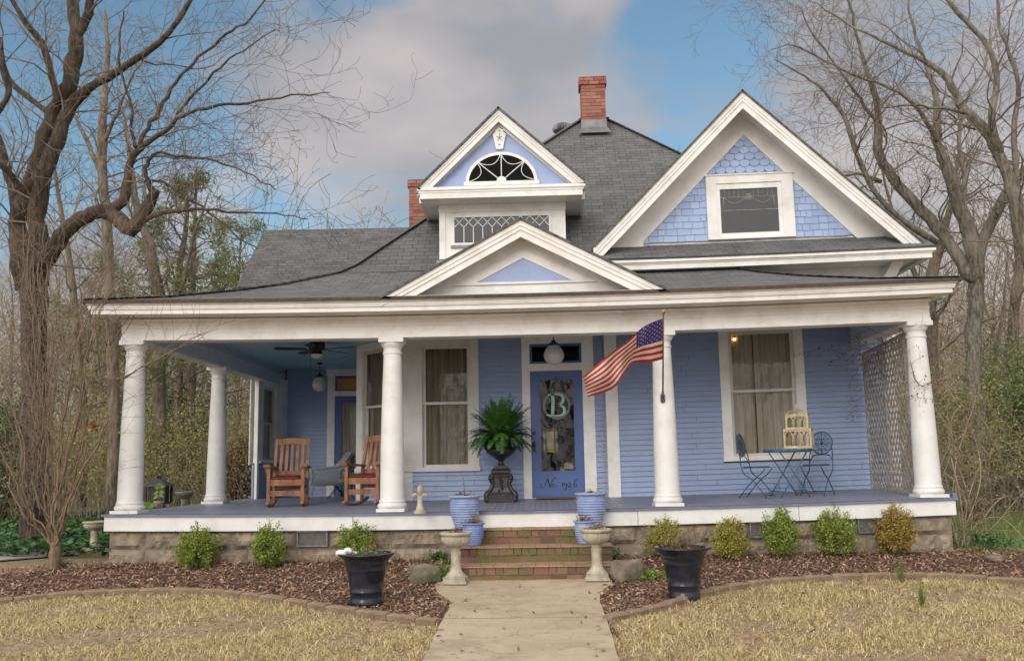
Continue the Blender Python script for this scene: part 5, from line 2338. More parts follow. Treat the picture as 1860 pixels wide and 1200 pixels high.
b.lathe([(8 * s, 66 * s), (5 * s, 69 * s), (4.5 * s, 73 * s), (9 * s, 77 * s), (20 * s, 84 * s), (26.5 * s, 90 * s), (27 * s, 93 * s), (24 * s, 96 * s), (19 * s, 99 * s), (18 * s, 108 * s), (22 * s, 116 * s), (23 * s, 119 * s), (20 * s, 118 * s), (.001, 112 * s)], 36, flute=18, fd=.012)
b.build('urn', M['black'], t)
for qx in (-1, 1):
    b = MB()
    b.tube(cr_pts([(qx * 24 * s, 0, 94 * s), (qx * 28 * s, 0, 101 * s), (qx * 25 * s, 0, 108 * s), (qx * 28 * s, 0, 116 * s), (qx * 24 * s, 0, 121 * s), (qx * 21 * s, 0, 117 * s)], 5), [3.4 * s] * 10 + [2.6 * s] * 10 + [3.4 * s] * 6, 8)
    b.build('handle', M['black'], t)
# the fern
random.seed(8)
t = thing('fern', 'lush green sword fern spilling from the black urn by the front door', 'fern', (p.x, p.y, p.z + 114 * s))
for grp in range(1):
    b = MB()
    for i in range(210):
        a = random.uniform(0, 2 * PI)
        el = random.uniform(-.1, 1.5) ** 1
        L_ = random.uniform(52, 78) * s * (1.12 if el > .8 else 1) * (1.05 if el > .9 else 1.0)
        d = Vector((math.cos(a) * math.cos(el), math.sin(a) * math.cos(el), math.sin(el)))
        pos = Vector((math.cos(a) * 6 * s, math.sin(a) * 6 * s, 0))
        pts = [pos.copy()]
        drp = random.uniform(.05, .16) if el > .8 else random.uniform(.10, .24)
        ns = 15
        for k in range(ns):
            d = (d + Vector((0, 0, -drp * (k / ns) * 1.3))).normalized()
            pos = pos + d * (L_ / ns)
            pts.append(pos.copy())
        side0 = d.cross(Vector((0, 0, 1)))
        side0 = (side0 if side0.length > .1 else Vector((1, 0, 0))).normalized()
        for k in range(1, ns + 1):
            tt_ = (pts[k] - pts[k - 1]).normalized()
            sd = tt_.cross(Vector((0, 0, 1)))
            sd = (sd if sd.length > .15 else side0).normalized()
            f = k / ns
            wl_ = (8.5 * (math.sin(PI * min(1, f * .93 + .07)) ** .6)) * s
            nn = sd.cross(tt_)
            for ss in (-1, 1):
                for h in (0, .5):
                    o = pts[k - 1].lerp(pts[k], h)
                    tip = o + sd * ss * wl_ + tt_ * wl_ * .35 - nn * wl_ * random.uniform(-.1, .3)
                    hw = 1.1 * s
                    b.add([o - tt_ * hw, o + tt_ * hw, o + (tip - o) * .7 + tt_ * hw * .8, tip], [(0, 1, 2, 3)])
    b.build('frond', M['fern'], t, uv=False)


# ---- glazed pots
def ribbed_pot(name, label, loc, r, h, ribs, mat, deadfn=None, group=None):
    t = thing(name, label, 'flower pot', loc, 0, group)
    pr = [(.001, .0), (r * .56, 0), (r * .60, .02 * h)]
    for i in range(ribs * 6 + 1):
        f = i / (ribs * 6)
        base = r * (.60 + .30 * math.sin(f * PI * .62))
        pr.append((base + r * .035 * math.sin(i * PI / 3), h * (.06 + .76 * f)))
    pr += [(r * .84, h * .86), (r * .86, h * .92), (r * 1.0, h * .94), (r * 1.02, h * .97), (r * .98, h), (r * .86, h * .99), (r * .82, h * .93), (.001, h * .92)]
    b = MB()
    b.lathe(pr, 40)
    b.build('pot', mat, t)
    return t


def dead_plant(name, label, loc, r, h, n=22, mat='deadleaf', tall=None, seed=1, cat='plant', green=0):
    random.seed(seed)
    t = thing(name, label, cat, loc)
    b = MB()
    vs = []
    for i in range(14):
        a = i * PI / 7
        vs.append((r * .98 * math.cos(a), r * .98 * math.sin(a), 0))
    vs.append((0, 0, r * .10))
    b.add(vs, [(i, (i + 1) % 14, 14) for i in range(14)], True)
    b.build('soil', M['soil'], t)
    b = MB()
    for i in range(n):
        a = random.uniform(0, 2 * PI)
        q = random.uniform(0, .8) * r
        p0 = Vector((q * math.cos(a), q * math.sin(a), .0))
        d = Vector((random.uniform(-.5, .5), random.uniform(-.5, .5), 1)).normalized()
        L_ = h * random.uniform(.4, 1)
        p1 = p0 + d * L_ * .5
        p2 = p1 + (d + Vector((random.uniform(-.6, .6), random.uniform(-.6, .6), -.1))) * L_ * .4
        b.tube([p0, p1, p2], [.004, .003, .0015], 4)
    if tall:
        b.tube([(0, 0, 0), (-.01, 0, tall * .5), (-.03, 0, tall)], [.008, .006, .003], 5)
    b.build('stem', M['myrtle'], t)
    b = MB()
    for i in range(n * 4):
        a = random.uniform(0, 2 * PI)
        q = random.uniform(0, .95) * r
        c = Vector((q * math.cos(a), q * math.sin(a), random.uniform(.01, .05) + (h * random.uniform(0, .6) if i % 3 == 0 else 0)))
        u = Vector((random.uniform(-1, 1), random.uniform(-1, 1), random.uniform(-.5, .5))).normalized()
        v = u.cross(Vector((random.uniform(-1, 1), random.uniform(-1, 1), 1))).normalized()
        l_ = random.uniform(.012, .028)
        b.add([c - u * l_, c + v * l_ * .5, c + u * l_, c - v * l_ * .5], [(0, 1, 2, 3)])
    b.build('leaf', M[mat], t, uv=False)
    return t


def at_plane_z(px, py, z):
    d = ray(px, py)
    return CAM + d * ((z - CAM.z) / d.z)


def on_tread(px, k, y):
    q = W(px, 980, y)
    return Vector((q.x, y, treads[k][1] + sgm + .024))


for (px, py, k, yy, lab, rim_y, wpx, mt, tall, rb) in (
        (845, 0, 0, -.17, 'large pale blue ribbed pot on the top step left of the stairs', 899, 61, 'bluepot', .36, 10),
        (1076, 0, 0, -.17, 'large pale blue ribbed pot on the top step right of the stairs', 894, 60, 'bluepot', None, 10),
        (859.5, 0, 1, -.58, 'small deep blue ribbed pot on the middle step beside the left stone urn', 949, 44, 'bluepot2', None, 8),
        (1063, 0, 1, -.58, 'small pale blue ribbed pot on the middle step beside the right stone urn', 945, 43, 'bluepot', None, 8)):
    lo = on_tread(px, k, yy)
    s = mpp(lo)
    h = W(px, rim_y, yy).z - lo.z
    ribbed_pot('flower_pot', lab, lo, wpx / 2 * s, h, rb, M[mt], group='blue ribbed pots on the steps')
    dead_plant('dead_plant', 'withered plant %sin the %s pot on the %s' % ('with one tall bare stem ' if tall else '', lab.split(' ribbed')[0], 'left' if px < 900 else 'right'),
               (lo.x, lo.y, lo.z + h * .93), wpx / 2 * s * .80, .10 if k == 0 else .12, 14 if k == 0 else 26, 'deadleaf', tall, int(px), green=0)


def stone_urn(loc, s, H_, W_, label, group):
    t = thing('stone_urn', label, 'urn planter', loc, random.uniform(-.1, .1), group)
    R_ = W_ / 2
    b = MB()
    q = R_ * .74
    b.box(-q, q, -q, q, 0, H_ * .055)
    b.box(-q * .9, q * .9, -q * .9, q * .9, H_ * .055, H_ * .13)
    b.build('plinth', M['caststone'], t)
    b = MB()
    b.lathe([(R_ * .62, H_ * .13), (R_ * .52, H_ * .17), (R_ * .36, H_ * .24), (R_ * .29, H_ * .36), (R_ * .29, H_ * .56), (R_ * .33, H_ * .60), (R_ * .27, H_ * .62), (R_ * .27, H_ * .66), (R_ * .34, H_ * .69), (.001, H_ * .70)], 48, flute=14, fd=.05)
    b.build('pedestal', M['caststone'], t)
    b = MB()
    b.lathe([(R_ * .30, H_ * .69), (R_ * .52, H_ * .715), (R_ * .74, H_ * .76), (R_ * .86, H_ * .83), (R_ * .87, H_ * .90), (R_ * .84, H_ * .92)], 72, flute=24, fd=.035)
    b.lathe([(R_ * .84, H_ * .92), (R_ * .94, H_ * .93), (R_ * 1.0, H_ * .955), (R_ * .98, H_ * .985), (R_ * .90, H_ * 1.0), (R_ * .80, H_ * .985), (R_ * .78, H_ * .94), (.001, H_ * .93)], 72, flute=30, fd=.018)
    b.build('bowl', M['caststone'], t)
    return t


for (px, pyb, pyt, lab) in ((828.5, 1061, 968, 'left'), (1085, 1055, 962, 'right')):
    q = G(px, pyb)
    s = mpp(q)
    H_ = (pyb - pyt - 2) * s
    q.z = ground_z(q.x, q.y) + .02
    stone_urn(q, s, H_, 60 * s, 'fluted pale stone pedestal urn at the foot of the steps, %s of the path' % lab, 'stone urns beside the steps')
    dead_plant('dead_plant', 'dry brown plant and leaves in the stone urn %s of the path' % lab, (q.x, q.y, q.z + H_ * .945), 60 * s * .38, .07, 24, 'deadleaf', None, int(px) + 3)
# far left urn on a block
q = G(170, 1006)
s = mpp(q)
t = stone_urn(Vector((q.x, q.y, ground_z(q.x, q.y) + 7 * s)), s, 52 * s, 44 * s, 'mossy squat stone urn on a block at the left corner of the porch', None)
t.scale = (1, 1, 1)
b = MB()
b.box(-25 * s, 25 * s, -22 * s, 22 * s, -6 * s, 7 * s)
o = b.build('stone_block', M['rock'])
o.location = (q.x, q.y, ground_z(q.x, q.y))
tag(o, 'flat stone block under the squat urn at the left corner of the porch', 'stone block')


def black_pot(px, pyb, pyt, wpx, label):
    q = G(px, pyb - 3)
    s = mpp(q)
    H_ = (pyb - pyt - 3) * s
    R_ = wpx / 2 * s
    t = thing('glazed_planter', label, 'planter', (q.x, q.y, ground_z(q.x, q.y) + .005), 0, 'large black planters in the mulch')
    b = MB()
    b.lathe([(.001, 0), (R_ * .54, 0), (R_ * .57, H_ * .03), (R_ * .555, H_ * .06), (R_ * .56, H_ * .10), (R_ * .545, H_ * .115), (R_ * .555, H_ * .25), (R_ * .575, H_ * .262), (R_ * .562, H_ * .275), (R_ * .60, H_ * .45), (R_ * .67, H_ * .66), (R_ * .70, H_ * .675), (R_ * .69, H_ * .69), (R_ * .75, H_ * .80), (R_ * .765, H_ * .812), (R_ * .76, H_ * .825), (R_ * .83, H_ * .90), (R_ * .97, H_ * .955), (R_ * 1.0, H_ * .975), (R_ * .985, H_ * .995), (R_ * .90, H_ * 1.0), (R_ * .82, H_ * .97), (R_ * .76, H_ * .88), (.001, H_ * .87)], 56)
    b.build('pot', M['blackglaze'], t)
    return Vector((q.x, q.y, ground_z(q.x, q.y) + H_ * .955)), R_ * .82


c, r = black_pot(665, 1102, 1006, 105, 'tall flared black glazed planter in the mulch left of the path')
dead_plant('dead_plant', 'sprouting green and dry stems in the black planter left of the path', c, r, .16, 30, 'box', None, 77)
random.seed(5)
for i, (dx, dz) in enumerate(((-.27, .03), (-.20, .055), (-.15, .02))):
    b = MB()
    b.ball((0, 0, 0), .055 - .008 * i, 7, (1.2, .9, .75))
    for k, v in enumerate(b.v):
        nn = 1 + .25 * mnoise.noise(Vector(v) * 30)
        b.v[k] = (v[0] * nn, v[1] * nn, v[2] * nn)
    o = b.build('shell_rock', M['white2'])
    o.location = c + Vector((dx, -.06 + .05 * i, dz))
    tag(o, 'pale knobbly shell-like stone lying in the black planter left of the path, %s' % ('leftmost' if i == 0 else 'topmost' if i == 1 else 'nearest the stems'), 'stone', 'pale stones in the left black planter')
c, r = black_pot(1243, 1090, 995, 105, 'tall flared black glazed planter in the mulch right of the path')
dead_plant('dead_plant', 'pale dry twigs standing in the black planter right of the path', c, r, .30, 48, 'deadleaf', None, 78)

# ---- door mat
p0, p1 = FL(974, 907), FL(1046, 905)
b = MB()
b.box(p0.x, p1.x, YW - .42, YW - .12, 0, .018)
o = b.build('door_mat', M['mat'])
o.location = (0, 0, floor_z(2.2, YW - .3) + .012)
tag(o, 'brown coir doormat on the porch boards in front of the blue door', 'doormat')

# ---- things on and behind the door glass
yg = YW + .006
s = mpp(Vector((2.3, YW, 1.4)))


def dpt(x, z_):            # 5x zoom coordinates on the door
    return W(940 + x / 5, 660 + z_ / 5, yg)


wc = dpt(355, 380)
wr_ = thing('monogram_wreath', 'mint green letter B in a leafy wreath hanging on the front door glass', 'door sign', (wc.x, yg, wc.z))


def rel(x, z_):
    q = dpt(x, z_)
    return ((q.x - wc.x) / 1, q.z - wc.z)


b = MB()


def stroke(pts, wd):
    ribbon(b, [rel(*q) for q in pts], [v / 5 * s for v in wd], (0, 0), 1, 1, -.006, .008)


stroke([(275, 282), (300, 286), (330, 284)], [14, 12, 16])
stroke([(318, 282), (322, 350), (318, 460)], [32, 30, 30])
stroke([(262, 468), (290, 470), (330, 470)], [8, 14, 16])
stroke([(320, 284), (370, 280), (410, 300), (412, 340), (385, 370), (335, 376)], [12, 14, 24, 26, 16, 12])
stroke([(335, 376), (395, 380), (424, 410), (420, 450), (385, 472), (325, 472)], [12, 16, 26, 26, 16, 12])
b.build('letter', M['mint'], wr_)
b = MB()
random.seed(2)
R1 = 115 / 5 * s
for i in range(48):
    a = 2 * PI * i / 48
    for k, rr in enumerate((.93, 1.08)):
        c_ = Vector((R1 * math.cos(a), -.004, R1 * 1.02 * math.sin(a)))
        tdir = Vector((-math.sin(a), 0, math.cos(a)))
        out_ = Vector((math.cos(a), 0, math.sin(a))) * (1 if k else -1)
        d_ = (tdir * .8 + out_).normalized()
        l_ = random.uniform(2.0, 3.4) * s
        n_ = Vector((-d_.z, 0, d_.x))
        b.prism([c_, c_ + d_ * l_ * .5 + n_ * .6 * s, c_ + d_ * l_, c_ + d_ * l_ * .5 - n_ * .6 * s], (0, .003, 0))
b.tube([(R1 * math.cos(2 * PI * i / 48), -.002, R1 * 1.02 * math.sin(2 * PI * i / 48)) for i in range(49)], .003, 4)
b.build('leaf_ring', M['mint'], wr_)
b = MB()
h0, h1, h2 = rel(285, 252), rel(350, 122), rel(425, 258)
b.tube([(h0[0], 0, h0[1]), (h1[0], 0, h1[1]), (h2[0], 0, h2[1])], .007, 5)
b.ball((h1[0], -.003, h1[1]), .014, 5)
b.build('hanger', M['polewood'], wr_)

sg = thing('stained_glass_panel', 'small stained glass panel with green and red border hanging inside the door glass', 'stained glass', (0, 0, 0))
yi = YW + .07
cols = {'r': (.30, .03, .025, 1), 'g': (.25, .42, .03, 1), 'p': (.48, .24, .16, 1), 'b': (.08, .12, .35, 1), 'y': (.42, .42, .05, 1), 'c': (.55, .50, .40, 1)}
for nm, c_ in cols.items():
    M['sg' + nm] = simple('art_glass_' + nm, c_, None, 10, .2, .5, 60)
for (x0, z0_, x1, z1_, k) in ((258, 590, 340, 612, 'r'), (231, 615, 257, 680, 'g'), (260, 614, 335, 778, 'c'), (340, 612, 362, 680, 'p'), (232, 686, 257, 712, 'b'), (340, 684, 364, 710, 'b'),
                              (234, 716, 258, 780, 'p'), (341, 714, 366, 780, 'g'), (236, 783, 262, 806, 'r'), (264, 783, 340, 806, 'y'), (343, 783, 366, 800, 'r')):
    a_, c_ = W(940 + x0 / 5, 660 + z0_ / 5, yi), W(940 + x1 / 5, 660 + z1_ / 5, yi)
    b = MB()
    b.box(a_.x + .001, c_.x - .001, yi, yi + .004, c_.z + .001, a_.z - .001)
    b.build('glass_piece', M['sg' + k], sg)
b = MB()
a_, c_ = W(940 + 258 / 5, 660 + 590 / 5, yi), W(940 + 340 / 5, 660, yi)
for x_ in (a_.x, c_.x):
    b.tube([(x_, yi + .002, a_.z), (x_, yi + .002, a_.z + .15)], .002, 4)
b.build('cord', M['black'], sg)

# dog looking out behind the glass
q = W(1026, 846, YW + .25)
dg = thing('dog', 'white dog with a dark ear resting behind the lower right of the door glass', 'dog', (q.x, YW + .25, floor_z(2.5, YW)))
hz_ = q.z - floor_z(2.5, YW)


def skinned(name, verts, edges, radii, mat, parent, sub=2):
    me = bpy.data.meshes.new(name)
    me.from_pydata([tuple(v) for v in verts], edges, [])
    me.materials.append(mat)
    o = bpy.data.objects.new(name, me)
    COL.objects.link(o)
    o.parent = parent
    sk = o.modifiers.new('skin', 'SKIN')
    sk.use_smooth_shade = True
    for i, r_ in enumerate(radii):
        me.skin_vertices[0].data[i].radius = (r_, r_) if isinstance(r_, (int, float)) else r_
    me.skin_vertices[0].data[0].use_root = True
    su = o.modifiers.new('sub', 'SUBSURF')
    su.levels = su.render_levels = sub
    return o


hh = hz_
V_ = [(-.02, .30, hh * .35), (-.03, .20, hh * .62), (-.02, .10, hh * .80), (.02, .02, hh * .98), (.06, -.06, hh * 1.0), (.115, -.13, hh * .955), (.14, -.16, hh * .94),
      (-.10, .08, hh * .38), (-.10, .05, .03), (-.10, -.02, .02), (.06, .08, hh * .38), (.07, .05, .03), (.07, -.02, .02),
      (-.14, .36, hh * .16), (-.15, .22, .03), (.10, .36, hh * .16), (.11, .22, .03), (-.03, .44, .06), (-.12, .58, .05)]
E_ = [(0, 1), (1, 2), (2, 3), (3, 4), (4, 5), (5, 6), (2, 7), (7, 8), (8, 9), (2, 10), (10, 11), (11, 12), (0, 13), (13, 14), (0, 15), (15, 16), (0, 17), (17, 18)]
R_ = [.125, .12, .095, .085, .080, .050, .035, .045, .03, .032, .045, .03, .032, .075, .035, .075, .035, .04, .015]
skinned('body', V_, E_, R_, M['fur'], dg)
b = MB()
b.ball((-.035, -.075, hh * 1.03), .04, 8, (.55, .5, 1.1))
b.build('ear', M['furdark'], dg)
b = MB()
b.ball((.125, .03, hh * 1.03), .035, 8, (.5, .5, 1.0))
b.build('ear', M['fur'], dg)
b = MB()
b.ball((.155, -.19, hh * .94), .018, 6)
b.build('nose', M['black'], dg)
for ex in (.02, .10):
    b = MB()
    b.ball((ex, -.13, hh * 1.02), .011, 6)
    b.build('eye', M['black'], dg)


# ---- ceiling fan, pendant lamps
def ceil_at(px, Y):
    q = W(px, 700, Y)
    return Vector((q.x, Y, ZC + sag(q.x)))


q = ceil_at(575, 3.1)
s = mpp(Vector((q.x, q.y, 2.6)))
t = thing('ceiling_fan', 'black five-bladed ceiling fan with a frosted light under the blue porch ceiling', 'ceiling fan', q)
zt_f = W(575, 622, 3.1).z - q.z
b = MB()
b.lathe([(.001, 0), (.09, 0), (.09, -.03), (.05, -.04), (.05, zt_f + .02), (.13, zt_f), (.14, zt_f - .03), (.14, zt_f - .11), (.11, zt_f - .125), (.085, zt_f - .15), (.085, zt_f - .185), (.12, zt_f - .20), (.12, zt_f - .215), (.001, zt_f - .22)], 32)
b.build('motor_housing', M['fan'], t)
b = MB()
b.lathe([(.118, zt_f - .215), (.115, zt_f - .24), (.08, zt_f - .275), (.001, zt_f - .29)], 24)
b.build('light_bowl', M['globe'], t)
zb_f = zt_f - .125
for i in range(5):
    a = math.radians(200 + 72 * i)
    b = MB()
    d_ = Vector((math.cos(a), math.sin(a), 0))
    n_ = Vector((-math.sin(a), math.cos(a), .22)).normalized()
    b.bar(d_ * .11 + Vector((0, 0, zb_f)), d_ * .22 + Vector((0, 0, zb_f)), .03, .008)
    pts = [d_ * .18 - n_ * .045, d_ * .30 - n_ * .06, d_ * .70 - n_ * .07, d_ * .74 - n_ * .04, d_ * .74 + n_ * .04, d_ * .70 + n_ * .07, d_ * .30 + n_ * .06, d_ * .18 + n_ * .045]
    b.prism([p_ + Vector((0, 0, zb_f)) for p_ in pts], (0, 0, .007))
    b.build('blade', M['fan'], t)
b = MB()
b.tube([(-.10, -.06, zt_f - .2), (-.10, -.06, zt_f - .62)], .0025, 4)
b.ball((-.10, -.06, zt_f - .64), .012, 5)
b.build('pull_chain', M['fan'], t)


def pendant(px, pyc, Y, dpx, label):
    c_ = W(px, pyc, Y)
    top = ZC + sag(c_.x)
    s = mpp(c_)
    r = dpx / 2 * s
    t = thing('pendant_lamp', label, 'pendant lamp', (c_.x, Y, top), 0, 'globe pendant lamps')
    zc_ = c_.z - top
    b = MB()
    b.lathe([(.06, 0), (.06, -.02), (.02, -.035), (.001, -.035)], 16)
    b.tube([(0, 0, -.03), (0, 0, zc_ + r * 1.45)], .006, 6)
    zz_ = -.04
    while zz_ > zc_ + r * 1.5:
        b.tube([(.012 * math.cos(a), .012 * math.sin(a), zz_ + .0) for a in (0, 1.57, 3.14, 4.71, 6.28)], .004, 4)
        zz_ -= .035
    b.build('chain', M['black'], t)
    b = MB()
    b.lathe([(.001, zc_ + r * 1.5), (r * .18, zc_ + r * 1.45), (r * .22, zc_ + r * 1.25), (r * .45, zc_ + r * 1.12), (r * .55, zc_ + r * .98), (r * .50, zc_ + r * .90), (.001, zc_ + r * .9)], 24)
    b.build('cap', M['black'], t)
    b = MB()
    b.lathe([(r * .48, zc_ + r * .92), (r * .80, zc_ + r * .55), (r * .98, zc_ + r * .12), (r, zc_ - r * .1), (r * .93, zc_ - r * .42), (r * .70, zc_ - r * .75), (r * .35, zc_ - r * .95), (.001, zc_ - r)], 48, flute=24, fd=.012)
    b.build('globe', M['globe'], t)


pendant(580.5, 697, 6.4, 27, 'frosted globe lamp hanging on a chain before the side door, beyond the ceiling fan')
pendant(1006, 644, 1.6, 37, 'frosted globe lamp hanging on a chain in front of the front door transom')

# ---- bistro set
p = FL(1435, 902)
s = mpp(p)
t = thing('bistro_table', 'round teal folding metal bistro table on the right side of the porch', 'table', p, math.radians(12))
ht = (902 - 816) * s
rt_ = 42.5 * s
b = MB()
b.lathe([(rt_ - .014, ht), (rt_, ht), (rt_, ht - .045), (rt_ - .008, ht - .045), (rt_ - .014, ht)], 48)
for i in range(44):
    a = 2 * PI * i / 44
    c_ = Vector((rt_ * math.cos(a), rt_ * math.sin(a), ht - .02))
    b.tube([c_ + Vector((-math.sin(a), math.cos(a), 0)) * .02 * math.cos(q_) + Vector((0, 0, .018 * math.sin(q_))) for q_ in (0, 1.26, 2.5, 3.77, 5.03, 6.28)], .004, 4)
for k in range(-5, 6):
    x = k * rt_ / 5.5
    h_ = math.sqrt(max(0, rt_ * rt_ - x * x))
    b.bar((x, -h_, ht - .005), (x, h_, ht - .005), .012, .006)
    b.bar((-h_, x, ht - .0), (h_, x, ht - .0), .012, .005)
b.build('table_top', M['teallight'], t)
for sg_ in (-1, 1):
    b = MB()
    for yy, w_ in ((-.19, .30), (.19, .30)):
        b.tube([(-sg_ * .22, yy + sg_ * .012, ht - .03), (sg_ * .24, yy + sg_ * .012, .0)], .010, 6)
    b.tube([(sg_ * .20, -.19, .09), (sg_ * .20, .19, .09)], .008, 6)
    for k in range(2):
        for e in range(2):
            b.tube([(sg_ * .20, (-.06 + .12 * e) + .035 * math.cos(q_), .12 + .05 * k + .03 * math.sin(q_)) for q_ in [i * .7 for i in range(10)]], .004, 4)
    b.build('folding_leg', M['teallight'], t)


def bistro_chair(px, py, rz, label):
    p = FL(px, py)
    t = thing('bistro_chair', label, 'chair', p, rz, 'bistro chairs')
    for s_ in (-1, 1):      # back leg runs up to the back; crossing front leg
        b = MB()
        x = s_ * .19
        b.tube(cr_pts([(x, -.20, 0), (x, -.02, .24), (x, .13, .36), (x, .17, .47), (x * .98, .19, .62), (x * .86, .22, .76)], 4), .0085, 6)
        b.build('side_frame', M['teal'], t)
        b = MB()
        x = s_ * .165
        b.tube(cr_pts([(x, .24, 0), (x, .05, .22), (x, -.12, .36), (x, -.19, .44)], 4), .0085, 6)
        b.build('crossed_leg', M['teal'], t)
    b = MB()
    b.tube([(-.19, -.17, .04), (.19, -.17, .04)], .006, 5)
    b.tube([(-.165, .19, .06), (.165, .19, .06)], .006, 5)
    b.build('stretcher', M['teal'], t)
    b = MB()
    b.lathe([(.001, .452), (.19, .452), (.20, .46), (.20, .47), (.19, .474), (.001, .47)], 32)
    b.build('seat', M['teal'], t)
    b = MB()
    c_ = Vector((0, .235, .80))
    up_ = Vector((0, .12, 1)).normalized()

    def dp(r_, a):
        return c_ + Vector((1, 0, 0)) * (r_ * math.cos(a)) + up_ * (r_ * math.sin(a))
    b.tube([dp(.175, 2 * PI * i / 32) for i in range(33)], .009, 6)
    b.tube([dp(.10, 2 * PI * i / 24) for i in range(25)], .004, 4)
    for i in range(12):
        a = 2 * PI * i / 12
        b.tube([dp(.0, a), dp(.17, a)], .0045 if i % 3 else .007, 4)
        b.tube([dp(.135, a + .26) + Vector((1, 0, 0)) * .022 * math.cos(q_) + up_ * .022 * math.sin(q_) for q_ in [k * .9 for k in range(8)]], .004, 4)
        b.tube([dp(.07, a + .26) + Vector((1, 0, 0)) * .016 * math.cos(q_) + up_ * .016 * math.sin(q_) for q_ in [k * .9 for k in range(8)]], .0035, 4)
    b.tube(cr_pts([(-.185, .19, .52), (-.13, .20, .60), (0, .205, .635), (.13, .20, .60), (.185, .19, .52)], 5), .007, 6)
    b.build('round_back', M['teal'], t)
    return t


bistro_chair(1377, 903, math.radians(58), 'teal metal bistro chair with round scrolled back, left of the bistro table')
bistro_chair(1486, 899, math.radians(-42), 'teal metal bistro chair with round scrolled back, right of the bistro table behind the birdcage')

# birdcage
cgp = Vector((p.x, p.y, p.z + ht + .004))
cc = W(1451.5, 806, p.y)
cgp.x = cc.x
t = thing('birdcage', 'cream wooden two-tier birdcage with arches standing on the bistro table', 'birdcage', cgp, math.radians(-22))


def tier(x, y, z0, z1, n_arch, nm):
    b = MB()
    th = .012
    b.box(-x - .012, x + .012, -y - .012, y + .012, z0, z0 + .022)
    b.box(-x - .010, x + .010, -y - .010, y + .010, z1 - .018, z1)
    for sx_ in (-1, 1):
        for sy_ in (-1, 1):
            b.box(sx_ * x - th, sx_ * x + th, sy_ * y - th, sy_ * y + th, z0 + .022, z1 - .018)
    for (ax, L_, off) in ((0, x, -y), (0, x, y), (1, y, -x), (1, y, x)):
        wd = 2 * L_ / n_arch
        for i in range(n_arch):
            c0 = -L_ + wd * (i + .5)
            zt = z1 - .03
            zs = zt - wd * .55
            pts = [(c0 - wd * .42, z0 + .02), (c0 - wd * .42, zs), (c0 - wd * .28, zs + (zt - zs) * .6), (c0, zt), (c0 + wd * .28, zs + (zt - zs) * .6), (c0 + wd * .42, zs), (c0 + wd * .42, z0 + .02)]
            P = [(q[0], off, q[1]) if ax == 0 else (off, q[0], q[1]) for q in pts]
            b.tube(P, .0095, 5)
            for k in (-.2, 0, .2):
                P = [(c0 + k * wd, off, z0 + .02), (c0 + k * wd, off, zt - abs(k) * wd * .8)]
                if ax:
                    P = [(off, q[0], q[2]) for q in P]
                b.tube(P, .002, 3)
        if ax == 0:
            for (i0, i1) in ((0, 1),):
                pass
    # solid spandrels above the arches
    for yy in (-y, y):
        b.box(-x + th, x - th, yy - .003, yy + .003, z1 - .04, z1 - .018)
    for xx in (-x, x):
        b.box(xx - .003, xx + .003, -y + th, y - th, z1 - .04, z1 - .018)
    b.build(nm, M['cage'], t)


hx_ = 23 * s
tier(hx_, hx_ * .8, .02, .30, 3, 'lower_tier')
tier(hx_ * .80, hx_ * .62, .30, .52, 3, 'upper_tier')
b = MB()
for i in range(24):
    a = 2 * PI * i / 24
    e = 1 / max(abs(math.cos(a)), abs(math.sin(a)))
    x, y = hx_ * .82 * math.cos(a) * e, hx_ * .64 * math.sin(a) * e
    b.tube([(x, y, .52), (x * .72, y * .72, .575), (x * .3, y * .3, .60), (0, 0, .625)], .004, 4)
b.tube([(hx_ * .82 * a_, hx_ * .64 * c_, .522) for a_, c_ in ((-1, -1), (1, -1), (1, 1), (-1, 1), (-1, -1))], .008, 5)
b.lathe([(.03, .61), (.02, .63), (.012, .645), (.024, .665), (.012, .685), (.001, .71)], 12)
b.build('cage_roof', M['cage'], t)
b = MB()
b.box(-hx_ - .018, hx_ + .018, -hx_ * .8 - .018, hx_ * .8 + .018, 0, .02)
b.build('base', M['cage'], t)

# ---- weathered lattice panel closing the porch's right end
la, lb_ = W(1577, 760, 2.45), W(1652, 750, .62)
za0, za1 = Pn(1573, 643, 2.45).z, .05
zb0, zb1 = Pn(1642, 607, .62).z, .02
zb0 = min(zb0, HB - .06)
t = thing('lattice_panel', 'weathered grey lattice panel closing the right end of the porch', 'trellis', (la.x, la.y, sag(la.x)), math.atan2(lb_.y - la.y, lb_.x - la.x))
LL = math.hypot(lb_.x - la.x, lb_.y - la.y)


def topz(u):
    return za0 + (zb0 - za0) * u / LL


b = MB()
st = .105
for sgn in (-1, 1):
    k = -40
    while k < 60:
        # line z = sgn*1.5*u + c ; clip into panel
        c0 = k * st * 1.8
        pts = []
        us = [LL * i / 60 for i in range(61)]
        seg = [(u, sgn * 1.45 * u + c0) for u in us if .04 < sgn * 1.45 * u + c0 < topz(u) - .02]
        if len(seg) > 1:
            (ua, z_a), (ub, z_b) = seg[0], seg[-1]
            b.bar((ua, .006 * sgn, z_a), (ub, .006 * sgn, z_b), .008, .036, (-sgn * 1.45, 0, 1))
        k += 1
b.build('lattice', M['lattice'], t)
b = MB()
b.bar((0, 0, za1), (0, 0, za0), .03, .05, (0, 1, 0))
b.bar((LL * .5, .0, za1), (LL * .5, .0, topz(LL * .5)), .03, .045, (0, 1, 0))
b.bar((LL, 0, zb1), (LL, 0, zb0), .03, .05, (0, 1, 0))
b.bar((0, 0, za0), (LL, 0, zb0), .03, .045)
b.bar((0, 0, .06), (LL, 0, .06), .03, .05)
b.build('panel_frame', M['lattice'], t)

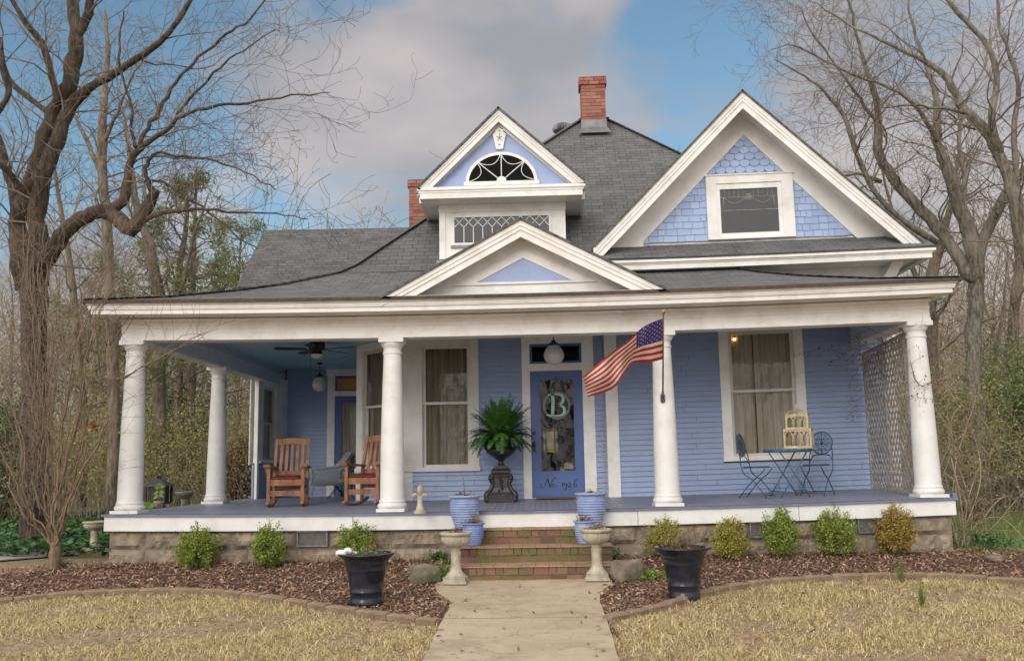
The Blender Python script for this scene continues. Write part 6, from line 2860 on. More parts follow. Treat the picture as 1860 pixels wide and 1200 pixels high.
# ---- flag
pb, pt_ = W(1204, 722, .06), W(1205, 568, -1.05)
t = thing('flag_pole', 'brown wooden flag pole with a gilt ball slanting out from the porch column', 'flag pole', pb)
dp_ = pt_ - pb
b = MB()
b.tube([Vector((0, 0, 0)), dp_], [.012, .010], 10)
b.build('pole', M['polewood'], t)
b = MB()
b.ball(dp_ * 1.012, .026, 8)
b.lathe([(.013, 0), (.018, .02), (.012, .04)], 10, c=dp_ * .975)
b.build('finial', M['brass'], t)
b = MB()
b.tube([Vector((0, .02, -.03)), dp_ * .07], .020, 10)
b.lathe([(.001, -.07), (.03, -.06), (.034, -.02), (.03, .05), (.001, .06)], 14, c=(0, .02, 0))
b.build('bracket', M['metal'], t)
fl = thing('flag', 'red, white and blue flag with stars and stripes blowing left from its pole', 'flag', (0, 0, 0))
top_px = [(1205, 578), (1185, 585), (1165, 596), (1142, 618), (1113, 638), (1087, 660), (1059, 684)]
bot_px = [(1205, 652), (1183, 657), (1163, 658), (1146, 661), (1130, 684), (1112, 706), (1067, 721)]


def pole_at(py):
    f = (722 - py) / (722 - 568)
    return pb.y + (pt_.y - pb.y) * f


def pinterp(L_, f):
    P = cr_pts([(x, y, 0) for x, y in L_], 8)
    k = f * (len(P) - 1)
    i = min(int(k), len(P) - 2)
    q = P[i].lerp(P[i + 1], k - i)
    return q.x, q.y


def flag_pt(u, v, off=0.0):
    tx, ty = pinterp(top_px, u)
    bx, by = pinterp(bot_px, u)
    x, y = tx + (bx - tx) * v, ty + (by - ty) * v
    yh = pole_at(ty + (by - ty) * v) if u < .02 else pole_at(578 + 74 * v)
    Y = yh * (1 - u) + (-.62 + .10 * v) * u + (.075 * math.sin(u * 11 + v * 3.0) + .03 * math.sin(u * 23 - v * 5)) * min(1, u * 3)
    return W(x, y, Y + off)


fm = {}
for nm, c_ in (('red', (.52, .025, .03, 1)), ('white', (.74, .69, .58, 1)), ('blue', (.075, .045, .20, 1))):
    tt_ = NT('flag_' + nm)
    tt_.fin(tt_.ramp(tt_.noise(30, 3), [(.3, c_), (.8, tuple(v * .8 for v in c_[:3]) + (1,))]), .8)
    tr_ = tt_.n('ShaderNodeBsdfTranslucent')
    tr_.inputs[0].default_value = c_
    ms_ = tt_.n('ShaderNodeMixShader')
    ms_.inputs[0].default_value = .35
    tt_.l(tt_.b.outputs[0], ms_.inputs[1])
    tt_.l(tr_.outputs[0], ms_.inputs[2])
    tt_.l(ms_.outputs[0], tt_.o.inputs[0])
    fm[nm] = tt_.m
NU, NV = 60, 39
b = MB()
vs = [flag_pt(i / NU, j / NV) for j in range(NV + 1) for i in range(NU + 1)]
b.v = [tuple(q) for q in vs]
for j in range(NV):
    for i in range(NU):
        a = j * (NU + 1) + i
        b.f.append([a, a + NU + 1, a + NU + 2, a + 1])
        b.sm.append(True)
        stripe = j // 3
        if stripe < 7 and i < NU * .40:
            b.mi.append(2)
        else:
            b.mi.append(0 if stripe % 2 == 0 else 1)
b.build('cloth', [fm['red'], fm['white'], fm['blue']], fl)
b = MB()
for r in range(9):
    nst = 6 if r % 2 == 0 else 5
    for c_ in range(nst):
        u0s = (.4 / 12) * (1 + 2 * c_ + (0 if r % 2 == 0 else 1))
        v0s = (7 / 13 / 10) * (r + 1)
        for off in (-.004, .004):
            pts_ = []
            for k in range(10):
                rr = .019 if k % 2 == 0 else .008
                a = k * PI / 5
                pts_.append(flag_pt(min(.398, max(.003, u0s + rr * .62 * math.sin(a))), max(.004, v0s - rr * 1.1 * math.cos(a)), off))
            cen = flag_pt(u0s, v0s, off)
            b.add(pts_ + [cen], [(i, (i + 1) % 10, 10) for i in range(10)])
b.build('star', fm['white'], fl)

# window light bulb glowing in the right-hand room
q = W(1334, 616, YR + .12)
t = thing('light_bulb', 'small glowing warm bulb seen high behind the right window', 'lamp', q)
lm = NT('glowing_bulb')
lm.b.inputs['Emission Color'].default_value = (1, .45, .12, 1)
lm.b.inputs['Emission Strength'].default_value = 9
b = MB()
b.ball((0, 0, 0), .022, 8)
b.build('bulb', lm.m, t)
b = MB()
b.tube([(0, 0, .02), (0, 0, .10)], .012, 8)
b.build('socket', M['brass'], t)

# ================================================================== BESIDE THE PORCH
q = W(288, 900, 4.6)
s = mpp(q)
t = thing('garden_lantern', 'black metal lantern with a pointed roof and finial beyond the left end of the porch', 'lantern', (q.x, 4.6, ground_z(0, 4.6)))
zb_ = W(288, 915, 4.6).z - ground_z(0, 4.6)
zt_l = W(288, 883, 4.6).z - ground_z(0, 4.6)
zf = W(288, 866, 4.6).z - ground_z(0, 4.6)
b = MB()
b.box(-.14, .14, -.14, .14, 0, .05)
b.box(-.05, .05, -.05, .05, .05, zb_)
b.build('post', M['black'], t)
b = MB()
w_ = 17 * s
b.box(-w_, w_, -w_, w_, zb_, zb_ + .03)
for sx_ in (-1, 1):
    for sy_ in (-1, 1):
        b.box(sx_ * w_ - .02, sx_ * w_ + .02, sy_ * w_ - .02, sy_ * w_ + .02, zb_ + .03, zt_l)
b.box(-w_ * .8, w_ * .8, -w_ * .8, w_ * .8, zb_ + .03, zt_l)
for k in range(4):
    xx = -w_ * .6 + k * w_ * .4
    b.box(xx - .01, xx + .01, -w_ * .84, -w_ * .8, zb_ + .05, zt_l - .03)
b.build('body', M['black'], t)
b = MB()
b.lathe([(w_ * 1.7, zt_l), (w_ * 1.6, zt_l + .03), (w_ * .9, zt_l + .10), (w_ * .35, zt_l + .15), (w_ * .2, zt_l + .17), (w_ * .35, zt_l + .19), (w_ * .2, zt_l + .22), (.001, zf)], 4, square=True, smooth=False)
b.build('lid', M['black'], t)
q = W(335, 900, 5.6)
s = mpp(q)
t = thing('birdbath', 'grey stone birdbath on a stem between the two left columns', 'birdbath', (q.x, 5.6, ground_z(0, 5.6)))
zr = W(335, 892, 5.6).z - ground_z(0, 5.6)
b = MB()
b.lathe([(.16, 0), (.15, .05), (.09, .08), (.07, .15), (.065, zr - .18), (.09, zr - .14)], 24)
b.build('stem', M['caststone'], t)
b = MB()
r_ = 16 * s
b.lathe([(.06, zr - .15), (r_ * .6, zr - .13), (r_ * .93, zr - .06), (r_, zr - .02), (r_ * .97, zr), (r_ * .88, zr - .01), (r_ * .6, zr - .07), (.001, zr - .09)], 32)
b.build('bowl', simple('grey_stone', (.17, .15, .13, 1), (.28, .25, .22, 1), 14, .9, .4), t)


# ---- leaf helpers
def leaf_cloud(name, centers, mat, size, per, spread, parent=None, asp=.6, seed=1):
    r_ = np.random.default_rng(seed)
    C_ = np.repeat(np.asarray(centers, float), per, axis=0)
    n = len(C_)
    C_ = C_ + r_.normal(0, spread, (n, 3))
    u = r_.normal(0, 1, (n, 3))
    u /= np.linalg.norm(u, axis=1)[:, None]
    v = np.cross(u, r_.normal(0, 1, (n, 3)))
    v /= np.linalg.norm(v, axis=1)[:, None]
    l_ = (size * r_.uniform(.6, 1.3, n))[:, None]
    V = np.stack([C_ - u * l_, C_ + v * l_ * asp, C_ + u * l_, C_ - v * l_ * asp], 1).reshape(-1, 3)
    return raw(name, V, np.arange(n * 4).reshape(-1, 4), mat, parent)


def boxwood(px, pyb, hpx, wpx, label, mat, seed):
    q = G(px, pyb)
    s = mpp(q)
    H_, R_ = hpx * s, wpx * s / 2
    random.seed(seed)
    t = thing('boxwood_shrub', label, 'shrub', (q.x, q.y, ground_z(q.x, q.y)), 0, 'clipped shrubs along the porch foundation')
    b = MB()
    tips = []
    for i in range(170):
        a = random.uniform(0, 2 * PI)
        f = random.uniform(0, 1) ** .6
        el = random.uniform(.05, 1.0)
        lump = 1 + .30 * mnoise.noise(Vector((math.cos(a) * 1.4, math.sin(a) * 1.4, el * 2.2 + seed * 3)))
        rr = R_ * f * lump * (math.sin(PI * (.22 + .60 * el)) ** .8) * random.uniform(.8, 1.08)
        zz_ = H_ * (.10 + .82 * el) * (1 - .18 * f * f) + random.uniform(-.02, .03)
        tip = Vector((rr * math.cos(a), rr * math.sin(a), zz_))
        if random.random() < .3:
            tip.z += random.uniform(.02, .11)
        m1 = Vector((rr * .35 * math.cos(a), rr * .35 * math.sin(a), zz_ * .45))
        b.tube([(random.uniform(-.02, .02), random.uniform(-.02, .02), 0), m1, tip], [.007, .004, .002], 4, False)
        for k in range(7):
            tips.append(m1.lerp(tip, .35 + .65 * k / 6))
    b.build('stem', M['barkbrown'], t, uv=False)
    leaf_cloud('foliage', tips, M[mat], .0135, 8, .022, t, .7, seed)
    return t


boxwood(355, 1031, 80, 92, 'green boxwood shrub in front of the foundation, nearest the left corner of the porch', 'box', 1)
boxwood(487, 1030, 80, 80, 'green boxwood shrub in front of the foundation, just left of the left vent', 'box', 2)
boxwood(645, 1026, 82, 86, 'green boxwood shrub rising behind the black planter left of the path', 'box', 3)
boxwood(1212, 1014, 74, 82, 'yellowed boxwood shrub rising behind the black planter right of the path', 'boxy', 4)
boxwood(1328, 1016, 78, 74, 'yellow-green boxwood shrub left of the small right-hand vent', 'boxy', 5)
boxwood(1420, 1012, 90, 78, 'fresh green boxwood shrub right of the small right-hand vent', 'box', 6)
boxwood(1519, 1010, 92, 98, 'widest green boxwood shrub, left of the last vent on the right', 'box', 7)
boxwood(1630, 1008, 96, 84, 'orange-brown boxwood shrub near the right corner of the porch', 'boxo', 8)


def boulder(px, pyb, wpx, hpx, label, seed):
    q = G(px, pyb)
    s = mpp(q)
    b = MB()
    b.ball((0, 0, 0), 1, 14)
    W_, H_ = wpx * s / 2, hpx * s
    vv = []
    for v in b.v:
        v = Vector(v)
        # squared-off, fractured form
        v2 = Vector([math.copysign(abs(c_) ** .45, c_) for c_ in v])
        nn = 1 + .20 * mnoise.noise(v2 * 1.3 + Vector((seed, 0, 0))) + .07 * mnoise.noise(v2 * 4 + Vector((0, seed, 0)))
        v2 *= nn
        vv.append((v2.x * W_, v2.y * W_ * .7, v2.z * H_ * .5 + H_ * .38))
    b.v = vv
    o = b.build('rock', M['rock'])
    o.location = (q.x, q.y, ground_z(q.x, q.y))
    o.rotation_euler = (0, 0, .3 * seed)
    return tag(o, label, 'rock')


boulder(772, 1058, 56, 38, 'grey mossy rock lying left of the brick steps beside the left stone urn', 1)
boulder(1141, 1053, 60, 42, 'angular mossy rock lying right of the brick steps beside the right stone urn', 2)
boulder(1810, 1017, 46, 10, 'flat dark slab of rock in the mulch at the far right', 3)


def weed(px, pyb, wpx, hpx, label, seed, mat='spring', grass=False, name='weed', mleaf=.018):
    q = G(px, pyb)
    s = mpp(q)
    W_, H_ = wpx * s / 2, hpx * s
    t = thing(name, label, 'grass tuft' if grass else 'weed', (q.x, q.y, ground_z(q.x, q.y)))
    random.seed(seed)
    b = MB()
    tips = []
    for i in range(80 if grass else 26):
        a = random.uniform(0, 2 * PI)
        r_ = random.uniform(0, 1) * W_
        p0 = Vector((r_ * .3 * math.cos(a), r_ * .3 * math.sin(a), 0))
        p2 = Vector((r_ * math.cos(a) * 1.3, r_ * math.sin(a) * 1.3, H_ * random.uniform(.3, 1) * (1.25 - .6 * r_ / W_)))
        p1 = p0.lerp(p2, .5) + Vector((0, 0, .03))
        b.tube([p0, p1, p2], [.002, .0018, .0008], 3, False)
        tips += [p1, p2, p1.lerp(p2, .5)]
    b.build('blade' if grass else 'stem', M['greengrass'] if grass else M['ivy'], t, uv=False)
    if not grass:
        leaf_cloud('leaf', tips, M[mat], mleaf, 4, .02, t, .7, seed)
    return t


weed(800, 1056, 42, 40, 'leafy green weed growing between the left rock and the brick steps', 1)
weed(795, 1018, 34, 18, 'low green weed against the foundation left of the brick steps', 4, 'ivy')
weed(1112, 1030, 28, 42, 'green weed growing behind the right stone urn beside the brick steps', 2, 'ivy')
weed(860, 1042, 12, 12, 'tiny bright green sprout in a joint of the brick steps', 3)
weed(1180, 1050, 60, 10, 'small green weeds spreading in the mulch right of the right rock', 5)
weed(1638, 1056, 26, 42, 'wispy green grass tuft rising across the right edging stones', 6, grass=True, name='grass_tuft')
weed(1674, 1100, 22, 48, 'wispy green grass tuft standing in the dry lawn at the right', 7, grass=True, name='grass_tuft')
weed(110, 1028, 40, 22, 'short green grass tuft beside the left side path and tan shrub', 8, grass=True, name='grass_tuft')
# potted seedlings on the porch edge
p = FL(288, 921)
s = mpp(p)
t = thing('seedling_pot', 'small pale pot holding a bright leafy seedling on the left porch edge', 'potted plant', p)
b = MB()
b.lathe([(.001, 0), (6 * s, 0), (8.5 * s, 9 * s), (9.5 * s, 10 * s), (9 * s, 11 * s), (7.5 * s, 10 * s), (.001, 9.5 * s)], 20)
b.build('pot', M['caststone'], t)
b = MB()
b.tube([(0, 0, 9 * s), (1 * s, 0, 25 * s), (2 * s, 0, 38 * s)], [1.2 * s, 1 * s, .5 * s], 5)
b.build('stem', M['myrtle'], t)
b = MB()


def bigleaf(mb, c_, d_, L_, W_):
    c_, d_ = Vector(c_), Vector(d_).normalized()
    n_ = d_.cross(Vector((.2, -1, .3))).normalized()
    dn_ = Vector((0, 0, -L_ * .25))
    mb.add([c_, c_ + d_ * L_ * .35 + n_ * W_, c_ + d_ * L_ + dn_, c_ + d_ * L_ * .35 - n_ * W_], [(0, 1, 2), (0, 2, 3)])


for (x, z_, dx, dz_) in ((1, 36, 1, .4), (1, 34, -1, .5), (0, 28, 1.2, .1), (0, 27, -1, 0), (0, 38, .2, 1), (0, 24, 1, -.4), (-1, 22, -1, -.5)):
    bigleaf(b, (x * s, 0, z_ * s), (dx, -.3, dz_), 11 * s, 4 * s)
b.build('leaf', M['spring'], t, uv=False)
p = FL(268, 923)
t = thing('seedling', 'low bright green seedling with broad leaves beside the foremost left column', 'plant', p)
b = MB()
for (dx, dz_) in ((1, .5), (-1, .4), (.3, 1), (-.4, .9), (1, 1), (-.8, 1.2)):
    bigleaf(b, (0, 0, 2 * s), (dx, -.2, dz_), 17 * s, 5 * s)
b.build('leaf', M['spring'], t, uv=False)
# garden hose
b = MB()
hp = [G(*q) for q in ((1760, 990), (1775, 979), (1800, 985), (1825, 990), (1850, 984), (1875, 978), (1920, 980))]
b.tube(cr_pts([Vector((q.x, q.y, ground_z(q.x, q.y) + .03)) for q in hp], 6), .012, 8)
o = b.build('garden_hose', simple('green_hose', (.05, .30, .22, 1), (.04, .22, .16, 1), 10, .4))
tag(o, 'green garden hose lying in the grass right of the porch', 'hose')

# ================================================================== TREES
class Segs:
    def __init__(s):
        s.a, s.b, s.ra, s.rb = [], [], [], []

    def add(s, a, b_, ra, rb):
        s.a.append(a[:])
        s.b.append(b_[:])
        s.ra.append(ra)
        s.rb.append(rb)

    def build(s, name, mat, parent=None, sides=3):
        A, B = np.array(s.a, float), np.array(s.b, float)
        ra, rb = np.array(s.ra), np.array(s.rb)
        d = B - A
        L_ = np.linalg.norm(d, axis=1)[:, None] + 1e-9
        d /= L_
        ref = np.where(np.abs(d[:, 2:3]) > .9, np.array([[1., 0, 0]]), np.array([[0, 0, 1.]]))
        u = np.cross(d, ref)
        u /= np.linalg.norm(u, axis=1)[:, None] + 1e-9
        v = np.cross(d, u)
        V = []
        for P, r in ((A, ra), (B, rb)):
            for k in range(sides):
                t = 2 * PI * k / sides
                V.append(P + (u * math.cos(t) + v * math.sin(t)) * r[:, None])
        V = np.stack(V, 1).reshape(-1, 3)
        n = len(A)
        base = np.arange(n)[:, None] * (2 * sides)
        F = []
        for k in range(sides):
            k2 = (k + 1) % sides
            F.append(base + np.array([k, k2, k2 + sides, k + sides]))
        return raw(name, V, np.concatenate(F), mat, parent, True)


def grow(sg, R, p, d, L_, r, lvl, up=.04, wig=.22, step=.22, rmin=.0035, spread=.8, tips=None, dens=1.0):
    n = max(2, int(L_ / step))
    st = L_ / n
    p = Vector(p)
    d = Vector(d).normalized()
    for i in range(n):
        f = i / n
        d = (d + Vector((R.gauss(0, wig), R.gauss(0, wig), R.gauss(0, wig) + up))).normalized()
        q = p + d * st
        r0, r1 = max(rmin, r * (1 - .75 * f)), max(rmin, r * (1 - .75 * (i + 1) / n))
        sg.add(p, q, r0, r1)
        if lvl > 0 and f > .12 and R.random() < .75 * dens:
            ax = Vector((R.gauss(0, 1), R.gauss(0, 1), R.gauss(0, 1)))
            sd = d.cross(ax)
            if sd.length > .01:
                sd.normalize()
                nd = (d * R.uniform(.5, 1.0) + sd * spread * R.uniform(.6, 1.2)).normalized()
                grow(sg, R, q, nd, L_ * R.uniform(.35, .6) * (1 - .35 * f), r1 * .55, lvl - 1, up, wig, step * .8, rmin, spread, tips, dens)
        p = q
    if tips is not None:
        tips.append(p[:])


Y_kink = True


def limb(mb, sg, R, pts, lvl=3, dens=1.0, tw=1.0, up=.03, rstart=0, tips=None, kids=None, rmin=.0035, zig=.0):
    """pts: (px, py, r_px, Y); thick limb as a smooth tube, twigs grown from it"""
    pts = [(a, b_, r * (.66 if r < 5 else .80 if r < 9 else .9), y) for a, b_, r, y in pts]
    dens = dens * 1.35
    P3 = [W(a, b_, y) for a, b_, r, y in pts]
    rr = [r * mpp(q) for (a, b_, r, y), q in zip(pts, P3)]
    C = []
    rad = []
    for i in range(len(P3) - 1):
        p0, p1, p2, p3 = P3[max(i - 1, 0)], P3[i], P3[i + 1], P3[min(i + 2, len(P3) - 1)]
        for k in range(4):
            t = k / 4
            q = .5 * ((2 * p1) + (p2 - p0) * t + (2 * p0 - 5 * p1 + 4 * p2 - p3) * t * t + (-p0 + 3 * p1 - 3 * p2 + p3) * t ** 3)
            r = rr[i] * (1 - t) + rr[i + 1] * t
            if r <= .04 and Y_kink:
                q = q + Vector((R.gauss(0, 1), R.gauss(0, 1), R.gauss(0, 1))) * .014
            if r > .04:
                q = q + Vector((R.gauss(0, 1), R.gauss(0, 1), R.gauss(0, 1))) * r * .10
            C.append(q)
            rad.append(r * R.uniform(.93, 1.09))
    C.append(P3[-1])
    rad.append(rr[-1])
    mb.tube(C, rad, 12 if max(rr) > .1 else 7)
    tot = sum((C[i + 1] - C[i]).length for i in range(len(C) - 1))
    acc_ = 0
    for i in range(1, len(C)):
        d = C[i] - C[i - 1]
        acc_ += d.length
        if acc_ / tot < rstart:
            continue
        nk = dens * d.length / .34
        k = int(nk) + (1 if R.random() < nk - int(nk) else 0)
        for _ in range(k):
            t = R.random()
            o = C[i - 1].lerp(C[i], t)
            sd = d.normalized().cross(Vector((R.gauss(0, 1), R.gauss(0, 1), R.gauss(0, 1))))
            if sd.length < .01:
                continue
            sd.normalize()
            nd = (d.normalized() * R.uniform(.2, .9) + sd * R.uniform(.6, 1.1) + Vector((0, 0, .15))).normalized()
            L_ = min(2.8, max(.5, 1.5 * tw * R.uniform(.5, 1.4)))
            grow(sg, R, o, nd, L_, min(rad[i] * .35, .022 * tw), lvl - 1, up, .20, .2, rmin, .8, tips)


def base_empty(name, label, cat, px, py, Y, group=None):
    q = W(px, py, Y)
    return thing(name, label, cat, (q.x, Y, ground_z(q.x, Y)), 0, group)


def finish_tree(t, mb, sg, barkm, twigm):
    inv = -Vector(t.location)
    mb.v = [(x + inv.x, y + inv.y, z + inv.z) for x, y, z in mb.v]
    mb.build('trunk', barkm, t, uv=False)
    o = sg.build('crown', twigm, t)
    co = np.empty(len(o.data.vertices) * 3, np.float32)
    o.data.vertices.foreach_get('co', co)
    co = co.reshape(-1, 3) + np.array(inv[:], np.float32)
    o.data.vertices.foreach_set('co', co.ravel())
    o.data.update()


# ---- the big gnarled tree at the left
R = random.Random(4)
mb, sg = MB(), Segs()
Y0 = 3.2
limb(mb, sg, R, [(70, 1010, 38, Y0), (66, 930, 30, Y0), (62, 800, 27, Y0), (62, 700, 25, Y0), (62, 600, 24, Y0), (58, 520, 26, Y0), (54, 470, 25, Y0)], 2, .15)
limb(mb, sg, R, [(44, 520, 20, Y0), (34, 440, 19, Y0), (36, 395, 17, Y0), (50, 345, 15, Y0 + .1), (76, 262, 15, Y0 + .2), (98, 205, 15, Y0 + .2), (120, 165, 16, Y0 + .2), (135, 110, 16, Y0 + .2), (138, 60, 13, Y0 + .2), (132, 0, 12, Y0 + .3), (128, -80, 10, Y0 + .3), (125, -180, 7, Y0 + .5)], 4, .5)
limb(mb, sg, R, [(138, 70, 10, Y0 + .2), (160, 25, 9, Y0 + .1), (168, -30, 8, Y0), (175, -120, 5, Y0)], 3, .8)
limb(mb, sg, R, [(66, 520, 22, Y0), (72, 450, 20, Y0 - .1), (66, 400, 17, Y0 - .1), (82, 312, 16, Y0 - .2), (110, 240, 14, Y0 - .1), (130, 190, 13, Y0), (162, 160, 9, Y0 - .2), (196, 142, 8, Y0 - .4), (233, 117, 8, Y0 - .5), (283, 83, 7, Y0 - .6), (317, 46, 6, Y0 - .7), (345, 0, 5, Y0 - .8), (362, -50, 3.5, Y0 - .8)], 4, .7)
limb(mb, sg, R, [(52, 500, 24, Y0), (84, 470, 18, Y0 - .2), (112, 430, 16, Y0 - .4), (148, 398, 15, Y0 - .5), (185, 385, 14, Y0 - .6), (214, 396, 15, Y0 - .7), (238, 414, 15, Y0 - .8), (262, 388, 13, Y0 - .8), (282, 345, 10, Y0 - .9)], 3, .35)
limb(mb, sg, R, [(278, 350, 8, Y0 - .9), (268, 325, 5, Y0 - .9), (266, 300, 5, Y0 - .9), (283, 276, 4, Y0 - 1), (330, 284, 4, Y0 - 1), (392, 291, 3, Y0 - 1.1), (445, 312, 2, Y0 - 1.2), (500, 345, 1.5, Y0 - 1.3)], 4, 1.0)
limb(mb, sg, R, [(192, 385, 12, Y0 - .6), (224, 365, 10, Y0 - .7), (230, 330, 9, Y0 - .7), (236, 298, 8, Y0 - .7), (256, 270, 7, Y0 - .8), (300, 235, 5, Y0 - .9), (345, 204, 4.5, Y0 - 1), (400, 193, 4, Y0 - 1), (470, 184, 3, Y0 - 1.1), (545, 174, 2, Y0 - 1.2), (600, 168, 1, Y0 - 1.2)], 4, 1.0)
limb(mb, sg, R, [(252, 272, 6, Y0 - .8), (262, 240, 5, Y0 - .7), (290, 200, 5, Y0 - .6), (320, 150, 4.5, Y0 - .5), (352, 115, 4, Y0 - .5), (400, 72, 3.5, Y0 - .5), (440, 42, 3, Y0 - .5), (482, 0, 2, Y0 - .5), (500, -30, 1.5, Y0 - .5)], 4, 1.0)
limb(mb, sg, R, [(320, 210, 4, Y0 - .9), (345, 180, 4, Y0 - .9), (400, 120, 3, Y0 - 1), (440, 90, 2, Y0 - 1.1), (500, 55, 1.2, Y0 - 1.2)], 4, 1.0)
limb(mb, sg, R, [(246, 270, 5, Y0 - .8), (238, 235, 4, Y0 - .6), (238, 190, 4, Y0 - .5), (225, 150, 3.5, Y0 - .5), (216, 90, 3, Y0 - .5), (225, 20, 2, Y0 - .5)], 3, .9)
limb(mb, sg, R, [(262, 400, 7, Y0 - .8), (300, 384, 5, Y0 - .9), (360, 380, 4, Y0 - 1), (430, 385, 3, Y0 - 1.1), (500, 388, 2, Y0 - 1.2), (560, 398, 1.2, Y0 - 1.3)], 4, 1.0)
limb(mb, sg, R, [(250, 330, 4, Y0 - .8), (290, 330, 3.5, Y0 - .9), (330, 352, 3.5, Y0 - .9), (380, 388, 3, Y0 - 1), (430, 428, 2.5, Y0 - 1), (468, 452, 1.5, Y0 - 1.1)], 4, 1.0)
limb(mb, sg, R, [(38, 430, 11, Y0), (24, 350, 10, Y0 + .2), (8, 290, 9, Y0 + .3), (-8, 240, 8, Y0 + .4)], 3, .8)
limb(mb, sg, R, [(44, 350, 8, Y0), (22, 320, 7, Y0 - .3), (-10, 290, 6, Y0 - .6)], 3, .8)
limb(mb, sg, R, [(106, 190, 8, Y0), (90, 120, 8, Y0 - .2), (76, 78, 8, Y0 - .3), (50, 45, 6, Y0 - .4), (22, 0, 5, Y0 - .5), (0, -40, 4, Y0 - .5)], 3, .9)
limb(mb, sg, R, [(86, 205, 6, Y0 + .2), (50, 175, 6, Y0 + .3), (20, 150, 6, Y0 + .3), (2, 105, 5, Y0 + .3), (-8, 60, 4, Y0 + .3)], 3, .9)
limb(mb, sg, R, [(0, 70, 6, Y0 - 1), (4, 120, 7, Y0 - 1), (16, 165, 7, Y0 - 1), (2, 195, 6, Y0 - 1), (-20, 220, 6, Y0 - 1)], 2, .5)
t = base_empty('bare_tree', 'massive gnarled leafless tree with one low twisting limb, at the left of the house', 'tree', 66, 930, Y0)
finish_tree(t, mb, sg, M['bark'], M['twig'])
# vines climbing its trunk
R = random.Random(9)
sg = Segs()
for i in range(26):
    x, y = R.uniform(34, 92), R.uniform(880, 960)
    pts = []
    Yv = Y0 - R.uniform(.30, .42)
    for k in range(22):
        pts.append(W(x, y, Yv))
        x += R.gauss(0, 4.5) + (60 - x) * .03
        y -= R.uniform(14, 32)
    for p, q in zip(pts, pts[1:]):
        sg.add(p, q, .010 if i % 5 == 0 else .0045, .010 if i % 5 == 0 else .0045)
    for p in pts[::2]:
        if R.random() < .6:
            grow(sg, R, p, (R.uniform(-1, 1), -.3, R.uniform(-.5, .3)), R.uniform(.2, .7), .004, 1, -.05, .3, .12)
o = sg.build('climbing_vine', M['twig'])
tag(o, 'tangle of leafless vines clinging to the trunk of the big gnarled left tree', 'vine')

# ---- second left tree, ivy-clad straight trunks
R = random.Random(14)
for (lims, lab) in (
    ([[(205, 930, 13, 8), (206, 700, 12, 8), (200, 520, 11, 8), (193, 400, 10, 8), (186, 300, 10, 8), (186, 230, 9, 8), (190, 160, 7, 8.2), (196, 90, 5, 8.4), (190, 20, 3, 8.6)],
      [(188, 330, 6, 8), (160, 260, 5, 8.3), (140, 220, 4, 8.5), (120, 150, 3, 8.8)], [(188, 260, 5, 8), (215, 200, 4, 7.7), (235, 150, 3, 7.5), (270, 90, 2, 7.2)]],
     'straight brown bare tree rising behind the low twisting limb of the big left tree'),
    ([[(295, 930, 15, 10.5), (290, 800, 14, 10.5), (288, 660, 13, 10.5), (292, 560, 12, 10.5), (272, 450, 10, 10.5), (250, 380, 8, 10.6), (238, 300, 5, 10.8), (225, 220, 3, 11)],
      [(290, 600, 6, 10.5), (330, 520, 5, 10.3), (352, 430, 4, 10.1), (380, 350, 2, 10)]],
     'brown bare tree with a forked trunk seen between the two left columns'),
    ([[(322, 930, 9, 12), (322, 780, 8.5, 12), (326, 640, 8, 12), (322, 520, 7, 12), (340, 400, 5, 12), (335, 330, 3, 12)]], 'slender brown bare tree beside the forked trunk between the left columns'),
    ([[(150, 920, 9, 12), (152, 760, 9, 12), (140, 620, 8, 12), (130, 500, 7, 12), (110, 380, 5, 12), (90, 250, 3, 12)]], 'slender bare tree right of the big gnarled trunk at the left'),
):
    mb, sg = MB(), Segs()
    for l_ in lims:
        limb(mb, sg, R, l_, 4, .75, 1.3, rstart=.3, rmin=.005)
    t = base_empty('bare_tree', lab, 'tree', lims[0][0][0], 900, lims[0][0][3])
    finish_tree(t, mb, sg, M['barkbrown'], M['twig'])

# ---- right-hand trees
R = random.Random(23)
YR1 = 8.0
mb, sg = MB(), Segs()
limb(mb, sg, R, [(1790, 930, 20, YR1), (1782, 820, 17, YR1), (1770, 700, 15.5, YR1), (1768, 600, 15, YR1), (1774, 510, 15, YR1), (1764, 440, 15, YR1), (1748, 385, 14, YR1), (1722, 312, 12, YR1), (1704, 262, 9, YR1), (1702, 195, 7, YR1), (1694, 150, 6, YR1), (1672, 90, 4.5, YR1), (1655, 35, 3.5, YR1), (1645, -40, 2, YR1)], 4, .55, 1.2, rstart=.45)
limb(mb, sg, R, [(1768, 510, 14, YR1), (1715, 430, 11, YR1 + .3), (1662, 370, 11, YR1 + .5), (1612, 310, 10, YR1 + .6), (1594, 268, 9, YR1 + .6), (1596, 218, 8, YR1 + .6), (1590, 178, 7, YR1 + .5), (1574, 128, 5, YR1 + .3), (1556, 60, 4, YR1 + .2), (1540, 0, 3, YR1), (1530, -40, 2, YR1)], 4, .9, 1.3, rstart=.25)
limb(mb, sg, R, [(1700, 440, 8, YR1), (1640, 400, 7, YR1 - .4), (1590, 350, 6, YR1 - .6), (1556, 280, 6, YR1 - .8), (1532, 210, 5, YR1 - .9), (1496, 165, 4, YR1 - 1), (1450, 130, 2.5, YR1 - 1.1), (1405, 108, 1.2, YR1 - 1.2)], 4, 1.1, 1.3, rstart=.25)
limb(mb, sg, R, [(1600, 330, 5, YR1 - .4), (1555, 315, 4, YR1 - .8), (1500, 320, 3, YR1 - 1.2), (1455, 300, 2, YR1 - 1.5)], 4, 1.0, 1.0)
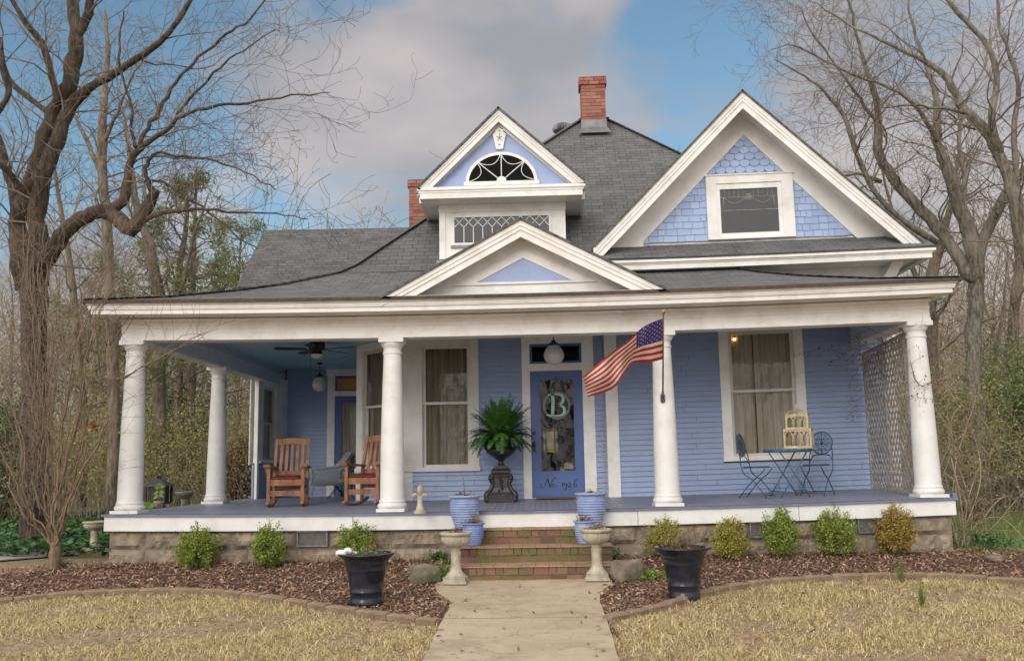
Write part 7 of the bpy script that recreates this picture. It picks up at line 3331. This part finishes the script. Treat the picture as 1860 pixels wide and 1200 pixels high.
limb(mb, sg, R, [(1704, 262, 6, YR1), (1670, 200, 5, YR1 - .5), (1618, 160, 4, YR1 - .9), (1560, 140, 3.5, YR1 - 1.2), (1500, 110, 3, YR1 - 1.4), (1440, 80, 2, YR1 - 1.6), (1400, 90, 1, YR1 - 1.7)], 4, 1.2, 1.3)
limb(mb, sg, R, [(1596, 225, 5, YR1 + .6), (1560, 180, 4, YR1 + .3), (1520, 120, 3, YR1), (1475, 60, 2.5, YR1 - .2), (1450, 10, 1.5, YR1 - .4)], 4, 1.2, 1.3)
limb(mb, sg, R, [(1775, 480, 11, YR1), (1798, 405, 10, YR1 - .2), (1838, 340, 10, YR1 - .5), (1870, 300, 9, YR1 - .7), (1900, 260, 8, YR1 - .8)], 3, .8, 1.2)
limb(mb, sg, R, [(1748, 385, 7, YR1), (1752, 320, 6, YR1 + .4), (1742, 250, 5, YR1 + .6), (1756, 180, 4, YR1 + .8), (1790, 120, 3, YR1 + 1), (1800, 40, 2, YR1 + 1)], 4, 1.0, 1.2)
t = base_empty('bare_tree', 'large spreading grey leafless tree right of the house reaching over the gable', 'tree', 1785, 900, YR1)
finish_tree(t, mb, sg, M['barkgrey'], M['twig'])
mb, sg = MB(), Segs()
Y2 = 5.5
limb(mb, sg, R, [(1960, 930, 20, Y2), (1930, 700, 18, Y2), (1890, 520, 15, Y2), (1858, 430, 14, Y2), (1838, 340, 12, Y2), (1812, 275, 11, Y2), (1782, 228, 10, Y2), (1752, 200, 9, Y2), (1722, 145, 8, Y2), (1682, 112, 6, Y2), (1600, 72, 4, Y2), (1556, 52, 3, Y2), (1500, 20, 2, Y2), (1450, -10, 1, Y2)], 4, .8, 1.2, rstart=.4)
limb(mb, sg, R, [(1815, 280, 10, Y2), (1800, 215, 8, Y2 - .3), (1810, 150, 7, Y2 - .4), (1795, 85, 6, Y2 - .5), (1742, 25, 5, Y2 - .6), (1700, -30, 4, Y2 - .6)], 4, .9, 1.2)
limb(mb, sg, R, [(1858, 430, 8, Y2), (1842, 250, 6, Y2 + .2), (1850, 150, 5, Y2 + .2), (1820, 60, 4, Y2 + .2), (1810, -20, 3, Y2)], 4, .9, 1.2)
limb(mb, sg, R, [(1752, 205, 5, Y2), (1700, 195, 4, Y2 - .4), (1650, 190, 3, Y2 - .6), (1600, 195, 2, Y2 - .8)], 4, 1.0)
t = base_empty('bare_tree', 'pale barked leafless tree at the right edge, leaning in over the large grey tree', 'tree', 1960, 900, Y2)
finish_tree(t, mb, sg, M['barkgrey'], M['twig'])
for (l_, lab) in (([[(1705, 900, 12, 12), (1700, 760, 11.5, 12), (1694, 620, 11, 12), (1690, 520, 12, 12), (1710, 440, 9, 12), (1730, 360, 6, 12), (1740, 280, 4, 12)], [(1692, 560, 7, 12), (1650, 470, 6, 12), (1620, 380, 4, 12), (1600, 300, 3, 12)]], 'grey bare tree just right of the porch, behind the foremost right column'),
                  ([[(1850, 900, 13, 14), (1846, 760, 12, 14), (1840, 600, 11, 14), (1852, 480, 9, 14), (1840, 380, 6, 14), (1850, 280, 4, 14)]], 'grey bare tree standing deep in the thicket at the far right')):
    mb, sg = MB(), Segs()
    for q in l_:
        limb(mb, sg, R, q, 4, .7, 1.5, rstart=.25, rmin=.006)
    t = base_empty('bare_tree', lab, 'tree', l_[0][0][0], 900, l_[0][0][3])
    finish_tree(t, mb, sg, M['barkbrown'], M['twig'])


# ---- woodland trees behind: four grown kinds, then copies
def wood_tree(seed, H_, label, group, barkm):
    R = random.Random(seed)
    t = thing('bare_tree', label, 'tree', (0, 0, 0), 0, group)
    mb, sg = MB(), Segs()
    pts, p, d = [Vector((0, 0, 0))], Vector((0, 0, 0)), Vector((0, 0, 1))
    n = 12
    for i in range(n):
        d = (d + Vector((R.gauss(0, .07), R.gauss(0, .07), .05))).normalized()
        p = p + d * H_ * .78 / n
        pts.append(p.copy())
    r0 = H_ * .0095
    rad = [r0 * (1.25 if i == 0 else (1 - .85 * i / n)) for i in range(n + 1)]
    mb.tube(pts, rad, 8)
    for i in range(4, n + 1):
        for _ in range(R.choice((1, 2, 2))):
            a = R.uniform(0, 2 * PI)
            nd = Vector((math.cos(a) * .75, math.sin(a) * .75, R.uniform(.45, 1.1)))
            grow(sg, R, pts[i], nd, H_ * .36 * R.uniform(.6, 1.1) * (1.15 - .6 * i / n), rad[i] * .55, 3, .05, .16, H_ * .030, .010, .7, dens=.8)
    mb.build('trunk', barkm, t, uv=False)
    sg.build('crown', M['wtwig'], t)
    return t


kinds = [wood_tree(100 + i, 10, 'x', 'x', M['barkbrown']) for i in range(5)]
first_used = [False] * 5
R = random.Random(77)


def put(kind, px, Y, pytop, label, group):
    q = W(px, 600, Y)
    top = W(px, pytop, Y).z
    gz_ = ground_z(q.x, Y)
    sc_ = max(.5, (top - gz_) / 10.5)
    rz = R.uniform(0, 6.28)
    if not first_used[kind]:
        first_used[kind] = True
        o = kinds[kind]
        o.location = (q.x, Y, gz_)
        o.rotation_euler = (0, 0, rz)
        o.scale = (sc_, sc_, sc_)
        o['label'] = label
    else:
        o = dup(kinds[kind], (q.x, Y, gz_), rz, label, sc_)
    o['group'] = group
    return o


roofpeek = [(486, 26, 285, 'bare tree rising above the ridge of the left wing roof'), (600, 30, 320, 'bare tree left of the rear chimney'),
            (690, 24, 300, 'bare tree just left of the rear brick chimney, behind the roof'), (850, 22, 190, 'bare tree whose tip shows left of the dormer gable'),
            (970, 26, 205, 'bare tree whose tip shows between dormer and front chimney'), (1200, 24, 195, 'bare tree whose tip shows right of the front chimney'),
            (1245, 30, 235, 'bare tree whose twigs show left of the big gable roof')]
for i, (px, Y, pt2, lab) in enumerate(roofpeek):
    put(i % 5, px, Y, pt2, lab, 'bare trees rising behind the roof')
for i in range(30):
    px = -60 + i * 19 + R.uniform(-10, 10)
    Y = R.uniform(13, 40)
    put(i % 5, px, Y, R.uniform(370, 560) if px > 120 else R.uniform(300, 500), 'slender brown leafless tree in the woodland left of the house', 'woodland trees left of the house')
for i in range(20):
    px = 1640 + i * 15 + R.uniform(-8, 8)
    Y = R.uniform(13, 40)
    put(i % 5, px, Y, R.uniform(300, 480), 'slender brown leafless tree in the woodland right of the house', 'woodland trees right of the house')
for i, (x, y, h) in enumerate(((-16, -34, 13), (-9, -38, 15), (-3, -33, 12), (3, -40, 16), (9, -35, 13), (15, -38, 15), (21, -33, 12), (-23, -40, 15), (28, -40, 14), (-6, -46, 17), (6, -48, 17), (12, -46, 16), (0, -52, 18), (18, -50, 17), (-13, -50, 17))):
    o = dup(kinds[i % 5], (x, y, ground_z(x, y)), i * 1.3, 'bare tree across the street, seen mirrored in the front windows', h / 10)
    o['group'] = 'bare trees mirrored in the windows'

# ---- pine behind the low limb
R = random.Random(31)
q = W(345, 600, 12)
t = thing('pine_tree', 'green-topped pine tree behind the left columns and the twisting limb', 'tree', (q.x, 12, ground_z(q.x, 12)))
Hp = W(345, 318, 12).z - ground_z(q.x, 12)
mb, sg = MB(), Segs()
mb.tube([(0, 0, 0), (.1, 0, Hp * .4), (0, .1, Hp * .7), (.05, 0, Hp * .97)], [.15, .12, .08, .02], 9)
tips = []
for i in range(64):
    z = Hp * R.uniform(.30, .98)
    a = R.uniform(0, 2 * PI)
    L_ = (1 - z / Hp) * Hp * .38 * R.uniform(.6, 1.1) + .4
    grow(sg, R, (0, 0, z), (math.cos(a), math.sin(a), .35), L_, .03, 2, .03, .14, .35, .008, .7, tips, .8)
mb.build('trunk', M['barkbrown'], t, uv=False)
sg.build('branch', M['twig'], t)
leaf_cloud('needles', tips, M['pine'], .10, 40, .14, t, .17, 5)
for i, (px, Y, py, lab) in enumerate(((432, 24, 400, 'smaller green pine just left of the wing roof, behind the woods'), (180, 30, 470, 'distant green pine behind the straight bare trunks at the left'))):
    q = W(px, 600, Y)
    g_ = ground_z(q.x, Y)
    sc_ = (W(px, py, Y).z - g_) / Hp
    dup(t, (q.x, Y, g_), 1 + i * 2, lab, sc_)

# ---- undergrowth and distant wood
def thicket(name, label, xr, yr_, n, hmin, hmax, seed, leafm=None, nleaf=0, leafs=.03, hleaf=None, cat='undergrowth', rr=.006):
    R = random.Random(seed)
    sg = Segs()
    tips = []
    for i in range(n):
        x, y = xr(R), R.uniform(*yr_)
        if callable(x):
            x = x(y)
        h = R.uniform(hmin, hmax)
        grow(sg, R, (x, y, ground_z(x, y)), (R.uniform(-.5, .5), R.uniform(-.5, .5), 1), h, rr * R.uniform(.8, 1.8), 2, .0, .16, h / 7, rr * .5, .7, tips, .6)
    o = sg.build(name, M['wtwig'])
    tag(o, label, cat, kind='stuff')
    if leafm:
        R2 = random.Random(seed + 1)
        tt_ = [tp for tp in tips if R2.random() < nleaf]
        o2 = leaf_cloud(name + '_leaves', tt_, M[leafm], leafs, 10, .14, None, .6, seed)
        tag(o2, label.replace('stems', 'leaves'), cat, kind='stuff')
    return o


def at_px(lo, hi):
    def f(R):
        px = R.uniform(lo, hi)
        return lambda y: W(px, 800, y).x
    return f


thicket('undergrowth', 'tawny tangle of thicket stems filling the woodland floor left of the porch', at_px(-120, 520), (9.5, 26), 900, 1.2, 3.2, 51, 'brush', .8, .045)
thicket('undergrowth', 'tawny tangle of thicket stems behind the grass right of the porch', at_px(1650, 2050), (10, 24), 620, 1.4, 3.6, 52, 'brush', .8, .045)
thicket('undergrowth', 'tawny brush stems close behind the porch corner at the right', at_px(1690, 1960), (5.5, 10), 260, 1.4, 3.0, 57, 'brush', .9, .026, rr=.004)
thicket('undergrowth', 'olive and yellow brush stems between the left columns', at_px(110, 480), (8.5, 12), 300, 1.2, 2.8, 58, 'brush', .9, .03, rr=.004)
thicket('distant_wood', 'grey-brown distant wood stems behind the left woodland', at_px(-300, 640), (42, 75), 480, 9, 17, 53, None, 0, rr=.05)
thicket('distant_wood', 'grey-brown distant wood stems behind the right woodland', at_px(1560, 2200), (42, 70), 300, 10, 17, 54, None, 0, rr=.05)
thicket('distant_wood', 'leafless wood across the street, mirrored in the window glass', lambda R: R.uniform(-45, 50), (-66, -54), 230, 8, 15, 59, None, 0, rr=.06)
# green evergreen bushes
R = random.Random(61)


def bush(px, Y, hpx0, wpx, label, mat, seed, nb=90, leaf=.04, dead=False):
    q = W(px, 800, Y)
    g_ = ground_z(q.x, Y)
    H_ = W(px, hpx0, Y).z - g_
    s = mpp(q)
    Wd = wpx / 2 * s
    R = random.Random(seed)
    t = thing('bush', label, 'bush', (q.x, Y, g_))
    sg = Segs()
    tips = []
    for i in range(nb):
        a = R.uniform(0, 2 * PI)
        rr_ = R.uniform(0, 1) ** .6 * Wd
        z = H_ * R.uniform(.15, 1) * (1 - .25 * (rr_ / Wd) ** 2)
        e = Vector((rr_ * math.cos(a), rr_ * math.sin(a), z))
        m_ = Vector((e.x * .4, e.y * .4, z * .5))
        sg.add((0, 0, 0), m_, .02, .012)
        grow(sg, R, m_, e - m_, (e - m_).length * 1.05, .01, 1, .02, .12, .2, .004, .7, tips, .9)
        tips.append(e[:])
    sg.build('stem', M['twig'], t)
    leaf_cloud('foliage', tips, M[mat], leaf, 12, .10, t, .6, seed)
    return t


bush(1850, 10.5, 610, 140, 'tall dull green evergreen bush at the far right edge', 'ever', 1, 130)
bush(1760, 12, 700, 120, 'olive green bush behind the porch corner at the right', 'ever', 2, 130)
bush(1905, 7.5, 640, 130, 'green bush cut off by the right edge of the view', 'ever', 3, 160)
bush(10, 10, 720, 110, 'dark green broadleaf bush at the far left edge', 'ivy', 4, 130)
bush(440, 10, 805, 90, 'brown-leaved bush behind the left wing wall', 'deadleaf', 5, 150)
bush(330, 13, 700, 110, 'olive green bush behind the birdbath', 'ever', 6, 110)
# ground ivy at the left, and flowers
rg = np.random.default_rng(15)
x, y = rg.uniform(-15, -3.4, 60000), rg.uniform(1.0, 13, 60000)
ok = (x < -4.25) | (y > 9)
ok &= (x > -4.3 - (y + 13) * .42)
x, y = x[ok], y[ok]
n = len(x)
z = gz_v(x, y) + rg.uniform(.02, .20, n)
u = rg.normal(0, 1, (n, 3))
u[:, 2] *= .35
u /= np.linalg.norm(u, axis=1)[:, None]
v = np.cross(u, rg.normal(0, 1, (n, 3)) * .3 + np.array([0, 0, 1.]))
v /= np.linalg.norm(v, axis=1)[:, None]
l_ = rg.uniform(.03, .065, n)[:, None]
C_ = np.stack([x, y, z], 1)
V = np.stack([C_ - u * l_, C_ + v * l_ * .7, C_ + u * l_, C_ - v * l_ * .7], 1).reshape(-1, 3)
tag(raw('ground_ivy', V, np.arange(n * 4).reshape(-1, 4), M['ivy']), 'dark green ivy covering the ground left of the porch', 'ground cover', kind='stuff')
fl_c = []
R = random.Random(90)
for i in range(70):
    px, py = R.uniform(120, 240), R.uniform(740, 910)
    q = W(px, py, R.uniform(8, 10))
    fl_c.append(q[:])
tag(leaf_cloud('forsythia_flowers', fl_c, M['yellow'], .028, 3, .05, None, .6, 8), 'small yellow blossoms dotted through the thicket left of the first column', 'flowers', kind='stuff')
# daffodil-like green clump near the birdbath
for (px, py, Y, lab, sd) in ((318, 905, 5.2, 'fresh green clump of bulbs in front of the birdbath', 1), (355, 908, 6.4, 'bright green low plants right of the birdbath', 2)):
    q = W(px, py, Y)
    t = thing('bulb_plant', lab, 'plant', (q.x, Y, ground_z(q.x, Y)))
    R = random.Random(sd)
    xx = np.array([R.gauss(0, .16) for _ in range(260)])
    yy = np.array([R.gauss(0, .12) for _ in range(260)])
    V, Fq = blades(xx, yy, np.zeros(260), np.array([R.uniform(.35, .75) for _ in range(260)]), np.full(260, .018), .35, .5)
    raw('leaf_blade', V, Fq, M['spring'], t)
# green grass right of the porch and beyond
x, y = rg.uniform(7.6, 24, 110000), rg.uniform(-1.6, 15, 110000)
ok = (x < 9.0 + (y + 13) * .52) & ((x > 7.85) | (y < -.2)) & (x > 7.6 + np.clip(-y, 0, 2) * .8)
x, y = x[ok], y[ok]
n = len(x)
V, Fq = blades(x, y, gz_v(x, y) - .01, rg.uniform(.05, .13, n), rg.uniform(.006, .012, n), .7, .6)
tag(raw('side_lawn', V, Fq, M['greengrass']), 'green grass growing right of the porch', 'grass', kind='stuff')

# ---- multi-stemmed tan shrub at the left front
R = random.Random(44)
mb, sg = MB(), Segs()
qb = G(98, 1036)
Yb = qb.y
stems = [
    [(98, 1036, 11, 0), (99, 1010, 10.5, 0), (101, 985, 11, 0)],
    [(98, 992, 7, 0), (75, 962, 6, 0), (52, 930, 6, -.1), (40, 880, 5, -.1), (35, 800, 4, 0), (18, 720, 3, .1), (4, 650, 2, .2)],
    [(100, 990, 7, 0), (86, 950, 6, .1), (68, 900, 5, .2), (62, 840, 5, .2), (75, 760, 4, .3), (68, 700, 3, .3), (74, 600, 2.6, .4), (60, 530, 2, .5), (64, 450, 1.2, .5)],
    [(102, 990, 7, 0), (98, 930, 6, -.1), (104, 860, 5.5, -.1), (110, 780, 4, -.1), (124, 700, 3, -.2), (150, 600, 3, -.2), (186, 510, 2, -.2), (222, 430, 1.3, -.2)],
    [(104, 990, 8, 0), (118, 942, 6.5, -.1), (140, 880, 5.5, -.1), (165, 822, 5, -.2), (190, 765, 4.5, -.2), (192, 755, 4, -.2)],
    [(104, 985, 6, 0), (112, 930, 5, .1), (135, 840, 4.5, .1), (158, 770, 4, .1), (178, 708, 3.2, .1), (235, 682, 3, 0), (300, 646, 2.5, 0), (350, 618, 2, 0), (378, 601, 1.4, 0)],
    [(100, 930, 4.5, 0), (106, 820, 4, .2), (128, 660, 3, .3), (155, 560, 2.5, .3), (196, 480, 2, .3), (226, 400, 1.2, .3)],
    [(94, 940, 4.5, 0), (84, 820, 4, .3), (58, 700, 3, .4), (30, 620, 2.4, .4), (8, 540, 2, .4)],
    [(106, 900, 4.5, -.1), (138, 770, 3.5, -.2), (163, 650, 3, -.3), (184, 560, 2.6, -.3), (228, 500, 2, -.3), (276, 430, 1.2, -.3)],
    [(86, 950, 4, .1), (96, 850, 3.4, .2), (92, 720, 3, .2), (108, 600, 2.4, .2), (104, 500, 1.6, .2), (120, 420, 1, .2)],
    [(52, 930, 4, -.1), (20, 860, 3.4, -.2), (-6, 790, 3, -.2), (-30, 700, 2, -.2)],
    [(178, 708, 2.4, .1), (196, 640, 2.2, .1), (238, 560, 2, .1), (262, 500, 1.2, .1)]]
for i, st_ in enumerate(stems):
    wob = 0 if i == 0 else 5
    fine_ = [(a + (R.uniform(-wob, wob) if 0 < k else 0), b_, r * (1 if i == 0 else .55), Yb + yy) for k, (a, b_, r, yy) in enumerate(st_)]
    limb(mb, sg, R, fine_, 3, .0 if i == 0 else 1.3, .5, rstart=.15, rmin=.0022)
    if i > 0:
        for rep_ in range(2):
            ox = R.uniform(-26, 26)
            limb(mb, sg, R, [(a + ox * min(1, k / 2.5) + R.uniform(-7, 7) * (k > 0), b_ + R.uniform(-8, 8) * (k > 0), r * .42, Yb + yy + R.uniform(-.1, .1)) for k, (a, b_, r, yy) in enumerate(st_)], 3, 1.2, .5, rstart=.2, rmin=.002)
t = thing('tan_shrub', 'leafless tan multi-stemmed shrub in the mulch at the left, in front of the big tree', 'shrub', (qb.x, qb.y, ground_z(qb.x, qb.y)))
finish_tree(t, mb, sg, M['myrtle'], island('tan_twig', [(.23, .16, .10, 1), (.15, .11, .075, 1), (.30, .22, .14, 1)], .9))
lf = W(171, 772, Yb - .2)
o = leaf_cloud('dead_leaf_cluster', [lf[:]], island('red_leaf', [(.30, .06, .03, 1), (.22, .05, .03, 1)], .8), .03, 26, .03, None, .6, 3)
tag(o, 'small cluster of dead red-brown leaves caught on the tan shrub', 'leaves')

# ---- climbing rose at the right corner, vine on the lattice
R = random.Random(71)
sg = Segs()
tips = []
q0_ = G(1738, 992)
t = thing('rose_bush', 'rambling thorny rose canes arching in front of the right corner column', 'rose bush', (q0_.x, q0_.y, ground_z(q0_.x, q0_.y)))
for st_ in ([(1740, 990), (1712, 900), (1690, 800), (1662, 735), (1640, 700)], [(1735, 992), (1700, 920), (1668, 850), (1650, 780), (1632, 700)],
            [(1745, 990), (1725, 900), (1706, 830), (1680, 760), (1655, 660), (1650, 620)], [(1750, 990), (1740, 900), (1720, 800), (1740, 740), (1790, 770), (1820, 850)],
            [(1755, 992), (1765, 930), (1740, 840), (1700, 790), (1660, 780)], [(1760, 990), (1790, 930), (1830, 900), (1870, 930)],
            [(1748, 990), (1735, 860), (1750, 780), (1770, 720), (1760, 680)], [(1730, 990), (1690, 950), (1660, 880), (1655, 800)], [(1742, 985), (1780, 880), (1770, 790), (1720, 700), (1690, 690)],
            [(1752, 992), (1772, 950), (1820, 940), (1860, 980)], [(1738, 990), (1716, 940), (1710, 880), (1730, 800), (1700, 740)], [(1745, 990), (1760, 900), (1790, 830), (1850, 800)], [(1740, 990), (1700, 900), (1720, 820), (1760, 790), (1800, 830)], [(1736, 990), (1728, 900), (1736, 820), (1724, 740), (1744, 690)],
            [(1750, 990), (1800, 960), (1850, 900), (1880, 880)], [(1742, 990), (1752, 920), (1730, 870), (1690, 850), (1664, 870)]):
    Yc = q0_.y + R.uniform(-.2, .25)
    P = cr_pts([W(a + R.uniform(-4, 4), b_, Yc + R.uniform(-.12, .12) * k) for k, (a, b_) in enumerate(st_)], 6)
    n = len(P)
    for i in range(n - 1):
        r_ = .012 * (1 - .65 * i / n)
        sg.add(P[i], P[i + 1], r_, r_ * .96)
        if R.random() < .9 and i > 2:
            grow(sg, R, P[i], (R.uniform(-1, 1), R.uniform(-.6, .6), R.uniform(-.4, .8)), R.uniform(.15, .55), .004, 1, -.02, .25, .09, .0018, .8, tips, .7)
o = sg.build('cane', island('rose_cane', [(.30, .20, .13, 1), (.44, .36, .26, 1), (.20, .15, .10, 1)], .8))
o.parent = t
o.matrix_parent_inverse = Matrix.Translation(-Vector(t.location))
R3 = random.Random(5)
o = leaf_cloud('leaf', [tp for tp in tips if R3.random() < .55], M['spring'], .012, 4, .02, t, .6, 4)
o.matrix_parent_inverse = Matrix.Translation(-Vector(t.location))
o = leaf_cloud('dead_leaf', [tp for tp in tips if R3.random() < .25], M['deadleaf'], .016, 3, .03, t, .6, 6)
o.matrix_parent_inverse = Matrix.Translation(-Vector(t.location))
sg = Segs()
tips = []
R = random.Random(81)
for i in range(46):
    px = R.uniform(1574, 1652)
    py = 642 - (px - 1574) * .48 + R.uniform(-4, 18)
    Yv = 2.4 - (px - 1577) / 75 * 1.8 - .04
    grow(sg, R, W(px, py, Yv), (R.uniform(-1, .8), R.uniform(-.7, .2), R.uniform(-.7, .6)), R.uniform(.3, 1.0), .005, 2, -.05, .28, .09, .002, .8, tips, .7)
for st_ in ([(1612, 628, 1.4), (1585, 645, 1.0), (1560, 660, .9), (1535, 668, .8)], [(1640, 600, .5), (1664, 690, .05), (1690, 705, .2), (1680, 730, .05)], [(1655, 660, .4), (1662, 690, .03), (1675, 700, -.02), (1690, 695, .1)],
            [(1650, 620, .5), (1654, 760, .5), (1640, 860, .4)], [(1600, 640, 1.8), (1606, 740, 1.7), (1590, 830, 1.8)]):
    P = cr_pts([W(*q) for q in st_], 6)
    for p_, q_ in zip(P, P[1:]):
        sg.add(p_, q_, .006, .005)
        if R.random() < .6:
            grow(sg, R, p_, (R.uniform(-1, 1), R.uniform(-.6, 0), R.uniform(-.8, .4)), R.uniform(.1, .35), .003, 1, -.06, .25, .07, .0018, .8, tips, .7)
t = thing('climbing_vine', 'withered brown vine draped over the lattice panel and the right corner column', 'vine', (7.4, 1.5, 2.2))
o = sg.build('stem', M['twig'], t)
o.matrix_parent_inverse = Matrix.Translation(-Vector(t.location))
o = leaf_cloud('dead_leaf', [tp for tp in tips if R.random() < .6], M['deadleaf'], .016, 4, .03, t, .6, 16)
o.matrix_parent_inverse = Matrix.Translation(-Vector(t.location))
# low leafy growth at the right corner
weed(1700, 998, 90, 26, 'low green plants at the foot of the rose canes by the right foundation corner', 12, 'ivy', mleaf=.022)
weed(1790, 1000, 110, 34, 'spreading green weeds around the garden hose at the right', 13, 'ivy', mleaf=.024)
weed(1766, 955, 60, 50, 'dry brown weed clump right of the rose canes', 14, 'deadleaf', mleaf=.022)
